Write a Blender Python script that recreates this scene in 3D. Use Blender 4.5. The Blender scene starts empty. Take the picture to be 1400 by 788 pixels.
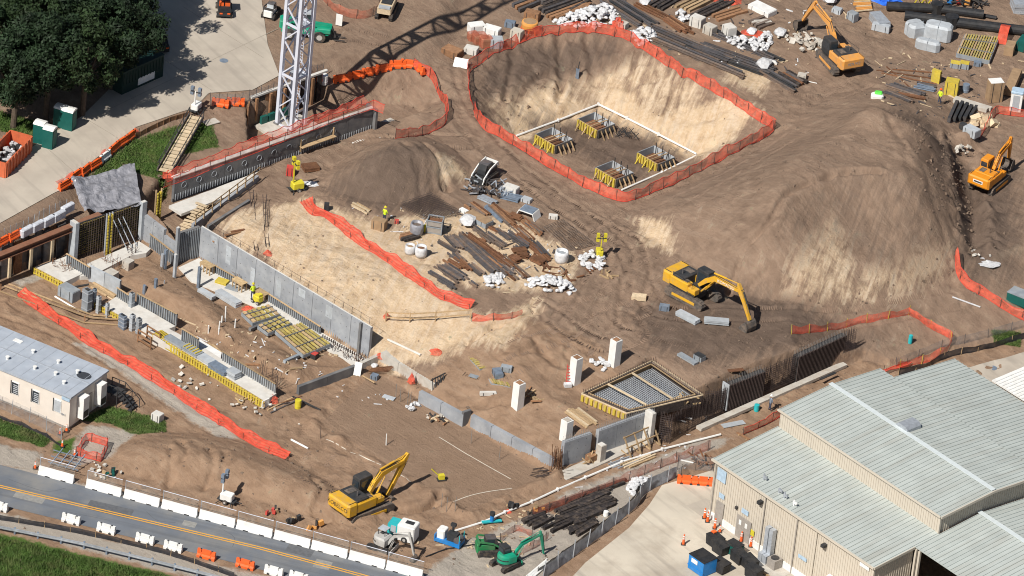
import bpy, bmesh, math, random
import numpy as np
from mathutils import Vector, Matrix
random.seed(7); rng = np.random.default_rng(7)
R = math.radians
S = bpy.context.scene
COL = S.collection
# ---------------------------------------------------------------- camera
F, D, PITCH, ROLL = 8400.0, 600.0, R(30.8), R(6.1)
cp, sp = math.cos(PITCH), math.sin(PITCH)
CAM = np.array([0, -D * cp, D * sp])
r0 = np.array([1., 0, 0]); u0 = np.array([0, sp, cp]); FWD = np.array([0, cp, -sp])
RT = math.cos(ROLL) * r0 + math.sin(ROLL) * u0
UP = -math.sin(ROLL) * r0 + math.cos(ROLL) * u0
cd = bpy.data.cameras.new('camera'); cam = bpy.data.objects.new('camera', cd); COL.objects.link(cam)
cd.sensor_width = 36; cd.lens = 36 * F / 1400; cd.clip_start = 5; cd.clip_end = 9000
cam.matrix_world = Matrix(((RT[0], UP[0], -FWD[0], CAM[0]), (RT[1], UP[1], -FWD[1], CAM[1]), (RT[2], UP[2], -FWD[2], CAM[2]), (0, 0, 0, 1)))
S.camera = cam
# ---------------------------------------------------------------- light
AZ, EL = R(55), R(47)
sd = bpy.data.lights.new('sun', 'SUN'); sun = bpy.data.objects.new('sun', sd); COL.objects.link(sun)
sd.energy = 5.0; sd.angle = R(0.5); sd.color = (1, .955, .88)
sun.rotation_euler = Vector((math.cos(AZ) * math.cos(EL), math.sin(AZ) * math.cos(EL), -math.sin(EL))).to_track_quat('-Z', 'Y').to_euler()
W = bpy.data.worlds.new('World'); S.world = W; W.use_nodes = True
sk = W.node_tree.nodes.new('ShaderNodeTexSky'); sk.sky_type = 'NISHITA'; sk.sun_disc = False
sk.sun_elevation = EL; sk.sun_rotation = R(-145)
bgn = W.node_tree.nodes['Background']; bgn.inputs['Strength'].default_value = 0.05
W.node_tree.links.new(sk.outputs[0], bgn.inputs[0])
S.view_settings.view_transform = 'Standard'; S.view_settings.look = 'None'; S.view_settings.gamma = 1
S.view_settings.exposure = 0.1
S.cycles.filter_width = 1.05; S.cycles.max_bounces = 6; S.cycles.transparent_max_bounces = 12; S.cycles.diffuse_bounces = 3
# ---------------------------------------------------------------- photo pixel -> place on the site
def ray(px, py):
    d = FWD + (px - 700) / F * RT + (394 - py) / F * UP
    return d / np.linalg.norm(d)
def P(px, py, z=0.0):
    d = ray(px, py); t = (z - CAM[2]) / d[2]; return CAM + t * d
def PW(pts, z=0.0): return np.array([P(a, b, z)[:2] for a, b in pts])
# ---------------------------------------------------------------- terrain height
ST = 0.2
X0, X1, Y0, Y1 = -64., 64., -62., 74.
gx = np.arange(X0, X1 + ST / 2, ST); gy = np.arange(Y0, Y1 + ST / 2, ST)
GX, GY = np.meshgrid(gx, gy)
def dline(pts, X, Y, closed=False):
    d = np.full(X.shape, 1e9); n = len(pts)
    for i in range(n if closed else n - 1):
        a = pts[i]; b = pts[(i + 1) % n]; e = b - a
        t = np.clip(((X - a[0]) * e[0] + (Y - a[1]) * e[1]) / (e @ e + 1e-9), 0, 1)
        d = np.minimum(d, (X - a[0] - t * e[0]) ** 2 + (Y - a[1] - t * e[1]) ** 2)
    return np.sqrt(d)
def inside(pts, X, Y):
    c = np.zeros(X.shape, bool); n = len(pts)
    for i in range(n):
        a = pts[i]; b = pts[(i + 1) % n]
        if a[1] == b[1]: continue
        m = ((a[1] > Y) != (b[1] > Y)) & (X < (b[0] - a[0]) * (Y - a[1]) / (b[1] - a[1]) + a[0])
        c ^= m
    return c
def sdf(pts, X, Y):
    d = dline(pts, X, Y, True); return np.where(inside(pts, X, Y), -d, d)
def vnoise(X, Y, sc, seed):
    r = np.random.default_rng(seed).random((64, 64)); x = X / sc; y = Y / sc
    xi = np.floor(x).astype(int); yi = np.floor(y).astype(int); fx = x - xi; fy = y - yi
    fx = fx * fx * (3 - 2 * fx); fy = fy * fy * (3 - 2 * fy)
    g = lambda a, b: r[a % 64, b % 64]
    return (g(xi, yi) * (1 - fx) + g(xi + 1, yi) * fx) * (1 - fy) + (g(xi, yi + 1) * (1 - fx) + g(xi + 1, yi + 1) * fx) * fy - .5
def fbm(X, Y, sc, seed, o=4):
    return sum(vnoise(X + 17 * k, Y - 11 * k, sc / 2 ** k, seed + k) / 2 ** k for k in range(o))
def sst(t): t = np.clip(t, 0, 1); return t * t * (3 - 2 * t)
LOWZ, UPZ = -3.3, 1.0
WLINE = [(-80, 416), (25, 372), (92, 346), (106, 354), (193, 325), (239, 361), (271, 352), (503, 492), (519, 498), (592, 542), (574, 552), (641, 583), (756, 647), (768, 640), (893, 594), (1000, 548), (1180, 492), (1215, 500)]
LOWP = PW(WLINE + [(1500, 440), (2100, 900), (700, 1500), (-900, 1100), (-900, 500)], LOWZ)
UPP = PW([(-300, 465), (0, 332), (88, 280), (102, 248), (190, 182), (262, 156), (284, 140), (345, 138), (430, 103), (470, 97), (545, 80), (600, 60), (640, -40), (700, -260), (-500, -260)], UPZ)
BAYP = PW([(338, 176), (350, 172), (440, 134), (480, 150), (470, 178), (402, 207), (340, 215)], -2)
HOLP = PW([(476, 152), (520, 142), (562, 144), (578, 154), (568, 166), (520, 174)], -2.7)
PFL = PW([(820, 143), (953, 213), (850, 264), (828, 272), (700, 196), (704, 186)], -4)
PRIM = PW([(652, 80), (700, 56), (770, 44), (845, 44), (905, 76), (975, 118), (1052, 175), (1040, 190), (960, 235), (852, 275), (770, 240), (690, 192), (648, 150), (643, 100)], 0)
M1B = PW([(436, 250), (470, 266), (520, 278), (572, 280), (604, 262), (640, 245), (645, 228), (620, 205), (570, 183), (500, 192), (462, 215)], 0)
M1T = PW([(517, 213), (548, 202), (582, 208)], 3.0)
M2B = PW([(862, 296), (885, 318), (925, 345), (1010, 402), (1100, 415), (1200, 403), (1308, 372), (1330, 340), (1332, 285), (1328, 225), (1338, 185), (1290, 140), (1210, 118), (1130, 130), (1060, 190), (960, 245), (890, 272)], 0)
M2T = PW([(1052, 305), (1078, 278), (1150, 257), (1206, 260), (1238, 268), (1256, 240), (1244, 196), (1196, 176), (1140, 196), (1085, 240)], 4.6)
M3B = PW([(146, 626), (186, 590), (300, 594), (380, 624), (448, 660), (520, 690), (515, 720), (440, 712), (330, 676), (230, 658), (150, 644)], LOWZ)
M3T = PW([(205, 612), (300, 622), (400, 652), (470, 690)], -1.6)
M4B = PW([(166, 382), (210, 364), (258, 384), (318, 436), (372, 470), (420, 498), (472, 504), (405, 524), (330, 482), (240, 428)], LOWZ)
M4T = PW([(206, 386), (262, 416), (320, 462), (398, 506)], -2.2)
RUTS = [[(600, 60), (612, 120), (650, 180), (720, 245), (800, 300), (860, 330)], [(1060, 205), (960, 250), (880, 285), (830, 320), (790, 370), (740, 430)],
        [(860, 330), (900, 420), (1000, 430), (1150, 425), (1300, 395)], [(800, 300), (850, 350), (830, 420), (790, 480), (820, 440), (880, 420)],
        [(740, 420), (780, 450), (830, 470), (870, 455), (850, 430)], [(600, 40), (560, 70), (470, 60), (430, 70)], [(690, 480), (760, 440), (850, 400)], [(705, 475), (770, 455), (800, 420), (830, 350)],
        [(640, 195), (560, 190), (500, 190), (420, 230)], [(0, 420), (120, 470), (260, 560), (390, 650)], [(30, 415), (150, 480), (290, 575)], [(1060, 300), (960, 320), (880, 360), (860, 440)]]
SCARPS = [([(1005, 350), (1018, 322), (1050, 306), (1075, 280), (1110, 268), (1150, 257), (1200, 258)], 4.5, .6), ([(1205, 258), (1210, 280), (1225, 320), (1232, 350)], 3.5, .12), ([(1240, 212), (1262, 240), (1275, 270), (1300, 300), (1315, 330)], 4.5, .16), ([(1225, 205), (1235, 225), (1245, 260)], 5, .14), ([(1212, 172), (1225, 190), (1240, 214)], 5.5, .3),
          ([(232, 612), (236, 640), (228, 655)], -2, .3), ([(250, 600), (256, 620), (250, 628)], -2, .45), ([(285, 612), (292, 635), (280, 655)], -2, .3), ([(308, 618), (305, 645)], -2, .3), ([(430, 650), (440, 668), (432, 690), (445, 700)], -2.2, .4), ([(445, 652), (470, 655), (490, 650)], -2.2, .3), ([(535, 700), (560, 700), (590, 688), (600, 675)], -3.2, .5),
          ([(700, 60), (700, 90), (690, 130)], -1, .3), ([(760, 60), (770, 95), (765, 120)], -1.5, .35), ([(800, 60), (815, 100)], -1.5, .3), ([(870, 80), (860, 120), (850, 150)], -2, .3), ([(930, 120), (915, 150), (905, 175)], -2, .3), ([(722, 120), (745, 105), (770, 112)], -2, .3), ([(580, 195), (596, 215), (612, 238)], 2, .5), ([(550, 205), (570, 235), (580, 270)], 1.5, .25),
          ([(640, 470), (690, 448), (740, 430)], -.5, .35), ([(730, 470), (760, 500), (800, 495)], -.6, .25), ([(1010, 400), (1060, 385), (1090, 395)], .3, .3), ([(1060, 180), (1000, 215), (940, 250)], 0, .15), ([(470, 120), (500, 112), (540, 105)], -.5, .3), ([(560, 520), (620, 550), (690, 560)], -2, .2)]
def dd(pts, n=5):
    pts = np.array(pts, float); o = []
    for i in range(len(pts) - 1):
        p0 = pts[max(i - 1, 0)]; p1 = pts[i]; p2 = pts[i + 1]; p3 = pts[min(i + 2, len(pts) - 1)]
        for k in range(n):
            t = k / n; o.append(.5 * (2 * p1 + (p2 - p0) * t + (2 * p0 - 5 * p1 + 4 * p2 - p3) * t * t + (3 * p1 - p0 - 3 * p2 + p3) * t ** 3))
    o.append(pts[-1]); return np.array(o)
FLATP = [PW([(-60, 620), (0, 634), (560, 784), (700, 830), (500, 900), (0, 700), (-60, 690)], LOWZ), PW([(975, 600), (880, 655), (820, 720), (740, 800), (900, 1100), (1500, 1100), (1500, 500)], LOWZ)]
FLOORP = PW([(512, 508), (750, 650), (705, 668), (640, 700), (575, 660), (440, 578)], LOWZ)
def terrain(X, Y, fine=True):
    n1 = fbm(X, Y, 6, 3); n2 = fbm(X, Y, 1.6, 9); n3 = fbm(X, Y, 14, 21)
    h = n3 * .35 + n1 * .22
    du = sdf(UPP, X, Y)
    h = h + (UPZ - h) * sst(.5 - du / 3.0)
    w1 = dline(PW([(503, 492), (584, 547), (641, 581), (758, 648)], LOWZ), X, Y)
    h = np.minimum(h, -2.35 + .27 * w1 + n1 * .4)
    w2 = dline(PW([(1215, 505), (1420, 455), (1500, 440)], LOWZ), X, Y)
    h = np.minimum(h, -3.0 + .3 * w2 + n1 * .3)
    w3 = dline(PW([(768, 640), (893, 594)], LOWZ), X, Y); h = np.minimum(h, -.9 + .12 * w3 + .1 * n1)
    w4 = dline(PW([(271, 352), (503, 492)], LOWZ), X, Y); h = np.minimum(h, -.95 + .2 * w4 + .25 * n1)
    w5 = dline(PW([(795, 540), (857, 567), (885, 555)], -1.2), X, Y); h = np.minimum(h, -1.25 + .16 * w5 + .08 * n1)
    h = np.minimum(h, -1.5 + 3 * np.maximum(sdf(PW([(797, 541), (892, 497), (960, 543), (857, 567)], -.6), X, Y), 0))
    h = h + (-.7 - h) * sst(1 - (dline(PW([(330, 262), (430, 222), (525, 180)], -1), X, Y) - 1.5) / 3.)
    gap = PW([(196, 300), (222, 268), (350, 250), (270, 335), (240, 345)], -2.4); h = h + (-2.4 - h) * sst(.5 - sdf(gap, X, Y) / .8)
    dh = sdf(HOLP, X, Y); h = np.minimum(h, -2.7 + .85 * np.maximum(dh, 0) + .5 * n1 * (dh > 0))
    db = sdf(BAYP, X, Y); h = np.minimum(h, -2 + 9 * np.maximum(db, 0))
    a = np.maximum(sdf(PFL, X, Y), 0); b = np.maximum(-sdf(PRIM, X, Y), 0); t = a / (a + b + 1e-6)
    gul = fbm(X * .5, Y * 1.2, 1.5, 31) * .5 * np.sin(np.clip(t, 0, 1) * 3.14)
    pit = -4 + 4 * (t ** .85) + gul * (t < 1) + n2 * .1
    h = np.where(b > 0, np.minimum(h, pit), h)
    def mound(h, base, top, zt, pw=1., closed=False, nz=.5, zb=0):
        bb = np.maximum(-sdf(base, X, Y), 0); tt = np.maximum(sdf(top, X, Y), 0) if closed else dline(top, X, Y)
        t = bb / (bb + tt + 1e-6); return np.where(bb > 0, np.maximum(h, h + (zt - zb) * t ** pw + nz * n1 * np.sin(np.clip(t, 0, 1) * 3.14)), h)
    h = mound(h, M1B, M1T, 3.3, .95, nz=.45)
    h = mound(h, M2B, M2T, 5.7, 1.0, True, nz=.35)
    m2 = np.clip(-sdf(M2B, X, Y) / 6, 0, 1)
    for (px, py, z, amp, rad) in [(1192, 160, 5.5, 2.0, 2.6), (1262, 182, 5, 2.0, 2.4), (1222, 215, 5, .9, 2.0), (1060, 285, 4, .6, 2.5), (1180, 250, 5, .6, 2.2), (1100, 250, 4, .7, 5), (1250, 270, 4, 1.0, 4)]:
        c = P(px, py, z); h = h + amp * np.exp(-((X - c[0]) ** 2 + (Y - c[1]) ** 2) / rad ** 2) * m2
    h = h + m2 * (np.abs(n1) * -.35 + fbm(X * .6 + Y * .4, Y * .6 - X * .3, 3.2, 77) * .28 + fbm(X, Y, .9, 78, 3) * .14)
    tr = dline(dd(PW([(1312, 205), (1316, 240), (1325, 290), (1330, 330)], .3)), X, Y); h = h - .6 * np.exp(-(tr / 1.1) ** 2) + .6 * np.exp(-((tr - 2.0) / .8) ** 2) * (.5 + 2 * n2)
    dl = sdf(LOWP, X, Y)
    low = LOWZ + n1 * .12 + n2 * .05
    low = mound(low, M3B, M3T, -1.7, .9, nz=.2, zb=LOWZ)
    low = mound(low, M4B, M4T, -2.2, .7, nz=.5, zb=LOWZ)
    low = low - .6 * np.exp(-(dline(dd(PW([(528, 690), (560, 698), (600, 688)], LOWZ)), X, Y) / .45) ** 2)
    fd = sdf(FLOORP, X, Y); low = low + (.28 + .4 * n2) * np.exp(-((fd - .8) / .55) ** 2)
    ff = sst(.5 - (fd + .1) / .5); low = low + (LOWZ - low) * ff * .9
    for f in FLATP: ff = sst(.5 - (sdf(f, X, Y) - 1.2) / 2.); low = low + (LOWZ - low) * ff
    h = h + (low - h) * sst(.5 - (dl - .2) / .3)
    soft = np.where(du < 1.5, 0., 1.)
    for f in FLATP: soft = soft * sst((sdf(f, X, Y) - .3) / 2)
    soft = soft * (1 - .85 * sst(.5 - sdf(FLOORP, X, Y) / 1.5)) * sst(np.abs(du) / 2)
    h = h + soft * n2 * .17
    cl = np.clip(fbm(X, Y, 9, 91) * 2.2 + .35, 0, 1)
    h = h + soft * cl * (.10 * (np.abs(fbm(X, Y, 1.1, 61, 3)) * 2 - .5) + .10 * fbm(X, Y, .55, 67, 2))
    for (pts, z, amp) in SCARPS:
        c_ = dd(PW(pts, z)); d = dline(c_, X, Y) + fbm(X, Y, 1.5, 71) * .5; h = h - amp * np.exp(-(d / .38) ** 2) + amp * .35 * np.exp(-((d - .7) / .4) ** 2)
    if fine:
        wig = fbm(X, Y, 5, 55) * 1.2
        for i, r in enumerate(RUTS):
            z = LOWZ if i in (9, 10) else 0
            d = dline(dd(PW(r, z)), X, Y) + wig * .25
            h = h + soft * (-.11 * np.exp(-((d - 1.15) / .24) ** 2) + .07 * np.exp(-((d - 1.6) / .22) ** 2) + .05 * np.exp(-((d - .7) / .22) ** 2))
    return h
HG = terrain(GX, GY)
def blur(a, k, n=3):
    for _ in range(n):
        for ax in (0, 1):
            p = np.pad(a, [(k, k) if i == ax else (0, 0) for i in (0, 1)], mode='edge'); c = np.cumsum(p, axis=ax); c = np.concatenate([np.zeros_like(np.take(c, [0], axis=ax)), c], axis=ax); w = 2 * k + 1
            a = (np.take(c, range(w, c.shape[ax]), axis=ax) - np.take(c, range(0, c.shape[ax] - w), axis=ax)) / w
    return a
mk = np.zeros(GX.shape)
for b_ in (M2B, M1B, M3B): mk = np.maximum(mk, sst(-(sdf(b_, GX, GY) - .4) / 1.6))
mk *= sst((dline(dd(PW([(1312, 205), (1316, 240), (1325, 290), (1330, 330)], .3)), GX, GY) - 1.5) / 2)
mk *= (sdf(LOWP, GX, GY) > 1) | (sdf(LOWP, GX, GY) < -1)
HG = HG + (blur(HG, 4) - HG) * mk
HG += mk * (.10 * fbm(GX, GY, .7, 201, 2) + .10 * fbm(GX, GY, 2.2, 203, 3))
for (pts, z, amp) in SCARPS:
    d = dline(dd(PW(pts, z)), GX, GY) + fbm(GX, GY, 1.5, 71) * .5; HG -= mk * amp * .7 * (np.exp(-(d / .3) ** 2) - .3 * np.exp(-((d - .65) / .35) ** 2))
def H(x, y):
    fx = min(max((x - X0) / ST, 0), len(gx) - 1.001); fy = min(max((y - Y0) / ST, 0), len(gy) - 1.001)
    i = int(fx); j = int(fy); a = fx - i; b = fy - j
    return float((HG[j, i] * (1 - a) + HG[j, i + 1] * a) * (1 - b) + (HG[j + 1, i] * (1 - a) + HG[j + 1, i + 1] * a) * b)
def G(px, py):
    d = ray(px, py); z = np.arange(9, -6.5, -.05); t = (z - CAM[2]) / d[2]
    X = CAM[0] + t * d[0]; Y = CAM[1] + t * d[1]
    i = np.clip(((X - X0) / ST).round().astype(int), 0, len(gx) - 1); j = np.clip(((Y - Y0) / ST).round().astype(int), 0, len(gy) - 1)
    m = HG[j, i] >= z; k = int(np.argmax(m)) if m.any() else len(z) - 1
    x, y = X[k], Y[k]
    return np.array([x, y, H(x, y)])
def yawpx(p, q, z=0.0):
    a = P(*p, z); b = P(*q, z); return math.atan2(b[1] - a[1], b[0] - a[0])
# ---------------------------------------------------------------- materials
MT = {}
def mat(name, rgb, rough=.8, metal=0., var=.15, sc=3., bump=0., bsc=20., dirt=None, dsc=.8, damt=.5, spec=.3, rnd=.0, alpha=None, smear=None):
    m = bpy.data.materials.new(name); m.use_nodes = True; nt = m.node_tree; N = nt.nodes; L = nt.links
    b = N['Principled BSDF']; b.inputs['Roughness'].default_value = rough; b.inputs['Metallic'].default_value = metal
    b.inputs['Specular IOR Level'].default_value = spec
    tc = N.new('ShaderNodeTexCoord'); geo = N.new('ShaderNodeNewGeometry')
    no = N.new('ShaderNodeTexNoise'); no.inputs['Scale'].default_value = sc; no.inputs['Detail'].default_value = 5
    L.new(geo.outputs['Position'], no.inputs['Vector'])
    mx = N.new('ShaderNodeMix'); mx.data_type = 'RGBA'
    lo = [c * (1 - var) for c in rgb]; hi = [min(1, c * (1 + var)) for c in rgb]
    mx.inputs[6].default_value = (*lo, 1); mx.inputs[7].default_value = (*hi, 1)
    rp = N.new('ShaderNodeMapRange'); rp.inputs[1].default_value = .3; rp.inputs[2].default_value = .7
    L.new(no.outputs['Fac'], rp.inputs[0]); L.new(rp.outputs[0], mx.inputs[0]); out = mx.outputs[2]
    if dirt:
        n2 = N.new('ShaderNodeTexNoise'); n2.inputs['Scale'].default_value = dsc; n2.inputs['Detail'].default_value = 6; n2.inputs['Roughness'].default_value = .65
        L.new(geo.outputs['Position'], n2.inputs['Vector'])
        r2 = N.new('ShaderNodeMapRange'); r2.inputs[1].default_value = .45; r2.inputs[2].default_value = .7; r2.inputs[4].default_value = damt
        L.new(n2.outputs['Fac'], r2.inputs[0])
        m2 = N.new('ShaderNodeMix'); m2.data_type = 'RGBA'; L.new(r2.outputs[0], m2.inputs[0]); L.new(out, m2.inputs[6]); m2.inputs[7].default_value = (*dirt, 1); out = m2.outputs[2]
    if smear:
        mp = N.new('ShaderNodeMapping'); mp.vector_type = 'TEXTURE'; mp.inputs['Rotation'].default_value = (0, 0, smear[1]); mp.inputs['Scale'].default_value = [1 / q for q in smear[0]]; n5 = N.new('ShaderNodeTexNoise'); n5.inputs['Scale'].default_value = 1; n5.inputs['Detail'].default_value = 6
        L.new(geo.outputs['Position'], mp.inputs['Vector']); L.new(mp.outputs[0], n5.inputs['Vector']); r5 = N.new('ShaderNodeMapRange'); r5.inputs[1].default_value = .5; r5.inputs[2].default_value = .72; r5.inputs[4].default_value = smear[3]; L.new(n5.outputs['Fac'], r5.inputs[0])
        m5 = N.new('ShaderNodeMix'); m5.data_type = 'RGBA'; L.new(r5.outputs[0], m5.inputs[0]); L.new(out, m5.inputs[6]); m5.inputs[7].default_value = (*smear[2], 1); out = m5.outputs[2]
    if rnd:
        oi = N.new('ShaderNodeObjectInfo'); hs = N.new('ShaderNodeHueSaturation'); r3 = N.new('ShaderNodeMapRange')
        r3.inputs[3].default_value = 1 - rnd; r3.inputs[4].default_value = 1 + rnd
        L.new(oi.outputs['Random'], r3.inputs[0]); L.new(r3.outputs[0], hs.inputs['Value']); L.new(out, hs.inputs['Color']); out = hs.outputs[0]
    L.new(out, b.inputs['Base Color'])
    if bump:
        n4 = N.new('ShaderNodeTexNoise'); n4.inputs['Scale'].default_value = bsc; n4.inputs['Detail'].default_value = 4
        L.new(geo.outputs['Position'], n4.inputs['Vector'])
        bp = N.new('ShaderNodeBump'); bp.inputs['Distance'].default_value = bump; L.new(n4.outputs['Fac'], bp.inputs['Height']); L.new(bp.outputs[0], b.inputs['Normal'])
    if alpha is not None: b.inputs['Alpha'].default_value = alpha
    MT[name] = m; return m
DUST = (.30, .22, .16)
mat('concrete', (.50, .47, .42), .9, var=.12, sc=1.5, bump=.01, dirt=(.36, .28, .21), damt=.6)
mat('concrete_new', (.62, .60, .56), .85, var=.08, sc=2, dirt=(.42, .35, .28), damt=.35)
mat('concrete_wall', (.29, .305, .33), .85, var=.13, sc=.7, dirt=(.45, .46, .47), dsc=.9, damt=.5)
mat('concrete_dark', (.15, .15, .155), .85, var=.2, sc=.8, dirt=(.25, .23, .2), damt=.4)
mat('panel_grey', (.27, .30, .33), .6, var=.15, sc=2, dirt=(.4, .39, .36), damt=.4, rnd=.12)
mat('panel_light', (.42, .45, .48), .6, var=.12, sc=2, dirt=(.3, .3, .3), damt=.4, rnd=.1)
mat('slat_yellow', (.42, .33, .09), .75, var=.3, sc=3, dirt=(.3, .27, .22), dsc=1.5, damt=.6, rnd=.15)
mat('form_yellow', (.56, .43, .055), .6, var=.15, sc=4, dirt=(.3, .25, .12), dsc=2, damt=.5, rnd=.08)
mat('plywood', (.46, .33, .18), .8, var=.2, sc=4, dirt=(.3, .2, .12), damt=.4, rnd=.15)
mat('timber', (.40, .28, .16), .85, var=.2, sc=5, rnd=.25)
mat('timber_pale', (.58, .46, .31), .85, var=.15, sc=5, rnd=.15)
mat('timber_dark', (.035, .03, .03), .85, var=.3, sc=4, dirt=(.16, .12, .09), dsc=2, damt=.6, rnd=.3)
mat('rust', (.16, .075, .04), .85, var=.35, sc=5, dirt=(.26, .13, .06), damt=.5, rnd=.3)
mat('rebar', (.075, .055, .05), .8, var=.3, sc=6, rnd=.2)
mat('rebar_light', (.22, .21, .20), .7, var=.3, sc=6)
mat('steel_dark', (.10, .095, .10), .7, metal=.2, var=.25, sc=3, dirt=(.18, .12, .08), dsc=1.2, damt=.6, rnd=.25)
mat('steel_brown', (.16, .125, .105), .8, var=.3, sc=3, dirt=(.24, .14, .08), dsc=1.2, damt=.6, rnd=.3)
mat('galvanised', (.45, .48, .52), .5, metal=.4, var=.15, sc=3, rnd=.1)
mat('steel_blue', (.22, .27, .34), .55, metal=.3, var=.2, sc=3)
mat('white_paint', (.78, .78, .76), .5, var=.06, sc=2, dirt=(.5, .45, .4), damt=.3)
mat('white_steel', (.62, .64, .72), .45, var=.06, sc=1, dirt=(.4, .4, .45), damt=.25)
mat('bag_white', (.58, .585, .60), .7, var=.2, sc=5, dirt=(.5, .47, .44), dsc=2.5, damt=.5, rnd=.12)
mat('black_plastic', (.022, .023, .026), .6, var=.3, sc=3, dirt=(.1, .085, .07), damt=.3)
mat('rubber', (.03, .03, .032), .85, var=.3, sc=6, dirt=(.2, .15, .11), dsc=2, damt=.7)
mat('track_steel', (.10, .088, .08), .75, var=.3, sc=5, dirt=(.26, .19, .14), dsc=2, damt=.8)
mat('glass', (.03, .04, .05), .12, var=.1, spec=.6)
mat('machine_yellow', (.68, .37, .025), .45, var=.06, sc=1.5, dirt=(.42, .30, .16), dsc=1.6, damt=.6)
mat('machine_amber', (.70, .32, .075), .45, var=.06, sc=1.5, dirt=(.45, .30, .18), dsc=1.6, damt=.6)
mat('machine_orange', (.74, .27, .015), .45, var=.06, sc=1.5, dirt=(.4, .25, .12), damt=.3)
mat('machine_green', (.01, .30, .18), .45, var=.1, sc=1.5, dirt=(.25, .22, .16), damt=.3)
mat('machine_dkgreen', (.02, .20, .07), .45, var=.1, sc=1.5, dirt=(.25, .22, .16), damt=.3)
mat('machine_grey', (.45, .44, .42), .5, var=.1, sc=2, dirt=(.3, .25, .2), damt=.4)
mat('machine_red', (.55, .06, .05), .5, var=.1, sc=2, dirt=(.3, .2, .15), damt=.3)
mat('charcoal', (.035, .037, .04), .6, var=.2, sc=3, dirt=(.15, .12, .1), damt=.35)
mat('blue_paint', (.015, .20, .55), .45, var=.1, sc=2, dirt=(.2, .2, .2), damt=.25)
mat('teal', (.03, .42, .45), .5, var=.1, sc=2)
mat('lime', (.12, .7, .08), .5)
mat('safety_yellow', (.62, .53, .04), .5, var=.1, sc=2)
mat('safety_orange', (.82, .13, .025), .55, var=.1, sc=3, dirt=(.5, .16, .08), damt=.35)
mat('toilet_green', (.012, .10, .085), .5, var=.1, sc=2)
mat('dumpster_orange', (.58, .14, .06), .55, var=.12, sc=2, dirt=(.3, .1, .06), dsc=1.3, damt=.5)
mat('shaded_green', (.008, .03, .027), .6, var=.1); mat('tarp', (.25, .25, .275), .32, var=.3, sc=1.5, bump=.12, bsc=2.5, spec=.5); mat('waler', (.20, .155, .05), .7, var=.4, sc=4, rnd=.3)  # container green is darkened, tree shade put into its colour
mat('blue_tarp', (.03, .14, .62), .5, var=.2, sc=3)
mat('brown_paint', (.22, .10, .06), .7, var=.15, sc=2, dirt=(.32, .2, .13), damt=.4)
mat('brown_tan', (.33, .22, .13), .8, var=.15, sc=2)
mat('skin', (.35, .2, .13), .6, var=.05)
mat('vest', (.62, .8, .04), .6, var=.05)
mat('trouser', (.05, .06, .1), .8, var=.1)
mat('siding', (.55, .495, .415), .6, var=.04, sc=1, dirt=(.52, .45, .36), dsc=.5, damt=.3)
mat('roofing', (.44, .475, .455), .6, metal=.0, var=.06, sc=.6, dirt=(.37, .40, .38), dsc=.45, damt=.6, rnd=.05, smear=((.1, 1.3, 1), R(44.2), (.34, .33, .29), .45))
mat('ridge_cap', (.58, .63, .64), .5, var=.05)
mat('door_grey', (.32, .29, .26), .6, var=.1)
mat('sign_blue', (.38, .50, .62), .6)
mat('trailer_wall', (.70, .64, .57), .6, var=.04, sc=1, dirt=(.55, .47, .4), damt=.25)
mat('trailer_roof', (.37, .41, .47), .6, var=.1, sc=.8, dirt=(.50, .53, .57), dsc=.9, damt=.4)
mat('stain', (.045, .05, .06), .7)
mat('road_yellow', (.72, .36, .05), .8, var=.12, sc=4)
mat('wood_brown', (.28, .15, .08), .85, var=.25, sc=3, rnd=.15)
mat('leaf', (.017, .034, .014), .7, var=.55, sc=.7, rnd=.1)
mat('leaf_b', (.024, .044, .015), .7, var=.5, sc=.7, rnd=.1); mat('bark', (.10, .075, .055), .9, var=.3, sc=4)
mat('stone', (.55, .52, .47), .9, var=.15, sc=4, rnd=.2)
def netmat(name, rgb, al):
    m = mat(name, rgb, .7, var=.25, sc=2.5); nt = m.node_tree; b = nt.nodes['Principled BSDF']
    geo = nt.nodes.new('ShaderNodeNewGeometry'); n = nt.nodes.new('ShaderNodeTexNoise'); n.inputs['Scale'].default_value = 1.3; n.inputs['Detail'].default_value = 3
    r = nt.nodes.new('ShaderNodeMapRange'); r.inputs[1].default_value = .3; r.inputs[2].default_value = .7; r.inputs[3].default_value = al - .15; r.inputs[4].default_value = min(1, al + .15)
    nt.links.new(geo.outputs['Position'], n.inputs['Vector']); nt.links.new(n.outputs['Fac'], r.inputs[0]); nt.links.new(r.outputs[0], b.inputs['Alpha'])
netmat('net_orange', (.72, .125, .07), .56); netmat('net_pale', (.70, .14, .09), .36); netmat('net_red', (.82, .125, .07), .56); netmat('net_faded', (.50, .15, .09), .5)
netmat('chain_link', (.30, .31, .32), .28); netmat('silt_black', (.03, .03, .035), .93); netmat('rebar_net', (.07, .055, .05), .8); netmat('clear_mesh', (.35, .33, .30), .22)
def brickmat(name, c1, c2, u, v):  # corrugation colour comes from geometry; kept for plain print
    return mat(name, c1)
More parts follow.
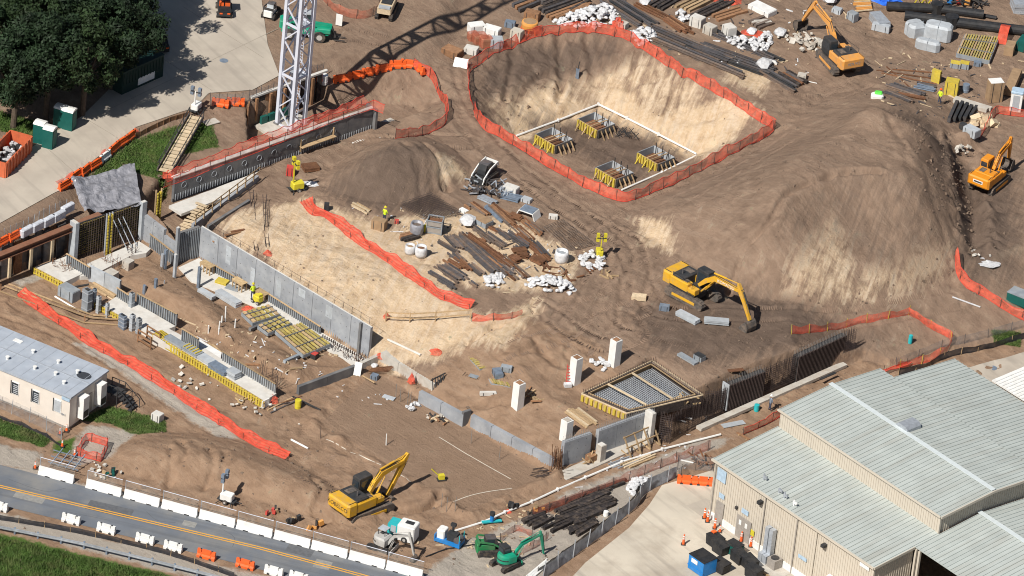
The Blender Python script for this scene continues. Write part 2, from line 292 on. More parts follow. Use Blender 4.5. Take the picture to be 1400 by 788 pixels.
# ---------------------------------------------------------------- ground material
gm = bpy.data.materials.new('soil'); gm.use_nodes = True; nt = gm.node_tree; N = nt.nodes; L = nt.links
gb = N['Principled BSDF']; gb.inputs['Roughness'].default_value = .95; gb.inputs['Specular IOR Level'].default_value = .1
geo = N.new('ShaderNodeNewGeometry')
def nz(sc, det=6, ro=.6, dist=0., stretch=None):
    n = N.new('ShaderNodeTexNoise'); n.inputs['Scale'].default_value = sc; n.inputs['Detail'].default_value = det; n.inputs['Roughness'].default_value = ro; n.inputs['Distortion'].default_value = dist
    if stretch:
        mp = N.new('ShaderNodeMapping'); mp.vector_type = 'TEXTURE'; mp.inputs['Rotation'].default_value = (0, 0, stretch[1]); mp.inputs['Scale'].default_value = [1 / q for q in stretch[0]]
        L.new(geo.outputs['Position'], mp.inputs['Vector']); L.new(mp.outputs[0], n.inputs['Vector'])
    else: L.new(geo.outputs['Position'], n.inputs['Vector'])
    return n.outputs['Fac']
def mrange(x, a, b, c=0., d=1.):
    r = N.new('ShaderNodeMapRange'); r.inputs[1].default_value = a; r.inputs[2].default_value = b; r.inputs[3].default_value = c; r.inputs[4].default_value = d; L.new(x, r.inputs[0]); return r.outputs[0]
def mixc(f, a, b):
    m = N.new('ShaderNodeMix'); m.data_type = 'RGBA'
    L.new(f, m.inputs[0])
    for s, c in ((6, a), (7, b)):
        if isinstance(c, tuple): m.inputs[s].default_value = (*c, 1)
        else: L.new(c, m.inputs[s])
    return m.outputs[2]
def mth(op, a, b):
    m = N.new('ShaderNodeMath'); m.operation = op
    for i, c in ((0, a), (1, b)):
        if isinstance(c, (int, float)): m.inputs[i].default_value = c
        else: L.new(c, m.inputs[i])
    m.use_clamp = True; return m.outputs[0]
at = N.new('ShaderNodeAttribute'); at.attribute_name = 'zone'; sep = N.new('ShaderNodeSeparateColor'); L.new(at.outputs['Color'], sep.inputs[0])
at2 = N.new('ShaderNodeAttribute'); at2.attribute_name = 'zone_b'; sep2 = N.new('ShaderNodeSeparateColor'); L.new(at2.outputs['Color'], sep2.inputs[0])
big = nz(.12, 5); mid = nz(.6, 7, .65, .4); finen = nz(3.2, 6, .7); grit = nz(14, 4, .7)
c = mixc(mrange(mid, .3, .7), (.178, .121, .087), (.315, .220, .157))
c = mixc(mrange(big, .4, .65, 0, .5), c, (.30, .205, .145))
streak = nz(1.0, 6, .65, .3, ((.28, 2.2, .6), R(-42))); streak2 = nz(1.0, 6, .65, .3, ((.3, 2.0, .6), R(-60))); streak3 = nz(1.0, 6, .7, .4, ((.22, 1.7, .3), R(75)))
c = mixc(mth('MULTIPLY', mrange(streak, .5, .72), .45), c, (.36, .27, .20)); c = mixc(mth('MULTIPLY', mrange(streak2, .52, .75), .4), c, (.115, .085, .066))
vor = N.new('ShaderNodeTexVoronoi'); vor.inputs['Scale'].default_value = 1.6; L.new(geo.outputs['Position'], vor.inputs['Vector']); c = mixc(mth('MULTIPLY', mrange(vor.outputs['Distance'], .10, .03), mrange(big, .5, .62, 0, .7)), c, (.07, .055, .045))
def soft_thr(ch):
    s = mth('ADD', ch, mrange(streak3, .25, .75, -.5, .5)); s = mth('ADD', s, mrange(mid, .25, .75, -.2, .2)); return mrange(s, .25, .8)
def thr(ch, w=.9):  # zone mask with a ragged edge
    s = mth('ADD', ch, mrange(mid, .25, .75, -.45, .45)); s = mth('ADD', s, mrange(finen, .3, .7, -.2, .2)); return mrange(s, .3, .75)
cream = mixc(mrange(mid, .3, .72), (.46, .318, .195), (.66, .50, .33)); cream = mixc(mrange(finen, .45, .75, 0, .5), cream, (.74, .62, .47)); cream = mixc(mrange(streak3, .45, .75, 0, .5), cream, (.70, .62, .52)); cream = mixc(mth('MULTIPLY', mrange(streak2, .5, .75), .3), cream, (.40, .30, .20))
warm = mixc(mrange(mid, .3, .7), (.235, .149, .096), (.375, .25, .166))
moist = mixc(mrange(mid, .3, .7), (.10, .073, .057), (.155, .112, .088))
warm = mixc(mth('MULTIPLY', mrange(streak2, .52, .75), .3), warm, (.15, .10, .07)); warm = mixc(mth('MULTIPLY', mrange(streak, .5, .75), .35), warm, (.44, .33, .24)); c = mixc(mth('MULTIPLY', thr(sep2.outputs[0]), .92), c, warm); floorc = mixc(mrange(mid, .25, .75), (.24, .160, .108), (.30, .205, .142)); c = mixc(soft_thr(sep.outputs[0]), c, cream); c = mixc(mth('MULTIPLY', soft_thr(sep.outputs[2]), .85), c, moist)
c = mixc(mrange(sep2.outputs[2], .4, .6), c, floorc); gravel = mixc(mrange(grit, .3, .7), (.30, .26, .22), (.47, .42, .36)); c = mixc(thr(sep2.outputs[1]), c, gravel)
grs = mixc(mrange(finen, .3, .7), (.04, .085, .014), (.09, .155, .035)); grs = mixc(mrange(mid, .55, .75, 0, .6), grs, (.19, .15, .075)); c = mixc(thr(sep.outputs[1]), c, grs)
c = mixc(mrange(grit, .62, .8, 0, .25), c, (.10, .075, .058)); c = mixc(mrange(grit, .2, .36, .2, 0), c, (.55, .46, .36))
L.new(c, gb.inputs['Base Color'])
bmp = N.new('ShaderNodeBump'); bmp.inputs['Distance'].default_value = .3; bmp.inputs['Strength'].default_value = 1.0
hs = mth('ADD', mth('MULTIPLY', mid, .5), mth('MULTIPLY', finen, .35)); hs = mth('ADD', hs, mth('MULTIPLY', grit, .22)); hs = mth('ADD', hs, mth('MULTIPLY', streak, .3)); L.new(hs, bmp.inputs['Height']); L.new(bmp.outputs[0], gb.inputs['Normal'])
MT['soil'] = gm
# ---------------------------------------------------------------- ground mesh with colour zones
def zmask(polys, X, Y, soft=2.0):
    m = np.zeros(X.shape)
    for p in polys: m = np.maximum(m, sst(.5 - sdf(p, X, Y) / soft))
    return m
CREAM = [PW([(540, 300), (600, 290), (700, 300), (790, 350), (780, 390), (700, 400), (600, 385), (560, 345)], 0), PW([(370, 285), (415, 268), (470, 290), (560, 320), (600, 380), (650, 430), (715, 430), (690, 450), (600, 480), (540, 470), (500, 445), (380, 372), (360, 330)], 0),
         PW([(700, 180), (690, 150), (760, 112), (815, 138), (830, 100), (900, 150), (1000, 160), (1040, 180), (960, 225), (950, 208), (820, 143)], -2.5), PW([(1000, 90), (1060, 105), (1040, 130), (990, 110)], 0),
         PW([(640, 470), (700, 430), (740, 410), (730, 440), (690, 480)], -.5), PW([(870, 300), (910, 310), (920, 345), (880, 335)], 0),
         PW([(300, 300), (360, 280), (370, 330), (330, 340)], 0), PW([(590, 225), (620, 215), (640, 232), (600, 245)], 1), PW([(1370, 345), (1395, 340), (1350, 365)], 0)]
MOIST_HALF = [PW([(1060, 310), (1160, 262), (1290, 270), (1310, 340), (1240, 350), (1150, 330), (1090, 350)], 3.5)]
CREAM_HALF = [PW([(655, 150), (690, 180), (760, 160), (818, 140), (900, 170), (950, 205), (1000, 205), (1035, 180), (960, 135), (900, 100), (860, 90), (800, 95), (740, 105), (690, 125)], -2), PW([(1090, 360), (1130, 330), (1160, 350), (1170, 380), (1300, 340), (1300, 372), (1200, 398), (1110, 410), (1060, 400)], .6)]
GRASS = [PW([(110, 250), (185, 190), (262, 165), (290, 165), (300, 195), (250, 205), (225, 240), (180, 228), (140, 245)], .5), PW([(-60, 735), (0, 730), (60, 745), (290, 800), (100, 900), (-100, 900)], LOWZ),
         PW([(-20, 566), (70, 600), (60, 612), (-20, 590)], LOWZ), PW([(110, 575), (150, 556), (225, 575), (228, 590), (190, 596), (150, 580)], LOWZ), PW([(1360, 425), (1400, 425), (1400, 440), (1365, 436)], -.4),
         PW([(-80, 130), (60, 170), (40, 190), (0, 180), (-80, 250)], UPZ), PW([(75, 603), (105, 598), (95, 622), (70, 620)], LOWZ)]
MOIST = [PW([(860, 420), (960, 380), (1010, 400), (1100, 415), (1200, 440), (1080, 480), (960, 500), (880, 470)], 0), PW([(655, 100), (700, 64), (840, 54), (850, 74), (760, 90), (700, 115), (660, 130)], -.5),
         PW([(1180, 160), (1260, 150), (1330, 200), (1400, 200), (1400, 330), (1330, 350), (1310, 300), (1290, 240), (1210, 190)], 3),          PW([(440, 240), (520, 210), (590, 205), (600, 260), (540, 275), (470, 262)], 1.5), PW([(700, 170), (760, 190), (850, 255), (940, 215), (900, 190), (820, 160)], -4)]
WARM = [LOWP, PW([(690, 440), (800, 470), (900, 560), (770, 640), (560, 520)], -1)]
GRAVEL = [PW([(-60, 596), (0, 606), (60, 622), (48, 645), (-60, 625)], LOWZ), PW([(120, 580), (190, 590), (150, 625), (100, 640), (95, 610)], LOWZ), PW([(-60, 695), (0, 700), (260, 765), (420, 800), (300, 800), (0, 722), (-60, 712)], LOWZ),
          PW([(30, 638), (560, 780), (600, 800), (560, 800), (0, 645)], LOWZ), PW([(760, 680), (960, 600), (1000, 600), (900, 660), (820, 730)], LOWZ), PW([(640, 740), (740, 700), (820, 720), (700, 830), (560, 800)], LOWZ),
          PW([(30, 345), (90, 320), (95, 310), (20, 335)], .8), PW([(120, 470), (220, 520), (330, 600), (300, 600), (180, 520), (100, 470)], LOWZ)]
def build_ground():
    out = np.array([80, 110, 170, 300, 700, 2500.])
    ax = np.concatenate([-out[::-1], gx, out]); ay = np.concatenate([-out[::-1], gy, out + 10])
    X, Y = np.meshgrid(ax, ay); Z = np.zeros(X.shape); k = len(out)
    Z[k:-k, k:-k] = HG
    Z[:k] = Z[k]; Z[-k:] = Z[-k - 1]; Z[:, :k] = Z[:, k:k + 1]; Z[:, -k:] = Z[:, -k - 1:-k]
    ny, nx = X.shape; v = np.stack([X, Y, Z], -1).reshape(-1, 3)
    idx = np.arange(nx * ny).reshape(ny, nx); f = np.stack([idx[:-1, :-1], idx[:-1, 1:], idx[1:, 1:], idx[1:, :-1]], -1).reshape(-1, 4)
    me = bpy.data.meshes.new('ground'); me.vertices.add(len(v)); me.vertices.foreach_set('co', v.ravel()); me.loops.add(f.size); me.loops.foreach_set('vertex_index', f.ravel().astype(np.int32))
    me.polygons.add(len(f)); me.polygons.foreach_set('loop_start', np.arange(0, f.size, 4, dtype=np.int32)); me.polygons.foreach_set('loop_total', np.full(len(f), 4, np.int32)); me.update()
    me.polygons.foreach_set('use_smooth', np.ones(len(f), bool))
    A = np.zeros((len(v), 4)); B = np.zeros((len(v), 4))
    A[:, 0] = np.maximum(zmask(CREAM, X, Y, 3), .56 * zmask(CREAM_HALF, X, Y, 4)).ravel(); A[:, 1] = zmask(GRASS, X, Y, 1.2).ravel(); A[:, 2] = np.maximum(zmask(MOIST, X, Y, 5) * .9, zmask(MOIST_HALF, X, Y, 5) * .42).ravel()
    B[:, 0] = zmask(WARM, X, Y, 3).ravel(); B[:, 1] = zmask(GRAVEL, X, Y, 1.5).ravel(); B[:, 2] = zmask([FLOORP], X, Y, .5).ravel()
    for nm, arr in (('zone', A), ('zone_b', B)):
        a = me.attributes.new(nm, 'FLOAT_COLOR', 'POINT'); a.data.foreach_set('color', arr.ravel().astype(np.float32))
    me.materials.append(MT['soil']); o = bpy.data.objects.new('ground', me); o['kind'] = 'structure'; COL.objects.link(o)
build_ground()
# ---------------------------------------------------------------- mesh helpers
class MB:
    def __init__(s): s.v = []; s.f = []
    def add(s, vs, fs):
        n = len(s.v); s.v += [tuple(map(float, q)) for q in vs]; s.f += [tuple(n + i for i in q) for q in fs]; return s
    BF = [(0, 3, 2, 1), (4, 5, 6, 7), (0, 1, 5, 4), (1, 2, 6, 5), (2, 3, 7, 6), (3, 0, 4, 7)]
    def box(s, c, d, yaw=0, tilt=0):
        x, y, z = d[0] / 2, d[1] / 2, d[2] / 2; cy, sy = math.cos(yaw), math.sin(yaw); ct, st = math.cos(tilt), math.sin(tilt); vs = []
        for a, b, e in ((-x, -y, -z), (x, -y, -z), (x, y, -z), (-x, y, -z), (-x, -y, z), (x, -y, z), (x, y, z), (-x, y, z)):
            a, e = a * ct + e * st, -a * st + e * ct
            vs.append((c[0] + a * cy - b * sy, c[1] + a * sy + b * cy, c[2] + e))
        return s.add(vs, s.BF)
    def bar(s, p, q, w, h=None, taper=1.):
        h = h or w; p = np.array(p, float); q = np.array(q, float); d = q - p; d = d / (np.linalg.norm(d) + 1e-9)
        a = np.cross(d, (0, 0, 1.)) if abs(d[2]) < .98 else np.array([1., 0, 0]); a = a - d * (a @ d); a /= np.linalg.norm(a); b = np.cross(a, d)
        vs = [p - a * w / 2 - b * h / 2, p + a * w / 2 - b * h / 2, p + a * w / 2 + b * h / 2, p - a * w / 2 + b * h / 2]
        vs += [q + (k - p) * taper for k in vs]
        return s.add(vs, s.BF)
    def tube(s, p, q, r, n=8, r2=None):
        r2 = r if r2 is None else r2; p = np.array(p, float); q = np.array(q, float); d = q - p; d = d / (np.linalg.norm(d) + 1e-9)
        a = np.cross(d, (0, 0, 1.)) if abs(d[2]) < .98 else np.array([1., 0, 0]); a = a - d * (a @ d); a /= np.linalg.norm(a); b = np.cross(d, a); vs = []
        for c_, rr in ((p, r), (q, r2)): vs += [c_ + rr * (a * math.cos(k * 2 * math.pi / n) + b * math.sin(k * 2 * math.pi / n)) for k in range(n)]
        fs = [(k, (k + 1) % n, n + (k + 1) % n, n + k) for k in range(n)] + [tuple(range(n - 1, -1, -1)), tuple(range(n, 2 * n))]
        return s.add(vs, fs)
    def path(s, pts, r, n=6):
        for a, b in zip(pts[:-1], pts[1:]): s.tube(a, b, r, n)
        return s
    def prism(s, prof, y0, y1):  # profile in x,z extruded along y
        n = len(prof); vs = [(x, y0, z) for x, z in prof] + [(x, y1, z) for x, z in prof]
        return s.add(vs, [(k, (k + 1) % n, n + (k + 1) % n, n + k) for k in range(n)] + [tuple(range(n - 1, -1, -1)), tuple(range(n, 2 * n))])
    def slab(s, pts, z0, z1):  # plan outline
        n = len(pts); vs = [(p[0], p[1], z0) for p in pts] + [(p[0], p[1], z1) for p in pts]
        return s.add(vs, [(k, (k + 1) % n, n + (k + 1) % n, n + k) for k in range(n)] + [tuple(range(n - 1, -1, -1)), tuple(range(n, 2 * n))])
    def quad(s, *p): return s.add(p, [tuple(range(len(p)))])
    def lathe(s, prof, n=12, c=(0, 0, 0)):
        m = len(prof); vs = [(c[0] + r * math.cos(2 * math.pi * k / n), c[1] + r * math.sin(2 * math.pi * k / n), c[2] + z) for r, z in prof for k in range(n)]
        fs = [(j * n + k, j * n + (k + 1) % n, (j + 1) * n + (k + 1) % n, (j + 1) * n + k) for j in range(m - 1) for k in range(n)]
        return s.add(vs, fs + [tuple(range(n - 1, -1, -1)), tuple(range((m - 1) * n, m * n))])
    def mesh(s, name, m):
        me = bpy.data.meshes.new(name); me.from_pydata(s.v, [], s.f); me.materials.append(MT[m]); return me
    def obj(s, name, m, parent=None, loc=None, yaw=0, kind=None, smooth=False):
        if not s.v: return None
        o = bpy.data.objects.new(name, s.mesh(name, m)); COL.objects.link(o)
        if parent: o.parent = parent
        if loc is not None: o.location = loc
        o.rotation_euler.z = yaw
        if kind: o['kind'] = kind
        if smooth: o.data.polygons.foreach_set('use_smooth', [True] * len(o.data.polygons))
        return o
def tag(o, label, cat, group=None):
    o['label'] = label; o['category'] = cat; o['kind'] = 'thing'
    if group: o['group'] = group
    return o
def thing(name, label, cat, loc=(0, 0, 0), yaw=0, group=None):
    o = bpy.data.objects.new(name, None); COL.objects.link(o); o.location = loc; o.rotation_euler.z = yaw; o.empty_display_size = .1
    return tag(o, label, cat, group)
def inst(me, name, parent=None, loc=(0, 0, 0), yaw=0, sc=None, rot=None):
    o = bpy.data.objects.new(name, me); COL.objects.link(o); o.location = loc; o.rotation_euler = rot or (0, 0, yaw)
    if parent: o.parent = parent
    if sc: o.scale = sc if hasattr(sc, '__len__') else (sc, sc, sc)
    return o
def dup(root, loc, yaw, label=None, group=None):
    r = root.copy(); COL.objects.link(r); r.location = loc; r.rotation_euler.z = yaw
    if label: r['label'] = label
    if group: r['group'] = group
    for ch in root.children:
        k = ch.copy(); COL.objects.link(k); k.parent = r
        for g in ch.children: q = g.copy(); COL.objects.link(q); q.parent = k
    return r
def text(s, size, m, parent, loc, rot, name='lettering', ext=.004):
    c = bpy.data.curves.new(name, 'FONT'); c.body = s; c.size = size; c.extrude = ext; c.align_x = 'CENTER'; c.align_y = 'CENTER'; c.materials.append(MT[m])
    t = bpy.data.objects.new(name, c); COL.objects.link(t); me = bpy.data.meshes.new_from_object(t.evaluated_get(bpy.context.evaluated_depsgraph_get())); bpy.data.objects.remove(t)
    if not me.materials: me.materials.append(MT[m])
    o = bpy.data.objects.new(name, me); COL.objects.link(o); o.parent = parent; o.location = loc; o.rotation_euler = rot; return o
def struct(o): o['kind'] = 'structure'; return o
def drape(name, m, poly, dz, step=1.0, kind='structure'):  # sheet following the ground
    p = np.array(poly); bm = bmesh.new(); lo = p.min(0); hi = p.max(0)
    f = bm.faces.new([bm.verts.new((a, b, 0)) for a, b in p])
    for ax in (0, 1):
        n = (1, 0, 0) if ax == 0 else (0, 1, 0)
        for k in np.arange(lo[ax] + step, hi[ax], step):
            bmesh.ops.bisect_plane(bm, geom=bm.verts[:] + bm.edges[:] + bm.faces[:], plane_co=(k, 0, 0) if ax == 0 else (0, k, 0), plane_no=n)
    for v in bm.verts: v.co.z = H(v.co.x, v.co.y) + dz
    me = bpy.data.meshes.new(name); bm.to_mesh(me); bm.free(); me.materials.append(MT[m]); o = bpy.data.objects.new(name, me); COL.objects.link(o)
    if kind: o['kind'] = kind
    return o

def clods(n=15000):
    px = rng.uniform(X0 + 6, X1 - 6, n * 4); py = rng.uniform(Y0 + 6, Y1 - 10, n * 4); X, Y = px[None], py[None]
    m2 = sdf(M2B, X, Y)[0]; m3 = sdf(M3B, X, Y)[0]; m4 = sdf(M4B, X, Y)[0]; dens = np.clip(fbm(X, Y, 5, 123)[0] * 2.5, 0, 1) * .5 + .03
    tr_ = dline(dd(PW([(1312, 205), (1316, 240), (1325, 290), (1330, 330)], .3)), X, Y)[0]; dens += .9 * np.exp(-(tr_ / 2.2) ** 2) + .35 * (m3 < .5) + .2 * (m4 < 0) + .5 * np.exp(-(m2 / 1.0) ** 2)
    
    for cr in ([(1212, 172), (1228, 198), (1246, 222), (1270, 262), (1290, 300), (1312, 340)], [(1240, 200), (1262, 232), (1284, 268)], [(1300, 215), (1308, 260), (1318, 320)], [(1005, 350), (1018, 322), (1050, 306), (1075, 280), (1150, 258)], [(250, 600), (256, 620), (250, 635)], [(440, 655), (436, 690), (450, 705)], [(535, 702), (570, 700), (600, 680)]): dens += .9 * np.exp(-((dline(dd(PW(cr, 3 if cr[0][0] > 900 else LOWZ)), X, Y)[0] + fbm(X, Y, 2, 33)[0]) / .45) ** 2)
    dens *= (sdf(UPP, X, Y)[0] > .5) & (sdf(FLOORP, X, Y)[0] > 0)
    for f in FLATP: dens *= sdf(f, X, Y)[0] > .3
    k = rng.random(n * 4) < dens * .45; px, py = px[k][:n], py[k][:n]; m = len(px)
    fx = ((px - X0) / ST).astype(int); fy = ((py - Y0) / ST).astype(int); z = HG[fy, fx]; s_ = np.minimum(.06 + rng.exponential(.055, m), .42)[:, None, None]
    base = np.array([(-1, -1, -.5), (1, -1, -.5), (1, 1, -.5), (-1, 1, -.5), (-.6, -.7, .6), (.7, -.6, .5), (.6, .7, .65), (-.7, .6, .5)]) * .6
    v = base[None] * (1 + rng.uniform(-.35, .35, (m, 8, 3))) * s_; a = rng.uniform(0, 6.3, m); ca, sa = np.cos(a)[:, None], np.sin(a)[:, None]; x = v[..., 0] * ca - v[..., 1] * sa; y = v[..., 0] * sa + v[..., 1] * ca
    v = np.stack([x + px[:, None], y + py[:, None], v[..., 2] + z[:, None]], -1).reshape(-1, 3); f = (np.array(MB.BF)[None] + (np.arange(m) * 8)[:, None, None]).reshape(-1, 4)
    me = bpy.data.meshes.new('soil_clods'); me.from_pydata(v.tolist(), [], f.tolist()); me.materials.append(MT['clod']); o = bpy.data.objects.new('soil_clods', me); COL.objects.link(o); o['kind'] = 'stuff'; o['label'] = 'loose brown soil clods and stones'
mat('clod', (.17, .12, .088), .95, var=.35, sc=1.2, dirt=(.25, .19, .14), dsc=.5, damt=.4)
clods()

def track_marks():
    vs = []; fs = []
    for i, r in enumerate(RUTS[:9] + [[(700, 60), (640, 60), (600, 90)], [(1060, 130), (1130, 140), (1180, 110)], [(860, 440), (960, 470), (1060, 470)], [(880, 380), (930, 330), (1000, 300)], [(900, 300), (1010, 250), (1090, 190)], [(600, 470), (680, 500), (740, 480)], [(600, 180), (700, 250), (830, 310), (880, 350)], [(440, 620), (420, 660), (470, 680)]]):
        z = 0 if i < 16 else LOWZ; c = dd(PW(r, z), 8); L_ = np.concatenate([[0], np.cumsum(np.hypot(*np.diff(c, axis=0).T))]); t = np.arange(0, L_[-1], .24); x = np.interp(t, L_, c[:, 0]); y = np.interp(t, L_, c[:, 1]); a = np.arctan2(np.gradient(y), np.gradient(x)); nn = fbm(x[None], y[None], 4, 300 + i)[0]
        for sd_ in (-1.15, 1.15):
            for k in range(len(t)):
                if nn[k] + .12 * math.sin(k * .13 + sd_) < -.02 or rng.random() < .12: continue
                px, py = x[k] - math.sin(a[k]) * sd_, y[k] + math.cos(a[k]) * sd_; n0 = len(vs); e = rng.uniform(-.05, .05); ca, sa = math.cos(a[k]), math.sin(a[k])
                for du, dv, dz in MBB: u, v = du * .045, dv * (.27 + e); qx, qy = px + u * ca - v * sa, py + u * sa + v * ca; vs.append((qx, qy, H(qx, qy) + dz))
                fs += [tuple(n0 + q for q in f) for f in MB.BF]
    me = bpy.data.meshes.new('track_marks'); me.from_pydata(vs, [], fs); me.materials.append(MT['track_soil']); o = bpy.data.objects.new('track_marks', me); COL.objects.link(o); o['kind'] = 'stuff'; o['label'] = 'ridges of pressed soil left by machine tracks'
MBB = [(-1, -1, -.05), (1, -1, -.05), (1, 1, -.05), (-1, 1, -.05), (-.5, -.95, .045), (.5, -.95, .045), (.5, .95, .045), (-.5, .95, .045)]
mat('track_soil', (.215, .15, .11), .95, var=.25, sc=1.2)
track_marks()
# ================================================================ roads and pavements
RY = yawpx((0, 665), (350, 748), LOWZ); mat('asphalt', (.15, .165, .19), .9, var=.12, sc=.35, bump=.01, bsc=30, dirt=(.25, .24, .22), dsc=.25, damt=.7, smear=((.06, 1.6, 1), RY, (.10, .105, .115), .55))
mat('yard_concrete', (.56, .50, .41), .9, var=.1, sc=.25, bump=.01, dirt=(.36, .30, .235), dsc=.16, damt=.8, smear=((.12, 1.1, 1), R(-50), (.27, .235, .20), .6))
mat('road_concrete', (.47, .415, .345), .9, var=.09, sc=.3, bump=.01, dirt=(.37, .32, .27), dsc=.2, damt=.7, smear=((.1, 1.2, 1), R(-55), (.30, .265, .225), .55))
UROAD = PW([(-90, 355), (0, 306), (86, 258), (102, 238), (186, 174), (262, 148), (286, 128), (345, 124), (382, 104), (366, 62), (352, -40), (345, -140), (150, -140), (196, 50), (168, 104), (112, 160), (60, 190), (0, 236), (-90, 280)], UPZ)
drape('upper_road', 'road_concrete', UROAD, .07, .4)
ROADP = PW([(-250, 560), (0, 636), (350, 726), (550, 778), (760, 834), (700, 880), (390, 788), (300, 765), (0, 691), (-250, 626)], LOWZ)
drape('road', 'asphalt', ROADP, .03)
def strip(name, m, pts, w, dz, z=LOWZ, wob=0.):
    c = PW(pts, z); c = dd(c, 8); t = np.gradient(c, axis=0); t /= np.linalg.norm(t, axis=1)[:, None]; n = np.stack([-t[:, 1], t[:, 0]], 1)
    b = MB(); L_ = c + n * w / 2; R_ = c - n * w / 2
    for k in range(len(c) - 1): b.quad(*[(q[0], q[1], H(q[0], q[1]) + dz) for q in (L_[k], R_[k], R_[k + 1], L_[k + 1])])
    return struct(b.obj(name, m))
for o in (-.16, .16):
    a = [P(-60, 650, LOWZ), P(0, 665.5, LOWZ), P(350, 748.5, LOWZ), P(520, 794, LOWZ)]
    b = MB()
    for k in range(3):
        n = np.array([-(a[k + 1] - a[k])[1], (a[k + 1] - a[k])[0]]); n /= np.linalg.norm(n); p, q = a[k][:2] + n * o, a[k + 1][:2] + n * o
        for j in range(24):
            s0, s1 = p + (q - p) * j / 24, p + (q - p) * (j + 1) / 24
            b.quad(*[(s[0] + n[0] * e, s[1] + n[1] * e, H(s[0], s[1]) + .036) for s, e in ((s0, .07), (s0, -.07), (s1, -.07), (s1, .07))])
    struct(b.obj('road_marking', 'road_yellow'))
drape('yard_pavement', 'yard_concrete', PW([(985, 640), (905, 664), (888, 690), (860, 722), (800, 770), (745, 830), (1100, 1000), (1400, 1000), (1230, 780)], LOWZ), .03)
drape('concrete_apron', 'road_concrete', PW([(965, 682), (938, 692), (985, 725), (1080, 790), (1120, 790), (1000, 700)], LOWZ), .05)
drape('rear_pavement', 'road_concrete', PW([(1318, 506), (1420, 476), (1500, 480), (1500, 560), (1370, 540)], LOWZ), .05)
mat('joint', (.33, .29, .24), .95); mat('patch', (.115, .12, .13), .9, var=.15); mat('patch_light', (.27, .265, .25), .9, var=.15); mat('chalk', (.62, .56, .47), .95)
for pts in [[(150, 150), (380, 40)], [(190, 60), (290, 125)], [(250, 10), (360, 80)], [(120, 165), (170, 195)], [(60, 200), (100, 235)]]: strip('pavement_joint', 'joint', pts, .07, .08, UPZ)
for pts, w, m in [([(120, 690), (180, 704)], 1.6, 'patch'), ([(395, 745), (430, 754)], 2.4, 'patch'), ([(430, 770), (452, 775)], 1.4, 'patch_light'), ([(250, 715), (268, 719)], .9, 'patch_light'), ([(20, 676), (60, 686)], 1.0, 'patch_light')]: strip('asphalt_patch', m, pts, w, .033)
for pts in [[(10, 655), (60, 672), (90, 668)], [(200, 700), (215, 712), (240, 715)], [(300, 722), (320, 735), (318, 748)], [(380, 760), (420, 768), (470, 780)], [(90, 700), (150, 712)]]: strip('road_crack', 'patch', pts, .05, .034)
for pts in [[(446, 600), (520, 638), (562, 660)], [(600, 598), (650, 628), (698, 655)], [(610, 690), (650, 676), (700, 668)]]: strip('string_line', 'chalk', pts, .09, .02)
b = MB(); b.lathe([(.45, 0), (.45, .02)], 20); struct(b.obj('manhole_cover', 'steel_blue', None, G(306, 84) + [0, 0, .075]))
struct(b.obj('manhole_cover', 'steel_blue', None, P(1357, 504, LOWZ) + [0, 0, .06]))
# ================================================================ walls
def frame2(p, q): return math.atan2(q[1] - p[1], q[0] - p[0]), float(np.hypot(*(np.array(q) - np.array(p))[:2]))
def wall(label, p, q, zb, zt, th, m, seg=3., cat='wall', name='concrete_wall', group=None, patch=None, cap=True, pz=None):
    p = P(*p, zb if pz is None else pz); q = P(*q, zb if pz is None else pz); y, L_ = frame2(p, q); r = thing(name, label, cat, (p[0], p[1], zb), y, group)
    n = max(1, round(L_ / seg)); s = L_ / n; h = zt - zb
    for k in range(n):
        b = MB().box(((k + .5) * s, th / 2, h / 2 - .15), (s - .045, th, h + .3)); b.obj('wall_panel', m, r)
        if h > 2: hb = MB(); [hb.box(((k + .5) * s + dx * s, -.004, dz * h), (.07, .02, .07)) for dx in (-.3, 0, .3) for dz in (.25, .6, .88)]; hb.obj('tie_hole', 'concrete_dark', r, kind='stuff')
    if patch:
        for (a, w, z0, z1) in patch: MB().box((a, -.004, (z0 + z1) / 2), (w, .012, z1 - z0)).obj('cement_patch', 'panel_light', r)
    return r, L_, h
def dowels(name, label, p, q, zb, h, sp=.3, rail=True, m='panel_grey', back=True, pz=None, grp=None):
    p = P(*p, zb if pz is None else pz); q = P(*q, zb if pz is None else pz); y, L_ = frame2(p, q); r = thing(name, label, 'formwork', (p[0], p[1], zb), y, grp)
    b = MB()
    for x in np.arange(.1, L_, sp): b.box((x, 0, h / 2), (.07, .1, h))
    b.obj('stud', m, r, kind='stuff')
    if back: MB().box((L_ / 2, .09, h / 2), (L_, .05, h * .96)).obj('form_board', 'concrete_dark', r)
    if rail: MB().box((L_ / 2, -.02, h + .03), (L_, .14, .07)).obj('top_rail', 'timber', r)
    return r
w1, L1, h1 = wall('tall grey concrete retaining wall holding back the pale sand slope', (271, 352), (503, 491), LOWZ, .2, .32, 'concrete_wall', 2.6, patch=[(4.1, .7, 1.2, 3.2), (7.6, .6, .3, 2.4), (11.2, .7, .9, 2.7), (2.0, .8, 2.6, 3.35), (14.4, .9, 2.4, 3.3), (L1 - 3.2, .9, 2., 3.2) if False else (18.2, .9, 1.9, 3.2)])
for x in (L1 - 1.2,): MB().box((x, -.14, 1.75), (.28, .24, 3.6)).obj('dark_post', 'concrete_dark', w1)
MB().box((L1 / 2, .2, h1 + .03), (L1, .1, .05)).obj('top_strip', 'concrete_new', w1)
b = MB()
for x in np.arange(.4, L1, 1.2): b.tube((x, .45, h1), (x, .45, h1 + .75), .022, 5)
b.path([(.4, .45, h1 + .7), (L1 - .3, .45, h1 + .7)], .02, 4); b.obj('guard_rail', 'rebar', w1, kind='stuff')
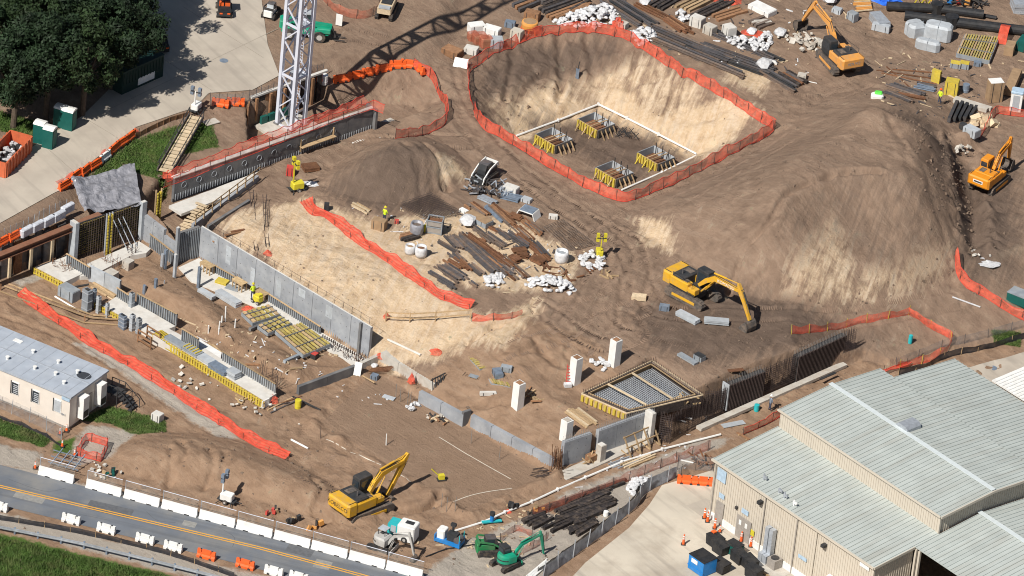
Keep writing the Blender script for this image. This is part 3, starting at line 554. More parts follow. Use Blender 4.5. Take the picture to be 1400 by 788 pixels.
w0, L0, h0 = wall('long dark basement wall with curved bars under the crane', (237, 274), (508, 178), -.9, 1.6, .35, 'concrete_dark', 3.2)
MB().box((L0 / 2, .2, h0 + .04), (L0 + .2, .5, .09)).obj('wall_top', 'concrete_new', w0)
b = MB()
for x in np.arange(.2, L0, .32): b.box((x, -.06, .32), (.05, .06, .7))
b.obj('dowel_bar', 'galvanised', w0, kind='stuff')
for k, x in enumerate(np.arange(1.2, L0 - 4, 1.95)):
    rr = .32; b = MB(); n = 9; pts = [(x + rr * math.cos(t), -.04, 1.45 + rr * math.sin(t)) for t in np.linspace(-.2 if k > 5 else -1.2, 3.3 if k > 5 else 4.6, n)]
    b.path(pts, .028, 4).obj('curved_bar', 'galvanised', w0)
MB().box((L0 + .18, .4, h0 / 2 - .1), (.3, 1.6, h0 + .2)).obj('end_wall', 'concrete_dark', w0)
for x in (17.3, 19.6): MB().box((x, -.35, 1.15), (2.2, .5, .06)).obj('plank', 'timber', w0)
for x in (16.3, 20.6): MB().box((x, -.2, 1.3), (.12, .12, 1.5)).obj('support_post', 'timber', w0)
b = MB(); a = P(232, 283, -.9); e = P(520, 173, -.9); y, L_ = frame2(a, e)
r = thing('footing', 'long pale concrete footing strip along the dark basement wall', 'footing', (a[0], a[1], -.9), y)
n = 7
for k in range(n): MB().box(((k + .5) * L_ / n, -.8, -.1), (L_ / n - .03, 1.9, .3)).obj('footing_slab', 'concrete_new', r)
MB().box((L_ + 1.0, -.6, -.1), (2.1, 2.6, .26)).obj('footing_slab', 'concrete', r)
# low wall with timber hand rail, in front of the basement wall
r, L_, h_ = wall('low grey wall with timber hand rail beside the board ramp', (263, 337), (352, 270), -2.6, -.1, .3, 'concrete_wall', 2.4)
for x in np.arange(.2, L_, 1.55): MB().box((x, -.05, h_ + .5), (.1, .1, 1.2)).obj('rail_post', 'timber', r)
for z in (.55, 1.05): MB().box((L_ / 2, -.06, h_ + z), (L_, .05, .1)).obj('hand_rail', 'timber', r)
r, L_, h_ = wall('dark low kerb wall on the sand beside the hand rail', (285, 318), (342, 282), -.6, .1, .3, 'concrete_dark', 2.2, cat='kerb', name='kerb_wall')
r = thing('plank_ramp', 'stepped ramp of loose boards rising by the dark basement wall', 'ramp', P(252, 322, -2.4), yawpx((245, 325), (285, 290)))
for k in range(13): MB().box((k * .38 - 1, random.uniform(-.2, .2), .2 + k * .13), (.34, 1.5 + random.uniform(-.3, .3), .07), random.uniform(-.15, .15)).obj('plank', 'timber_pale', r)
# inner walls in the left corner
wall('tall grey inner wall between formwork wall and corner pilaster', (193, 326), (222, 348), LOWZ, -.5, .35, 'concrete_wall', 2.2)
wall('grey wall section stepped down beside the tall corner pilaster', (222, 348), (240, 362), LOWZ, -1.1, .35, 'concrete_wall', 1.6)
dowels('form_panel_row', 'row of upright form studs at the foot of the inner wall', (204, 338), (237, 364), LOWZ, 1.5)
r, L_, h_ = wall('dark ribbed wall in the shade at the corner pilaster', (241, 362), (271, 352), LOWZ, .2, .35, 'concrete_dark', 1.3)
b = MB()
for x in np.arange(.15, L_, .22): b.box((x, -.04, h_ / 2), (.06, .07, h_ - .1))
b.obj('rib', 'panel_grey', r, kind='stuff')
def post(label, px, zb, h, w, m='concrete_wall', name='concrete_pilaster', yaw=None, cat='pilaster', dep=None, group=None):
    p = P(*px, zb); r = thing(name, label, cat, (p[0], p[1], zb), YB if yaw is None else yaw, group)
    MB().box((0, 0, h / 2), (w, dep or w, h)).obj('shaft', m, r); MB().box((0, 0, h + .02), (w * .8, (dep or w) * .8, .05)).obj('top_cap', 'concrete_new', r); return r
YB = yawpx((270, 352), (503, 491), LOWZ); YA = yawpx((703, 557), (839, 498), -1)
post('slender tall grey pilaster at the corner of the dark ribbed wall', (240, 365), LOWZ, 4.5, .3)
post('thin grey post standing in front of the corner pilaster', (238, 384), LOWZ, 3.0, .26, 'panel_light')
post('white faced end pilaster of the formwork wall beside the brown beam', (99, 356), LOWZ, 4.4, .45, 'panel_light', yaw=YA, dep=.9)
post('grey end pilaster where formwork wall meets inner wall', (193, 327), LOWZ, 4.3, .4, 'panel_light', dep=.6)
# formwork wall with yellow shoring tower
p, q = P(106, 356, LOWZ), P(192, 326, LOWZ); y, L_ = frame2(p, q)
r = thing('formwork_wall', 'dark formwork wall of yellowish walers below the silver sheeting', 'formwork', (p[0], p[1], LOWZ), y)
MB().box((L_ / 2, .3, 1.95), (L_, .12, 4.2)).obj('form_sheet', 'charcoal', r)
for z in np.arange(.5, 4.1, .26):
    b = MB(); n = int(L_ / .55)
    for k in range(n): b.box(((k + .5) * L_ / n, .2 + random.uniform(-.03, .03), z + random.uniform(-.03, .03)), (L_ / n - .08, .09, .1))
    b.obj('waler', 'waler', r)
b = MB()
for x in np.arange(.15, L_, .3): b.box((x, .12, 2.0 + random.uniform(-.1, .1)), (.05, .06, 4.1))
b.obj('vertical_bar', 'rebar', r, kind='stuff')
b = MB()
for x in (4.9, 5.5, 6.1): b.tube((x, -2.2 + random.uniform(-.3, .3), .1), (x - .6, .1, 3.2), .05, 6)
b.obj('push_pull_prop', 'galvanised', r)
r = thing('shoring_tower', 'yellow lattice shoring tower standing against the dark formwork wall', 'tower', P(147, 349, LOWZ), y)
for k in range(14):
    for s in (-.22, .22): MB().box((s, 0, .2 + k * .33), (.16, .3, .22)).obj('bracket', 'form_yellow', r)
for s in (-.36, 0, .36): MB().box((s, .05, 2.4), (.08, .2, 4.8)).obj('upright', 'concrete_wall', r)
r = thing('shoring_tower', 'short yellow shoring tower in the shade left of the dark basement wall', 'tower', P(215, 302, -2.4), y)
for k in range(10):
    for s in (-.2, .2): MB().box((s, 0, .2 + k * .33), (.16, .3, .22)).obj('bracket', 'form_yellow', r)
for s in (-.34, .34): MB().box((s, .05, 1.8), (.08, .2, 3.6)).obj('upright', 'timber', r)
# sheet pile wall and brown capping beam
p, q = P(-60, 405, LOWZ), P(98, 344, LOWZ); y, L_ = frame2(p, q)
r = thing('sheet_pile_wall', 'dark sheet pile wall with brown capping beam below the upper road', 'retaining wall', (p[0], p[1], LOWZ), y)
x = 0; k = 0
while x < L_ - .3:
    b = MB(); d = .18 if k % 2 else -.12; b.box((x + .45, d, 1.75), (.86, .1, 3.9)); b.box((x + .02, .03, 1.75), (.08, .36, 3.9)); b.obj('sheet_pile', 'rust' if k % 5 == 3 else 'steel_dark', r); x += .9; k += 1
for x in np.arange(1., L_ - .5, 2.7): MB().box((x, -.3, 1.6), (.3, .2, 3.4)).obj('soldier_pile', 'timber_pale' if int(x * 10) % 3 else 'timber', r)
p2, q2 = P(-60, 372, .6), P(137, 292, .6); y2, L2 = frame2(p2, q2)
c = thing('capping_beam', 'long brown steel beam lying along the top of the sheet pile wall', 'beam', (p2[0], p2[1], .3), y2)
for z, w, t in ((.28, .7, .07), (-.28, .7, .07), (0, .1, .5)): MB().box((L2 / 2, 0, z), (L2, w, t)).obj('flange' if abs(z) > .1 else 'web', 'brown_paint', c)
# crane bay timber wall
p, q = P(346, 168, -1.8), P(440, 134, -1.8); y, L_ = frame2(p, q)
r = thing('timber_lagging_wall', 'dark timber lagging wall with pale posts behind the crane base', 'retaining wall', (p[0], p[1], -2), y)
for k in range(int(L_ / .7)):
    MB().box((k * .7 + .35, random.uniform(-.05, .1), 1.5), (.62, .12, 3.2)).obj('lagging_board', random.choice(['wood_brown', 'timber_dark', 'timber_dark']), r)
for k in range(int(L_ / 1.9) + 1): MB().box((k * 1.9 + .1, -.2, 1.45), (.26, .24, 3.3)).obj('soldier_pile', 'wood_brown', r)
MB().box((L_ / 2, .1, 3.25), (L_ + 1, .35, .2)).obj('cap_beam', 'concrete_new', r)
for k in range(4): MB().box((k * 1.0 + .8, -.7, .55), (.8, .3, 1.1)).obj('gang_form', 'toilet_green', r)
r = thing('timber_lagging_wall', 'brown rusty lagging wall end beside the orange barrier and grass', 'retaining wall', P(337, 178, -2), yawpx((338, 176), (346, 142)))
for k in range(5): MB().box((k * .75, 0, 1.4), (.7, .15, 3.0)).obj('lagging_board', 'wood_brown', r)
p = P(382, 178, -2); r = thing('crane_pad', 'pale concrete pad carrying the white crane mast', 'foundation', (p[0], p[1], -2), R(-38))
MB().box((1, 1, 0), (6, 5.4, .5)).obj('slab', 'concrete', r)
# ---- W2: low walls round the flat brown floor
for k, (a, b_, zt, lab) in enumerate([((519, 497), (592, 541), -2.05, 'wide topped low concrete wall with cut rebar laid on it'), ((571, 551), (632, 584), -2.0, 'low concrete wall on the floor edge beside the white ring of bags'), ((642, 584), (755, 645), -2.0, 'low concrete wall running down to the tall rebar corner')]):
    wall(lab, a, b_, LOWZ, zt, .45 if k else .9, 'concrete_wall' if k else 'concrete', 2.6)
wall('short dark cross panel standing between the two low walls', (632, 584), (643, 580), LOWZ, -1.7, .3, 'concrete_dark', 2)
r, L_, h_ = wall('dark low cross wall between brown fill and flat floor', (408, 541), (486, 512), LOWZ, -2.35, .35, 'concrete_dark', 3.4)
wall('pale low wall stub at the foot of the tall retaining wall', (490, 509), (522, 494), LOWZ, -2.5, .4, 'concrete', 2.)
# ---- W3
r, L_, h_ = wall('light grey wall with rebar starter bars and timber frame leaning on it', (815, 624), (892, 596), LOWZ, -.5, .45, 'concrete_wall', 2.6)
def starters(r, L_, h, th=.45, y0=0.):
    b = MB()
    for x in np.arange(.1, L_, .22):
        for yy in (.06, th - .06): b.tube((x, y0 + yy, h), (x, y0 + yy, h + .5), .02, 4)
    b.obj('starter_bar', 'rebar_light', r, kind='stuff')
starters(r, L_, h_)
r, L_, h_ = wall('light grey wall end with starter bars near the bundle of cut rebar', (768, 640), (806, 627), LOWZ, -.5, .45, 'concrete_wall', 2.6); starters(r, L_, h_)
post('short grey buttress in front of the gap in the light wall', (820, 631), LOWZ, 1.9, .7, 'concrete', yaw=YA)
post('tall white faced wall end beside the black rebar cage', (885, 604), LOWZ, 3.4, .5, 'concrete_new', yaw=YA, dep=1.0)
r = thing('footing', 'pale footing slab along the light grey wall', 'footing', P(770, 655, LOWZ), YA)
for k in range(5): MB().box((k * 2.2 + 1., .2, .05), (2.15, 1.4, .3)).obj('footing_slab', 'concrete', r)
r = thing('timber_prop', 'timber prop frame leaning against the light grey wall', 'frame', P(852, 621, LOWZ), YA)
for x in (0, 1.3, 2.6, 3.9):
    MB().bar((x, -1.1, .1), (x, .15, 1.9), .12).obj('raker', 'timber', r); MB().bar((x, -1.0, .05), (x, .3, .3), .1).obj('foot_strut', 'timber', r)
for z, yy in ((1.8, .05), (.95, -.5)): MB().box((1.95, yy, z), (4.3, .08, .14)).obj('cross_rail', 'timber', r)
r = thing('timber_prop', 'broken timber brace and boards at the short buttress', 'frame', P(803, 634, LOWZ), YA)
for k in range(7): MB().bar((random.uniform(-.8, 1), random.uniform(-.6, .3), .1), (random.uniform(-.8, 1.4), random.uniform(-.6, .3), random.uniform(.5, 1.5)), .1).obj('brace', 'timber', r)
MB().box((.8, 0, .45), (1.6, .7, .8)).obj('board_box', 'wood_brown', r)
# black rebar cage (plan outline with real bars)
def cage(label, base, zb, h, sp=.22, net='rebar_net', name='rebar_cage', tip=.4):
    pts = [P(*p_, zb) for p_ in base]; r = thing(name, label, 'rebar cage', (pts[0][0], pts[0][1], zb)); o = pts[0]; v = MB(); hz = MB()
    for a, e in zip(pts[:-1], pts[1:]):
        L_ = np.linalg.norm(e - a); d = (e - a) / L_; n_ = np.array([-d[1], d[0], 0])
        for off in (0, .3):
            for x in np.arange(0, L_, sp):
                p_ = a + d * x + n_ * off - o; v.tube(p_, p_ + np.array([random.uniform(-.04, .04), 0, h + random.uniform(-.1, tip)]), .019, 4)
            for z in np.arange(.15, h, .24): hz.tube(a + n_ * off - o + [0, 0, z], e + n_ * off - o + [0, 0, z], .019, 4)
    v.obj('vertical_bar', 'rebar', r, kind='stuff'); hz.obj('horizontal_bar', 'rebar', r, kind='stuff'); return r
cage('black rebar cage bulging round the corner of the timber deck', [(899, 604), (915, 607), (940, 592), (1000, 562)], LOWZ, 3.0, .16)
cage('brown rebar cage between the two dark ribbed wall forms', [(1040, 541), (1088, 521)], -2.9, 2.8, .16)
cage('brown rebar cage at the far end of the dark ribbed wall', [(1152, 490), (1168, 484)], -2.6, 2.7, .16)
cage('low rebar cage joining the deck to the white form end', [(962, 560), (992, 560)], -2.8, 2.0, .2)
for (a, e, lab) in (((993, 561), (1043, 541), 'dark ribbed wall form with white end panel'), ((1087, 522), (1154, 491), 'long dark ribbed wall form near the orange fence loop')):
    r, L_, h_ = wall(lab, a, e, -2.9, -.2, .7, 'charcoal', 2.2, name='wall_form', cat='formwork'); b = MB()
    for x in np.arange(.1, L_, .2): b.box((x, -.05, h_ / 2), (.055, .08, h_ + .3))
    b.obj('rib', 'rebar', r, kind='stuff'); starters(r, L_, h_, .7)
    if a[0] == 993: MB().box((-.1, .35, h_ / 2 + .1), (.12, .9, h_ + .2)).obj('end_panel', 'panel_light', r)
r = thing('footing', 'long pale footing strip in front of the dark ribbed wall forms', 'footing', P(960, 588, -3.0), yawpx((960, 588), (1182, 490), -3))
for k in range(9): MB().box((k * 2.25 + 1.1, .45, -.1), (2.2, .7, .32)).obj('footing_slab', 'concrete', r)
r = thing('steel_plate', 'dark steel plate lying on the pale footing strip', 'plate', P(1132, 514, -2.6), yawpx((960, 588), (1182, 490), -3)); MB().box((0, 0, 0), (2.1, .3, .06)).obj('plate', 'charcoal', r)
# timber edged deck with a rebar mat
zt = -.35; c4 = [P(795, 539, zt), P(892, 494, zt), P(961, 541, zt), P(857, 566, zt)]; o = c4[3]
r = thing('rebar_deck', 'timber edged pit form with a light rebar mat and yellow side', 'formwork', (o[0], o[1], zt - 1)); lc = [q - o + [0, 0, 1] for q in c4]
cen = sum(lc) / 4
for k in range(4):
    a, e = lc[k], lc[(k + 1) % 4]; d = (e - a) / np.linalg.norm(e - a)
    MB().bar(a + [0, 0, -.5], e + [0, 0, -.5], .1, 1.0).obj('side_form', 'timber' if k in (0, 3) else 'rebar_net', r)
    for inn, nm, mm in ((0, 'edge_beam', 'timber_pale'), (.22, 'edge_beam', 'steel_brown'), (.5, 'edge_beam', 'timber')):
        i1 = (cen - a) / np.linalg.norm(cen - a) * inn * 1.4; i2 = (cen - e) / np.linalg.norm(cen - e) * inn * 1.4; MB().bar(a + i1 + [0, 0, .06], e + i2 + [0, 0, .06], .1, .1).obj(nm, mm, r)
    b = MB()
    for x in np.arange(.1, np.linalg.norm(e - a), .25):
        i1 = (cen - a) / np.linalg.norm(cen - a) * .5; b.tube(a + d * x + i1 * .5 + [0, 0, -.3], a + d * x + i1 * .5 + [0, 0, .5], .022, 4)
    b.obj('starter_bar', 'rebar', r, kind='stuff')
MB().quad(*[q + [0, 0, -.75] for q in lc]).obj('floor_sheet', 'concrete_dark', r)
b = MB()
for t in np.linspace(.06, .93, 34): b.tube(lc[0] * (1 - t) + lc[1] * t + (lc[3] - lc[0]) * .1 + [0, 0, -.35], lc[3] * (1 - t) + lc[2] * t + (lc[0] - lc[3]) * .12 + [0, 0, -.3], .028, 4)
for t in np.linspace(.08, .92, 20): b.tube(lc[0] * (1 - t) + lc[3] * t + (lc[1] - lc[0]) * .06 + [0, 0, -.32], lc[1] * (1 - t) + lc[2] * t + (lc[0] - lc[1]) * .1 + [0, 0, -.27], .028, 4)
b.obj('rebar_mat', 'galvanised', r, kind='stuff')
nc_ = lc[2] * .62 + lc[3] * .3 + lc[1] * .08; MB().slab([lc[2] * .9 + cen * .1, lc[2] * .62 + lc[1] * .2 + cen * .18, lc[2] * .45 + lc[3] * .2 + cen * .35, lc[2] * .55 + lc[3] * .4 + cen * .05][::-1], .02, .05).obj('notch_floor', 'wood_brown', r)
for t in (.32, .66): MB().bar(lc[0] * (1 - t) + lc[1] * t + (lc[3] - lc[0]) * .08 + [0, 0, .1], lc[3] * (1 - t) + lc[2] * t + (lc[0] - lc[3]) * .1 + [0, 0, .1], .16, .14).obj('cross_beam', 'timber_pale', r)
for k in range(10):
    t = (k + .5) / 10; q = lc[0] * (1 - t) + lc[3] * t; n_ = (lc[0] - lc[1]) / np.linalg.norm(lc[0] - lc[1]); MB().box(q + n_ * .1 + [0, 0, -.35], (.28, .22, .6), YB).obj('yellow_form', 'form_yellow', r)
for k in range(7): MB().bar(lc[2] * .8 + lc[3] * .2 + [random.uniform(-1.5, 1.), random.uniform(-.2, 1.2), random.uniform(-.8, -.2)], lc[2] * .8 + lc[3] * .2 + [random.uniform(-1., 1.5), random.uniform(-.2, 1.2), random.uniform(-.5, .2)], .12).obj('prop', 'plywood', r)
# white concrete columns
for (px, h, lab) in [((707, 557), 2.75, 'white column beside the pile of broken timber'), ((785, 524), 2.9, 'white column with the red scaffold ladder against it'), ((839, 499), 2.85, 'white column standing farthest up the brown slope'), ((773, 600), 2.1, 'short white column behind the light grey wall')]:
    p = G(*px); r = thing('concrete_column', lab, 'column', p, YA)
    MB().box((0, 0, h / 2 - .1), (.85, .85, h + .2)).obj('shaft', 'white_paint', r)
    MB().box((0, 0, h + .01), (.6, .6, .05)).obj('top_recess', 'wood_brown' if h > 2.2 else 'concrete', r)
    b = MB()
    for s in (-.3, -.1, .1, .3):
        for t in (-.3, .3): b.tube((s, t, h), (s, t, h + .12), .02, 4)
    b.obj('starter_bar', 'rebar_light', r, kind='stuff')
# ================================================================ tower crane
p = P(379, 169, -1.75); r = thing('crane_mast', 'tall white lattice tower crane mast rising from the bay', 'crane', (p[0], p[1], -1.75), R(-38)); SZ = 1.95
legs = [(0, 0), (SZ, 0), (SZ, SZ), (0, SZ)]; HT = 47
for x, y in legs: MB().box((x, y, HT / 2), (.36, .36, HT)).obj('leg', 'white_steel', r)
nb = 24; bz = HT / nb
for k in range(4):
    a, e = np.array(legs[k]), np.array(legs[(k + 1) % 4])
    b = MB()
    for j in range(nb):
        z0, z1 = j * bz, (j + 1) * bz; s, t = (a, e) if j % 2 else (e, a); b.bar((*s, z0), (*t, z1), .12)
    b.obj('diagonal_bracing', 'white_steel', r, kind='stuff')
    for j in range(0, nb + 1, 3): MB().bar((*a, j * bz), (*e, j * bz), .2).obj('horizontal_bar', 'white_steel', r)
b = MB()
for z in np.arange(.3, HT - 1, .33): b.bar((1.2, 1.3, z), (1.55, 1.3, z), .035)
for x in (1.2, 1.55): b.bar((x, 1.3, 0), (x, 1.3, HT - 1), .05)
b.obj('ladder', 'white_steel', r)
for z in np.arange(5.8, HT, 5.9): MB().box((.95, 1.45, z), (1.5, .8, .06)).obj('landing', 'galvanised', r)
for x, y in legs: MB().box((x, y, .05), (.6, .6, .2)).obj('base_plate', 'concrete_dark', r)
# ================================================================ warehouse
o = P(968, 706, LOWZ); YW = R(-45.8); wh = thing('warehouse', 'large beige metal warehouse with pale ribbed roofs', 'warehouse', (o[0], o[1], LOWZ), YW)
LU = 21.4; V1 = 8.0; V2 = 14.55; V3 = 21.1; E0, E1, E2, E3 = 6.45, 7.13, 9.1, 9.55; sl = (E1 - E0) / V1; UE = 46
def ribs(name, u0, u1, va, za, vb, zb, sp=.5, m='roofing', h=.07):
    b = MB()
    for u in np.arange(u0 + .1, u1, sp): b.bar((u, va, za + h / 2), (u, vb, zb + h / 2), .055, h)
    b.obj(name, m, wh, kind='stuff')
def roofp(name, u0, u1, va, za, vb, zb, th=.1, over=0.):
    us = np.linspace(u0, u1, max(2, int(round((u1 - u0) / 1.0)) + 1))
    for a_, e_ in zip(us[:-1], us[1:]): MB().add([(a_, va, za - th), (e_, va, za - th), (e_, vb, zb - th), (a_, vb, zb - th), (a_, va, za), (e_, va, za), (e_, vb, zb), (a_, vb, zb)], MB.BF).obj('roof_panel', 'roofing', wh)
def siding(name, a, e, z0, z1a, z1b, m='siding', sp=.3):
    a = np.array(a, float); e = np.array(e, float); L_ = np.linalg.norm(e - a); d = (e - a) / L_; n_ = np.array([d[1], -d[0]])
    b = MB(); t = .1; q = [a, e, e - n_ * t, a - n_ * t]; zt = [z1a, z1b, z1b, z1a]
    b.add([(*k, z0) for k in q] + [(*k, zz) for k, zz in zip(q, zt)], MB.BF).obj(name, m, wh)
    b = MB()
    for x in np.arange(.1, L_, sp):
        z1 = z1a + (z1b - z1a) * x / L_; c = a + d * x + n_ * .025; b.box((*c, (z0 + z1) / 2), (.07, .035, z1 - z0 - .02), math.atan2(d[1], d[0]))
    b.obj('siding_rib', m, wh, kind='stuff')
siding('front_wall', (0, 0), (LU, 0), .75, E0 - .12, E0 - .12); siding('end_wall', (LU, 0), (LU, 4.9), 0, E0 - .12, E0 + 4.9 * sl - .12); siding('rear_end_wall', (0, V1), (0, 0), 0, E1 - .12, E0 - .12)
siding('upper_wall', (0, V1), (LU, V1), E1 - .3, E2 - .1, E2 - .1); siding('upper_end_wall', (0, V3), (0, V2), 0, E2 - .1, E3 - .1); siding('upper_end_wall', (0, V2), (0, V1), 0, E3 - .1, E2 - .1)
siding('gable_wall', (LU, V1), (LU, V2), E1 - .4, E2 - .12, E3 - .12); siding('gable_wall', (LU, V2), (LU, V3), E1 - .4, E3 - .12, E2 - .12)
MB().box((LU / 2, -.02, .37), (LU, .14, .76)).obj('plinth', 'white_paint', wh)
roofp('lean_to_roof', -.15, LU + .2, -.2, E0 - .2 * sl, V1, E1); ribs('roof_rib', -.15, LU + .2, -.2, E0 - .2 * sl, V1, E1)
roofp('main_roof', -.15, LU + .3, V1 - .2, E2, V2, E3); ribs('roof_rib', -.15, LU + .3, V1 - .2, E2, V2, E3)
roofp('main_roof', -.15, LU + .3, V2, E3, V3, E2); ribs('roof_rib', -.15, LU + .3, V2, E3, V3, E2)
MB().box((LU / 2, V2, E3 + .08), (LU + .5, .5, .05)).obj('ridge_cap', 'ridge_cap', wh)
roofp('wing_roof', LU + .2, UE, 4.9, E0 + 4.9 * sl, 13.2, E0 + 13.2 * sl); ribs('roof_rib', LU + .2, UE, 4.9, E0 + 4.9 * sl, 13.2, E0 + 13.2 * sl)
roofp('wing_roof', LU + .2, UE, 13.2, E0 + 13.2 * sl, 22, E0 + 4.2 * sl); ribs('roof_rib', LU + .2, UE, 13.2, E0 + 13.2 * sl, 22, E0 + 4.2 * sl)
MB().box(((LU + UE) / 2, 13.2, E0 + 13.2 * sl + .08), (UE - LU, .5, .05)).obj('ridge_cap', 'ridge_cap', wh)
roofp('rear_roof', 1.4, UE, V3, E2 - .25, V3 + 8.6, E2 - 1.0); ribs('roof_rib', 1.4, UE, V3, E2 - .25, V3 + 8.6, E2 - 1.0)
siding('rear_side_wall', (1.4, V3 + 8.6), (1.4, V3), 0, E2 - 1.15, E2 - .4)
MB().box((LU + 6, 9, 2.6), (.2, 8, 5.2)).obj('bay_back_wall', 'siding', wh); MB().box((33, 13.4, 3), (24, 16.6, 5.8)).obj('wing_hall', 'siding', wh) if False else None
siding('wing_wall', (LU + 6, 5.2), (UE, 5.2), 0, 6.5, 6.5)
for x, y in ((LU + .3, 5.05), (LU + .75, 5.05)): MB().box((x, y, 3.3), (.22, .22, 6.6)).obj('bay_post', 'siding', wh)
MB().box((LU / 2, -.27, E0 - .13), (LU + .4, .16, .18)).obj('gutter', 'siding', wh); MB().bar((LU + .24, -.2, E0 - .12), (LU + .24, 4.9, E0 + 4.9 * sl - .12), .08, .26).obj('gable_trim', 'siding', wh)
MB().bar((LU + .36, V1 - .2, E2 - .08), (LU + .36, V2, E3 - .08), .1, .25).obj('gable_trim', 'siding', wh); MB().bar((LU + .36, V2, E3 - .08), (LU + .36, V3, E2 - .08), .1, .25).obj('gable_trim', 'siding', wh)
MB().box((LU / 2, V1 - .24, E2 - .08), (LU + .4, .1, .2)).obj('gutter', 'siding', wh)
MB().box((LU + .03, -.03, E0 / 2), (.2, .2, E0 - .2)).obj('corner_trim', 'siding', wh); MB().box((LU + .04, V1 - .02, E1 + .9), (.18, .18, 2)).obj('corner_trim', 'siding', wh)
for u in (.35, 7.1, 11.4, 14.0): MB().tube((u, -.12, .1), (u, -.12, E0 - .2), .055, 8).obj('downpipe', 'door_grey' if u < 12 else 'siding', wh)
for u, w in ((1.45, 1.05), (4.75, 1.9)):
    d = MB().box((u, -.09, 1.2), (w, .1, 2.4)).obj('door', 'door_grey', wh); MB().box((u, -.1, 1.22), (w + .16, .06, 2.5)).obj('frame', 'steel_brown', d) if False else None
    if w > 1.5:
        for k in (-.45, .35): MB().box((u + k, -.15, 1.75), (.3, .02, .5)).obj('notice', 'white_paint', d)
MB().box((6.0, -.13, 1.5), (.45, .03, .6)).obj('yellow_notice', 'safety_yellow', wh)
for u, z, w, h in ((1.15, 5.2, 1.2, 1.3), (1.5, 3.1, .7, .5), (4.7, 3.1, .9, .5), (12.6, 2.4, 1.1, .35), (20.3, 5.9, 1.2, .6)): MB().box((u, -.1, z), (w, .05, h)).obj('blue_sign', 'sign_blue' if u < 15 else 'white_paint', wh)
for u in (6.6, 15.2): MB().box((u, -.3, 5.3), (.4, .5, .3)).obj('wall_light', 'charcoal', wh)
MB().box((3.6, -.15, 3.0), (.25, .25, .25)).obj('wall_light', 'charcoal', wh)
MB().box((17.2, -.05, 1.2), (1.6, .12, 2.4)).obj('roller_door', 'charcoal', wh); MB().add([(16.2, -.1, 2.6), (18.6, -.1, 2.6), (18.6, -1.6, 2.3), (16.2, -1.6, 2.3), (16.2, -.1, 2.7), (18.6, -.1, 2.7), (18.6, -1.6, 2.4), (16.2, -1.6, 2.4)], MB.BF).obj('awning', 'white_paint', wh)
b = MB()
for k, v in enumerate((.0, .55)): b.box((8.3 + v, -.45, 1.9), (.45, .5, 3.4)); b.box((8.3 + v, -.9, .5), (.5, .6, .9))
b.obj('air_duct', 'galvanised', wh)
for u, v, s in ((5.3, 1.2, .5), (7.7, .9, .3), (8.6, .7, .45), (10.0, .6, .35)):
    b = MB(); b.tube((u, v, E0), (u, v, E0 + .9 * s + .3), .09, 8); b.box((u + .15, v, E0 + .4), (.5, .15, .2)); b.obj('roof_fitting', 'galvanised' if u < 9 else 'white_paint', wh)
b = MB(); b.prism([(-.75, 0), (.75, 0), (.75, .35), (.45, .6), (-.45, .6), (-.75, .35)], -.9, .9); b.obj('roof_vent', 'galvanised', wh, (9.3, V2 + 1.0, E3 - .1))
siding('canopy_post_wall', (LU + 6, 5.2), (LU + 6, 1), 0, 4.2, 4.2)
r = thing('canopy_roof', 'dark green ribbed canopy roof below the warehouse wing', 'canopy', (o[0], o[1], LOWZ), YW)
b = MB(); z0, z1 = 4.6, 5.0; b.add([(LU + 2.4, -1, z0 - .08), (LU + 12, -1, z0 - .08), (LU + 12, 4.6, z1 - .08), (LU + 2.4, 4.6, z1 - .08), (LU + 2.4, -1, z0), (LU + 12, -1, z0), (LU + 12, 4.6, z1), (LU + 2.4, 4.6, z1)], MB.BF)
b.obj('roof_sheet', 'toilet_green', r); b = MB()
for u in np.arange(LU + 2.5, LU + 12, .5): b.bar((u, -1, z0 + .03), (u, 4.6, z1 + .03), .06, .06)
b.obj('roof_rib', 'toilet_green', r, kind='stuff')
for u in (LU + 2.7, LU + 11.5): MB().box((u, -.8, 2.25), (.2, .2, 4.5)).obj('post', 'charcoal', r)
r = thing('white_roof_building', 'building corner with bright white corrugated roof behind the warehouse', 'building', P(1362, 521, LOWZ + 2.9) * [1, 1, 0] + [0, 0, LOWZ], yawpx((1362, 522), (1400, 506), LOWZ))
MB().box((7, -5.2, 1.4), (14, 10.4, 2.8)).obj('wall', 'siding', r); MB().box((7, -5.2, 2.88), (14.6, 11, .14)).obj('roof', 'white_paint', r); b = MB()
for yy in np.arange(-10.5, .2, .45): b.box((7, yy, 2.99), (14.6, .14, .1))
b.obj('roof_rib', 'white_paint', r, kind='stuff')
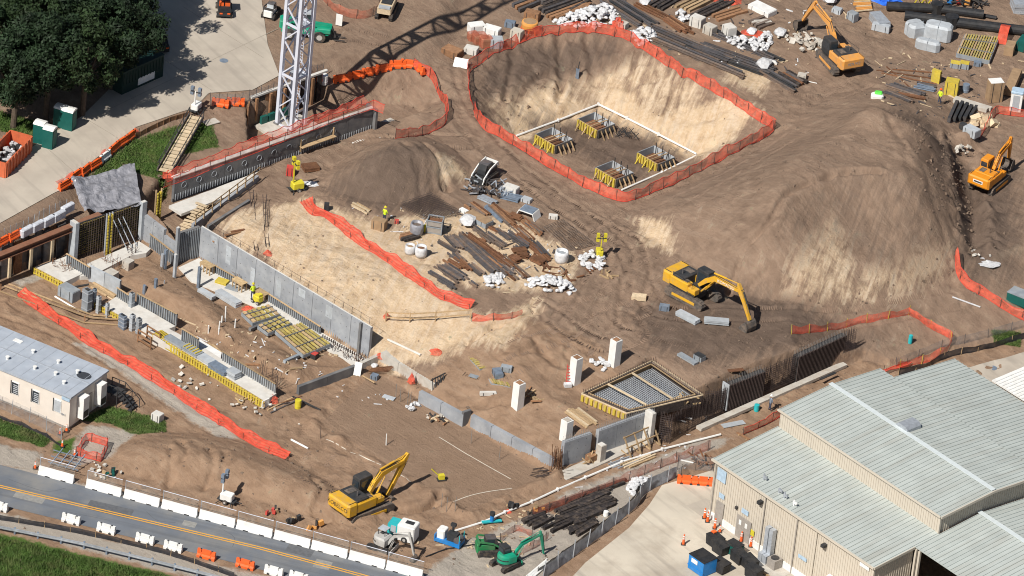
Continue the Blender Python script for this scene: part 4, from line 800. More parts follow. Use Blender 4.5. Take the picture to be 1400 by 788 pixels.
# ================================================================ site trailer
o = P(93.5, 588, LOWZ); r = thing('site_trailer', 'long cream office trailer with a patched grey flat roof', 'trailer', (o[0], o[1], LOWZ), R(-28)); TL, TW, TH = 18, 6.1, 3.55
b = MB().box((-TL / 2, TW / 2, TH / 2 + .1), (TL, TW, TH - .3)); b.obj('body', 'trailer_wall', r)
MB().box((-TL / 2, TW / 2, .15), (TL - .2, TW - .2, .5)).obj('skirt', 'door_grey', r)
rf = MB().box((-TL / 2, TW / 2, TH + .02), (TL + .25, TW + .25, .18)).obj('roof', 'trailer_roof', r)
b = MB()
for x in np.arange(-TL + 1, 0, 1.25): b.box((x, TW / 2, TH + .118), (.05, TW, .02))
b.box((-TL / 2, TW / 2, TH + .12), (TL, .16, .03)); b.obj('roof_seam', 'galvanised', rf)
for x, y in ((-1.8, 1.5), (-3.3, 2.3), (-5.4, 1.9), (-8.4, 1.7), (-1.9, 3.9), (-4.3, 4.2), (-7.2, 4.2)): MB().lathe([(.14, 0), (.14, .25), (.2, .25), (.2, .32)], 10, (x, y, TH + .11)).obj('roof_vent', 'white_paint', rf)
MB().add([(-.35 - 1.5 * .0 + .75 * math.cos(t) - .8, 3.9 + .62 * math.sin(t), TH + .116) for t in np.linspace(0, 6.28, 22)[:-1]], [tuple(range(21))]).obj('tar_patch', 'stain', rf)
MB().box((-9.5, 5.0, TH + .14), (.9, .5, .05)).obj('roof_hatch', 'white_paint', rf)
for k, x in enumerate((-8.6, -6.2, -3.85, -1.35)):
    w = MB().box((x, -.03, 2.15), (.85, .08, 1.35)).obj('window', 'white_paint', r)
    MB().box((x, -.08, 2.15), (.72, .03, 1.2)).obj('pane', 'glass' if k < 3 else 'panel_light', w)
    if k < 3:
        for j in range(5): MB().box((x + .08, -.105, 1.72 + j * .2), (.5, .02, .09)).obj('blind_slat', 'panel_light', w)
    MB().box((x - .46, -.05, 2.15), (.12, .06, 1.4)).obj('shutter', 'charcoal', w)
for y in (1.7, 4.6):
    a = MB().box((.38, y, 1.95), (.72, .95, 2.3)).obj('wall_air_conditioner', 'white_paint', r); MB().box((.75, y, 1.3), (.03, .8, .7)).obj('grille', 'charcoal', a)
MB().box((.04, 3.2, 1.4), (.06, 1., 2.1)).obj('door', 'door_grey', r)
MB().box((-2.6, TW + .5, TH - .6), (4.2, 1.0, .08)).obj('awning', 'toilet_green', r)
MB().box((-.9, -.06, 1.5), (.9, .02, .18)).obj('number_plate', 'white_paint', r) if False else None
text('041', .34, 'steel_blue', r, (-.62, -.05, 1.45), (R(90), 0, 0)); MB().box((-.45, -.1, TH - .22), (.9, .05, .42)).obj('logo_plate', 'sign_blue', r)
# ================================================================ machines
def plane_hit(px, org, yaw):
    d = ray(*px); n = np.array([-math.sin(yaw), math.cos(yaw), 0]); t = ((org - CAM) @ n) / (d @ n); q = CAM + t * d - org
    return np.array([q[0] * math.cos(yaw) + q[1] * math.sin(yaw), q[2]])
def thick(cl, hs):  # closed outline from a centre line with half depths
    cl = [np.array(c, float) for c in cl]; up = []; dn = []
    for i, c in enumerate(cl):
        d = cl[min(i + 1, len(cl) - 1)] - cl[max(i - 1, 0)]; d /= np.linalg.norm(d); n = np.array([-d[1], d[0]]); up.append(c + n * hs[i]); dn.append(c - n * hs[i])
    return [tuple(q) for q in up + dn[::-1]]
def track(L_, W_, H_, m='track_steel'):
    n = 10; r = H_ / 2; pr = [(L_ / 2 - r + r * math.cos(t), r + r * math.sin(t)) for t in np.linspace(-math.pi / 2, math.pi / 2, n)] + [(-L_ / 2 + r - r * math.cos(t), r + r * math.sin(t)) for t in np.linspace(math.pi / 2, -math.pi / 2, n)]
    b = MB().prism(pr, -W_ / 2, W_ / 2)
    for x in np.arange(-L_ / 2 + r, L_ / 2 - r + .01, .22 * H_ + .02):
        for z in (0, H_): b.box((x, 0, z), (.08 * H_, W_ * .98, .07 * H_))
    for t in np.linspace(-1.2, 1.2, 5):
        for s in (1, -1): b.box((s * (L_ / 2 - r + r * math.cos(t)), 0, r + r * math.sin(t)), (.09 * H_, W_ * .98, .09 * H_))
    return b
def bevelbox(c, d, bv):
    x, y, z = c; a, b_, e = d[0] / 2, d[1] / 2, d[2] / 2; pl = lambda s: [(x - a + s, y - b_), (x + a - s, y - b_), (x + a, y - b_ + s), (x + a, y + b_ - s), (x + a - s, y + b_), (x - a + s, y + b_), (x - a, y + b_ - s), (x - a, y - b_ + s)]
    m = MB(); lo = pl(bv); hi = [(x + (p[0] - x) * (1 - bv / a * .6), y + (p[1] - y) * (1 - bv / b_ * .6)) for p in lo]; n = 8
    vs = [(*p, z - e) for p in lo] + [(*p, z + e - bv * .7) for p in lo] + [(*p, z + e) for p in hi]
    fs = [(j * n + k, j * n + (k + 1) % n, (j + 1) * n + (k + 1) % n, (j + 1) * n + k) for j in (0, 1) for k in range(n)] + [tuple(range(n - 1, -1, -1)), tuple(range(2 * n, 3 * n))]
    return m.add(vs, fs)
def bucket_mb(w, s):
    pr = [(0, 0), (.25 * s, -.1 * s), (.55 * s, -.55 * s), (.6 * s, -1.0 * s), (.35 * s, -1.35 * s), (-.1 * s, -1.45 * s), (-.55 * s, -1.3 * s)]
    b = MB(); n = len(pr); th = .05 * s
    inn = [(x * .86 - .04 * s, z * .9 - .03 * s) for x, z in pr]
    o = pr + inn[::-1]; b.prism(o, -w / 2, w / 2)
    for y in (-w / 2, w / 2 - th): b.prism(pr + [(-.45 * s, -.7 * s)], y, y + th)
    for k in range(5): b.box((-.68 * s, -w / 2 + (k + .5) * w / 5, -1.28 * s), (.25 * s, .08 * s, .07 * s))
    return b
def excavator(label, px, yaw, tyaw, col, elbow, tip, s=1., word=None, wcol='charcoal', hood='charcoal', roof='charcoal', cabside=1, bang=0., mini=False, gz=None, blade=False, boomword=None, canopy=False, wsize=.5, sink=0.):
    g = G(*px) - [0, 0, sink]; r = thing('excavator', label, 'excavator', g, yaw); ty = tyaw - yaw; c_, s_ = math.cos(ty), math.sin(ty)
    TLn, TWd, THt, ga = (5.0 * s, .62 * s, 1.0 * s, 2.7 * s) if not mini else (4.4 * s, .75 * s, 1.0 * s, 2.9 * s)
    for k in (1, -1): t = track(TLn, TWd, THt, 'rubber' if mini else 'track_steel').obj('track', 'rubber' if mini else 'track_steel', r, (-s_ * ga / 2 * k, c_ * ga / 2 * k, 0), ty); MB().box((0, k * (TWd / 2 + .02), THt / 2), (TLn * .6, .05, .3 * s)).obj('track_frame', col if not mini else 'charcoal', t)
    MB().box((0, 0, .75 * s), (2.2 * s, 2.2 * s, .5 * s)).obj('undercarriage', 'charcoal', r, yaw=ty); MB().lathe([(.8 * s, .9 * s), (.8 * s, 1.25 * s)], 18).obj('slew_ring', 'charcoal', r)
    if blade: MB().box((2.6 * s, 0, .45 * s), (.15 * s, 3.6 * s, .8 * s)).obj('dozer_blade', col, r, yaw=ty); MB().box((2.0 * s, 0, .4 * s), (1.3 * s, .7 * s, .25 * s)).obj('blade_arm', 'track_steel', r, yaw=ty)
    z0 = 1.2 * s
    if mini:
        n = 16; cw = [(1.55 * s * math.cos(t), 1.5 * s * math.sin(t)) for t in np.linspace(math.pi * .5, math.pi * 1.5, n)]; pl = [(1.5 * s, -1.4 * s)] + [(1.5 * s, 1.4 * s)] + cw
        b = MB(); m = len(pl); sh = [(x * .8 - .1 * s, y * .82) for x, y in pl]; mid = [(x * .97, y * .97) for x, y in pl]
        vs = [(*q, z0) for q in pl] + [(*q, z0 + .8 * s) for q in pl] + [(*q, z0 + 1.25 * s) for q in mid] + [(*q, z0 + 1.6 * s) for q in sh]
        b.add(vs, [(j * m + k, j * m + (k + 1) % m, (j + 1) * m + (k + 1) % m, (j + 1) * m + k) for j in range(3) for k in range(m)] + [tuple(range(3 * m, 4 * m)), tuple(range(m - 1, -1, -1))]); b.obj('body', col, r)
        MB().slab([(x * 1.01, y * 1.01) for x, y in pl[3:-1]] + [(x * .9, y * .9) for x, y in pl[3:-1]][::-1], z0 + .55 * s, z0 + .78 * s).obj('dark_band', 'charcoal', r)
    else:
        bevelbox((-2.6 * s, 0, z0 + .62 * s), (1.3 * s, 3.0 * s, 1.25 * s), .22 * s).obj('counterweight', col, r)
        MB().box((-.55 * s, 0, z0 + .12 * s), (3.7 * s, 2.9 * s, .24 * s)).obj('deck', 'charcoal', r)
        bevelbox((-.9 * s, -1.05 * s, z0 + .58 * s), (2.5 * s, .85 * s, .9 * s), .08 * s).obj('side_cover', col, r); bevelbox((-1.1 * s, 1.05 * s, z0 + .58 * s), (2.0 * s, .85 * s, .9 * s), .08 * s).obj('side_cover', col, r)
        bevelbox((-1.25 * s, 0, z0 + .72 * s), (1.6 * s, 2.5 * s, 1.1 * s), .1 * s).obj('engine_hood', hood, r)
        bevelbox((.85 * s, -1.05 * s, z0 + .42 * s), (1.0 * s, .8 * s, .6 * s), .06 * s).obj('tool_box', col, r)
        MB().tube((-1.3 * s, -.5 * s, z0 + 1.2 * s), (-1.3 * s, -.5 * s, z0 + 1.75 * s), .07 * s).obj('exhaust', 'steel_dark', r)
        b = MB(); b.path([(.9 * s, -1.4 * s, z0 + .7 * s), (.9 * s, -1.4 * s, z0 + 1.35 * s), (-1.8 * s, -1.4 * s, z0 + 1.6 * s), (-1.8 * s, -1.4 * s, z0 + 1.2 * s)], .025 * s, 5); b.obj('handrail', 'charcoal', r)
    # cab
    cy = (.95 if not mini else .45) * cabside * s; cx = (.65 if not mini else .0) * s; cl = (1.8 if not mini else 1.6) * s; cw_ = (1.0 if not mini else 1.7) * s; ch = (1.85 if not mini else 1.6) * s; zc = z0 + (.15 if not mini else 1.2) * s
    if not canopy:
        cb = MB(); x0, x1 = cx - cl / 2, cx + cl / 2
        cb.prism([(x0, zc), (x1, zc), (x1 + .08 * s, zc + ch * .45), (x1 - .18 * s, zc + ch), (x0 + .06 * s, zc + ch)], cy - cw_ / 2, cy + cw_ / 2); cab = cb.obj('cab', 'charcoal' if roof != col else col, r)
        for k in (1, -1): MB().box((cx, cy + k * (cw_ / 2 + .012), zc + ch * .62), (cl * .72, .03, ch * .5)).obj('window', 'glass', cab)
        MB().box((x0 - .01, cy, zc + ch * .65), (.03, cw_ * .8, ch * .45)).obj('window', 'glass', cab); MB().bar((x1 + .09 * s, cy, zc + ch * .5), (x1 - .13 * s, cy, zc + ch * .95), cw_ * .85, .03).obj('windscreen', 'glass', cab)
        bevelbox((cx - .05 * s, cy, zc + ch + .04 * s), (cl * .86, cw_ * .98, .1 * s), .05 * s).obj('cab_roof', roof, cab)
    else:
        cab = MB().box((cx, cy, zc + ch), (cl * 1.05, cw_, .12 * s)).obj('canopy', roof, r)
        for a in (-1, 1):
            for e in (-1, 1): MB().box((cx + a * cl * .45, cy + e * cw_ * .42, zc + ch * .45), (.1 * s, .1 * s, ch)).obj('canopy_post', 'charcoal', cab)
        MB().box((cx - .2 * s, cy, zc + .35 * s), (.6 * s, .6 * s, .7 * s)).obj('seat', 'charcoal', r)
    # front end, solved in its own vertical plane
    e = plane_hit(elbow, g, yaw); t = plane_hit(tip, g, yaw); f = np.array([(.7 if not mini else 1.5) * s, (1.9 if not mini else 1.35) * s])
    ax = e - f; ln = np.linalg.norm(ax); ax /= ln; nr = np.array([-ax[1], ax[0]]); bend = f + ax * ln * .42 + nr * ln * .17
    w = .42 * s if not mini else .42 * s
    cl_ = [f, f + ax * ln * .2 + nr * ln * .105, bend, f + ax * ln * .7 + nr * ln * .09, e]; hs = [.17 * s, .25 * s, .28 * s, .22 * s, .14 * s]
    bm_ = MB().prism(thick(cl_, hs), -w / 2, w / 2).obj('boom', col, r)
    if boomword:
        q = f + ax * ln * .7 + nr * ln * .09; text(boomword, .5 * s, 'white_paint', bm_, (q[0], -w / 2 - .02, q[1]), (R(90), 0, 0)); bpy.context.view_layer.update(); bm_.children[0].rotation_euler = (R(90), -math.atan2(*(e - bend)[::-1]), 0)
    aa = t - e; al = np.linalg.norm(aa); aa /= al; an = np.array([-aa[1], aa[0]])
    if (an @ (f - e)) > 0: an = -an
    st = e - aa * .75 * s + an * .15 * s
    arm = MB().prism(thick([st, e + an * .05 * s, e + aa * al * .4 + an * .08 * s, t], [.12 * s, .26 * s, .2 * s, .12 * s]), -w * .4, w * .4).obj('arm', col, r)
    bk = bucket_mb((1.45 if not mini else 1.3) * s, (1. if not mini else .9) * s).obj('bucket', 'track_steel', r, (t[0], 0, t[1])); bk.rotation_euler = (0, bang, 0)
    cyl = lambda a, b_, y=0., rr=.1: MB().tube((a[0], y, a[1]), ((a[0] + b_[0]) / 2, y, (a[1] + b_[1]) / 2), rr * s, 8).tube((a[0], y, a[1]), (b_[0], y, b_[1]), rr * .55 * s, 8)
    for y in (-w / 2 - .14 * s, w / 2 + .14 * s): cyl(f + np.array([.5 * s, -.5 * s]), bend - nr * .25 * s, y).obj('boom_cylinder', col, r)
    cyl(bend + nr * .55 * s, st).obj('arm_cylinder', col, r); cyl(e + aa * .2 * s + an * .45 * s, e + aa * al * .85 + an * .35 * s).obj('bucket_cylinder', 'charcoal', r)
    for y in (-.12 * s, .12 * s): MB().path([(q[0], y, q[1]) for q in (f + nr * .42 * s + ax * .3 * s, bend + nr * .42 * s, e - ax * .5 * s + nr * .34 * s, e + an * .5 * s)], .03 * s, 5).obj('hydraulic_hose', 'charcoal', r)
    if not mini:
        MB().box((.2 * s, -.95 * s, z0 + .27 * s), (1.6 * s, .8 * s, .03)).obj('catwalk', 'track_steel', r); MB().box((-3.0 * s, 0, z0 + .05 * s), (.5 * s, 2.6 * s, .14 * s)).obj('rear_bumper', 'charcoal', r)
        for y in (-1.25, 1.25): MB().box((-2.6 * s, y * s, z0 + 1.27 * s), (.9 * s, .06 * s, .05 * s)).obj('warning_stripe', 'charcoal', r)
        MB().box((-1.25 * s, .5 * s, z0 + 1.29 * s), (1.0 * s, .7 * s, .04 * s)).obj('grille', 'track_steel', r); MB().box((-.2 * s, -.95 * s, z0 + 1.06 * s), (.5 * s, .5 * s, .08 * s)).obj('step_plate', 'track_steel', r)
    if word: text(word, wsize * s, wcol, r, (-3.27 * s, 0, z0 + .62 * s), (R(90), 0, R(-90)))
    return r
excavator('yellow excavator digging beside the low mound with dark engine hood', (496, 690), R(46), R(43), 'machine_yellow', (552, 629), (529, 677), 1.0, 'KOBELCO', bang=R(-20), wsize=.6, sink=.75)
excavator('yellow excavator on open brown ground reaching its arm down to the right', (947, 407), R(-41), R(-38), 'machine_yellow', (1012, 398), (1025, 438), .95, boomword='KOMATSU', bang=R(10))
excavator('amber excavator with grey rear lettering near the broken concrete heap', (1145, 89), R(121), R(116), 'machine_amber', (1113, 8), (1098, 28), .92, 'VOLVO', 'panel_grey', bang=R(-25))
ox = excavator('orange excavator with yellow cab roof working in the trench behind the big mound', (1352, 254), R(60), R(62), 'machine_orange', (1381, 195), (1379, 216), .84, 'HITACHI' if False else None, roof='machine_orange', hood='machine_orange')
MB().box((-2.75, 0, 1.56), (.03, 1.1, .32)).obj('name_plate', 'white_paint', ox); MB().box((-2.77, 0, 1.56), (.02, .9, .16)).obj('plate_print', 'charcoal', ox)
excavator('green mini excavator with black cab in front of the timber piles', (690, 774), R(36), R(49), 'machine_green', (739, 731), (743, 757), .52, mini=True, blade=True, bang=R(-10))
excavator('white mini excavator with canopy parked beside the roadside barriers', (521, 749), R(-30), R(-22), 'machine_grey', (560, 733), (566, 759), .5, mini=True, canopy=True, roof='panel_light', blade=True)
def loader(label, px, yaw, s=1., body='charcoal', arm='white_paint', cabc='charcoal', fork=False):
    g = G(*px); r = thing('compact_loader', label, 'loader', g, yaw)
    for k in (1, -1): track(2.3 * s, .42 * s, .75 * s).obj('track', 'rubber', r, (-.1 * s, k * .72 * s, 0))
    bevelbox((-.4 * s, 0, .9 * s), (1.9 * s, 1.2 * s, .9 * s), .12 * s).obj('body', body, r)
    cab = MB().prism([(-.55 * s, 1.1 * s), (.75 * s, .9 * s), (.75 * s, 1.4 * s), (.55 * s, 1.9 * s), (-.5 * s, 1.9 * s)], -.45 * s, .45 * s).obj('cab', cabc, r)
    for k in (1, -1): MB().box((0, k * .46 * s, 1.65 * s), (.7 * s, .02, .6 * s)).obj('window', 'glass', cab)
    MB().box((.0, 0, 1.92 * s), (1.0 * s, .95 * s, .06 * s)).obj('cab_roof', 'steel_dark', cab)
    for k in (1, -1): MB().prism(thick([(-1.25 * s, 1.35 * s), (-1.1 * s, 1.75 * s), (.2 * s, 1.5 * s), (1.25 * s, .9 * s), (1.5 * s, .35 * s)], [.07 * s, .08 * s, .08 * s, .07 * s, .06 * s]), k * .68 * s - .05 * s, k * .68 * s + .05 * s).obj('lift_arm', arm, r)
    MB().box((-1.2 * s, 0, 1.6 * s), (.2 * s, 1.3 * s, .2 * s)).obj('cross_tube', arm, r)
    if fork:
        for k in (1, -1): MB().box((2.1 * s, k * .35 * s, .15), (1.2 * s, .12 * s, .06 * s)).obj('fork', 'charcoal', r)
        MB().box((1.5 * s, 0, .45 * s), (.1, 1.3 * s, .7 * s)).obj('carriage', 'charcoal', r)
    else: MB().prism([(1.45 * s, .1), (2.3 * s, .08), (2.25 * s, .16), (1.6 * s, .25 * s), (1.5 * s, .75 * s), (1.42 * s, .75 * s)], -.85 * s, .85 * s).obj('bucket', 'track_steel', r)
    return r
loader('dark skid steer loader with white arms parked by the steel stacks', (662, 246), R(242), 1.05, fork=True)
loader('dark green track loader parked beside the green mini excavator', (668, 757), R(14), .95, 'machine_dkgreen', 'machine_dkgreen')
loader('white and black loader at the top edge beside the crane mast', (370, 22), R(75), .8, 'white_paint', 'charcoal', 'panel_light')
def wheel_at(r, x, y, rad, w, m='rubber'):
    k = MB().tube((x, y - w / 2, rad), (x, y + w / 2, rad), rad, 16).obj('wheel', m, r); MB().tube((x, y - w / 2 - .02, rad), (x, y + w / 2 + .02, rad), rad * .5, 10).obj('rim', 'machine_grey', k)
# telehandler
g = G(417, 50); r = thing('telehandler', 'green telehandler half hidden behind the crane mast', 'telehandler', g, R(2))
for x in (-1.6, 1.5):
    for y in (-1, 1): wheel_at(r, x, y, .62, .42)
bevelbox((0, 0, 1.05), (5.0, 1.7, .6), .12).obj('chassis', 'machine_green', r); bevelbox((-2.1, 0, 1.55), (1.3, 1.5, .8), .15).obj('engine_cover', 'machine_green', r)
bevelbox((1.9, -.75, 1.3), (1.5, .5, .5), .1).obj('mudguard', 'machine_green', r)
cab = MB().box((.1, .45, 1.95), (1.4, .9, 1.3)).obj('cab', 'charcoal', r); MB().box((.1, .45, 2.63), (1.5, 1, .08)).obj('cab_roof', 'panel_light', cab); MB().box((.1, -.02, 2.1), (1.1, .03, .8)).obj('window', 'glass', cab)
MB().bar((-2.3, -.3, 2.0), (2.7, -.3, 1.6), .4, .45).obj('boom', 'machine_green', r); MB().bar((2.6, -.3, 1.6), (3.1, -.3, .4), .3).obj('boom_head', 'charcoal', r)
for k in (-.4, .4): MB().box((3.6, -.3 + k, .25), (1.2, .12, .06)).obj('fork', 'charcoal', r)
# utility buggy
g = G(306, 18); r = thing('utility_vehicle', 'black utility buggy with orange seats on the pale upper road', 'buggy', g, R(98))
for x in (-1.0, 1.0):
    for y in (-.7, .7): wheel_at(r, x, y, .34, .28)
bevelbox((0, 0, .65), (3.0, 1.35, .5), .12).obj('body', 'charcoal', r); MB().box((-1.0, 0, .95), (1.1, 1.3, .15)).obj('cargo_bed', 'black_plastic', r)
for y in (-.32, .32): MB().box((.05, y, 1.05), (.45, .5, .5)).obj('seat', 'safety_orange', r)
for x, y in ((.7, .6), (.7, -.6), (-.4, .6), (-.4, -.6)): MB().box((x, y, 1.35), (.06, .06, .95)).obj('roll_bar', 'charcoal', r)
MB().box((.15, 0, 1.84), (1.3, 1.3, .06)).obj('canopy', 'charcoal', r); MB().box((-1.53, .4, .75), (.04, .3, .15)).obj('tail_light', 'safety_orange', r); MB().box((-1.53, -.4, .75), (.04, .3, .15)).obj('tail_light', 'safety_orange', r)
# dark car in tree shade
g = G(212, 62); r = thing('parked_car', 'dark car parked in the tree shade on the upper road', 'car', g, R(112))
b = MB(); b.prism([(-2.2, .35), (2.2, .35), (2.2, .85), (1.2, .95), (.55, 1.42), (-1.1, 1.45), (-1.8, .98), (-2.2, .95)], -.88, .88); b.obj('body', 'black_plastic', r)
MB().bar((1.15, 0, 1.0), (.6, 0, 1.4), 1.5, .04).obj('windscreen', 'glass', r)
for x in (-1.4, 1.4):
    for y in (-.8, .8): wheel_at(r, x, y, .33, .22)
for y in (-.65, .65): MB().box((-2.21, y, .8), (.05, .3, .16)).obj('tail_light', 'safety_orange', r)
# pale tracked carrier at top
g = G(527, 22); r = thing('crawler_carrier', 'pale crawler carrier with dark screen at the top edge', 'carrier', g, R(82))
for k in (1, -1): track(3.4, .4, .8).obj('track', 'rubber', r, (.5, k * .75, 0))
bevelbox((.5, 0, 1.15), (3.4, 1.5, .7), .1).obj('body', 'timber_pale', r); MB().box((.6, 0, 1.55), (1.6, 1.1, .12)).obj('dark_screen', 'charcoal', r); MB().box((-1.0, 0, 1.55), (.5, 1.2, .2)).obj('end_box', 'panel_light', r)
# white and teal plant box
g = G(552, 736); r = thing('compressor', 'white plant box with teal front beside the white mini excavator', 'compressor', g, R(-18))
bevelbox((.35, 0, .95), (1.7, 1.5, 1.6), .1).obj('housing', 'white_paint', r); MB().box((.45, .1, 1.77), (.8, .5, .06)).obj('roof_hatch', 'charcoal', r); MB().box((-1.0, .1, .8), (1.0, 1.3, 1.3)).obj('front_case', 'teal', r); MB().box((-.9, -.58, 1.0), (.5, .06, .8)).obj('glass_panel', 'panel_light', r)
for y in (-.7, .7): wheel_at(r, .3, y, .3, .2)
# blue pump skid
g = G(614, 742); r = thing('pump', 'blue pump skid with white tank and black engine', 'pump', g, R(-22))
MB().box((0, 0, .22), (2.6, 1.2, .3)).obj('skid_tray', 'blue_paint', r)
for x in (-1.25, 1.25): MB().box((x, 0, .55), (.1, 1.25, .5)).obj('side_plate', 'blue_paint', r)
bevelbox((-.8, .1, .8), (.8, 1., .9), .1).obj('tank', 'white_paint', r); b = MB(); b.box((.35, 0, .8), (1.0, .7, .8)); b.tube((.2, .2, 1.1), (.2, .2, 2.1), .12); b.box((.2, .2, 1.9), (.5, .3, .3)); b.obj('engine', 'charcoal', r); b = MB(); b.tube((.95, -.4, .65), (.95, .4, .65), .38, 14); b.obj('pump_casing', 'steel_dark', r)
for y in (-.5, .5): MB().box((1.2, y, .9), (.06, .06, 1.0)).obj('guard_post', 'teal', r)
# light towers
def light_tower(label, px, yaw, col, h, s=.82):
    g = G(*px); r = thing('light_tower', label, 'light tower', g, yaw)
    bevelbox((0, 0, .85 * s), (1.5 * s, 1.0 * s, .8 * s), .1 * s).obj('generator_box', col, r); MB().box((0, 0, .35 * s), (2.2 * s, .9 * s, .12 * s)).obj('chassis', 'charcoal', r); MB().bar((1.0 * s, 0, .4 * s), (1.9 * s, 0, .45 * s), .08 * s).obj('tow_bar', 'charcoal', r)
    for y in (-.6, .6): wheel_at(r, 0, y * s, .28 * s, .2 * s)
    for a, e in ((1, 1), (1, -1), (-1, 1), (-1, -1)): MB().bar((a * .6 * s, e * .4 * s, .35 * s), (a * 1.0 * s, e * 1.0 * s, .1 * s), .08 * s).obj('outrigger', 'charcoal', r)
    MB().box((-.6 * s, 0, h / 2 + .2), (.14 * s, .14 * s, h)).obj('mast', col, r); MB().box((-.6 * s, 0, h + .1), (.1, 1.4 * s, .08)).obj('lamp_bar', 'charcoal', r)
    for y in (-.55, .55):
        for z in (-.1, .42): l = MB().box((-.45 * s, y * s, h + z), (.3, .45 * s, .38)).obj('floodlight', col if col != 'white_paint' else 'steel_blue', r); MB().box((-.29 * s, y * s, h + z), (.02, .38 * s, .3)).obj('lens', 'panel_light', l)
    return r
light_tower('yellow light tower near the pale sand slope with its mast up', (406, 261), R(30), 'safety_yellow', 3.1)
light_tower('yellow light tower beside the ring of white bags', (819, 351), R(100), 'safety_yellow', 2.2, .66)
light_tower('white light tower standing at the foot of the roadside mound', (310, 687), R(-20), 'white_paint', 2.6, .8)
light_tower('white light tower by the top of the site stairs', (268, 152), R(70), 'white_paint', 2.3, .75)
# plate compactor on flat floor
g = G(603, 657); r = thing('plate_compactor', 'small yellow plate compactor on the flat brown floor', 'compactor', g, R(20)); MB().box((0, 0, .12), (.8, .5, .12)).obj('base_plate', 'charcoal', r); MB().box((0, 0, .42), (.55, .42, .45)).obj('engine', 'safety_yellow', r); MB().bar((-.2, 0, .5), (-1.0, .1, 1.3), .09).obj('handle', 'safety_yellow', r)
# ---------------------------------------------------------------- bins, toilets, skips
def skip(label, px, yaw, L_, W_, H_, m):
    g = G(*px); r = thing('roll_off_skip', label, 'skip', g, yaw); t = .12
    for y in (-W_ / 2, W_ / 2): MB().box((0, y, H_ / 2 + .1), (L_, t, H_)).obj('side_wall', m, r)
    for x in (-L_ / 2, L_ / 2): MB().box((x, 0, H_ / 2 + .1), (t, W_ - t, H_)).obj('end_wall', m, r)
    MB().box((0, 0, .2), (L_ - .1, W_ - .1, .15)).obj('floor', m, r)
    for y in (-W_ / 2 - .1, W_ / 2 + .1):
        for x in np.arange(-L_ / 2 + .3, L_ / 2, .75): MB().box((x, y, H_ / 2 + .1), (.14, .1, H_)).obj('stiffener', m, r)
    b = MB()
    for k in range(46): b.box((random.uniform(-L_ / 2 + .4, L_ / 2 - .4), random.uniform(-W_ / 2 + .4, W_ / 2 - .4), random.uniform(.5, 1.0)), (random.uniform(.2, .9), random.uniform(.1, .5), random.uniform(.1, .4)), random.uniform(0, 3), random.uniform(-.5, .5))
    b.obj('rubbish', 'black_plastic', r, kind='stuff'); b = MB()
    for k in range(26): b.box((random.uniform(-L_ / 2 + .5, L_ / 2 - .5), random.uniform(-W_ / 2 + .4, W_ / 2 - .4), random.uniform(.9, 1.15)), (random.uniform(.2, .6), random.uniform(.15, .4), .2), random.uniform(0, 3), random.uniform(-.6, .6))
    b.obj('pale_rubbish', 'bag_white', r, kind='stuff'); return r
yr = yawpx((2, 243), (44, 200), 1)
skip('orange roll off skip full of rubbish on the upper road', (10, 222), yr, 6.2, 2.4, 1.7, 'dumpster_orange')
for k, (px, lab) in enumerate([((54, 194), 'green portable toilet with white roof, nearer the orange skip'), ((67, 201), 'green portable toilet with white roof, nearer the open road'), ((82, 172), 'dark portable toilet with pale roof in the tree shade'), ((94, 176), 'dark portable toilet at the edge of the shaded row')]):
    g = G(*px); r = thing('portable_toilet', lab, 'toilet', g, yr, 'portable toilets by the trees'); MB().box((0, 0, 1.1), (1.1, 1.1, 2.1)).obj('cabin', 'toilet_green', r)
    MB().prism([(-.58, 2.15), (.58, 2.15), (.45, 2.32), (0, 2.4), (-.45, 2.32)], -.58, .58).obj('roof', 'white_paint', r); MB().box((0, -.56, 1.1), (.8, .04, 1.9)).obj('door', 'toilet_green', r)
def bin_(label, px, yaw, L_, W_, H_, m, lid=0., name='waste_bin', col='black_plastic', sign=False):
    g = P(*px, LOWZ); r = thing(name, label, 'bin', g, yaw); a, b_ = L_ / 2, W_ / 2; b = MB()
    b.prism([(-a * .85, .12), (a * .85, .12), (a, H_ * .9), (a * .4, H_), (-a, H_ * 1.05)], -b_, b_); b.obj('body', m, r)
    MB().bar((-a, 0, H_ * 1.05), (-a + L_ * math.cos(lid), 0, H_ * 1.0 + L_ * math.sin(lid)), W_ + .06, .06).obj('lid', col, r)
    for x in (-a * .7, a * .7):
        for y in (-b_ * .8, b_ * .8): MB().tube((x, y - .04, .08), (x, y + .04, .08), .08, 8).obj('castor', 'rubber', r)
    return r
yw = R(-45.8)
g = P(957, 780, LOWZ); r = thing('dumpster', 'bright blue dumpster with dark open top and white lettering', 'dumpster', g, yw)
MB().box((.1, .1, .85), (2.0, 1.7, 1.5)).obj('body', 'blue_paint', r); MB().box((.1, .1, 1.63), (2.06, 1.76, .08)).obj('lid', 'black_plastic', r); MB().box((.1, -.77, .5), (2.1, .05, .1)).obj('rib', 'blue_paint', r)
text('RECYCLE\nHERE', .34, 'white_paint', r, (.1, -.78, 1.15), (R(90), 0, 0)) if False else MB().box((-.1, -.775, 1.2), (.8, .02, .42)).obj('white_print', 'white_paint', r)
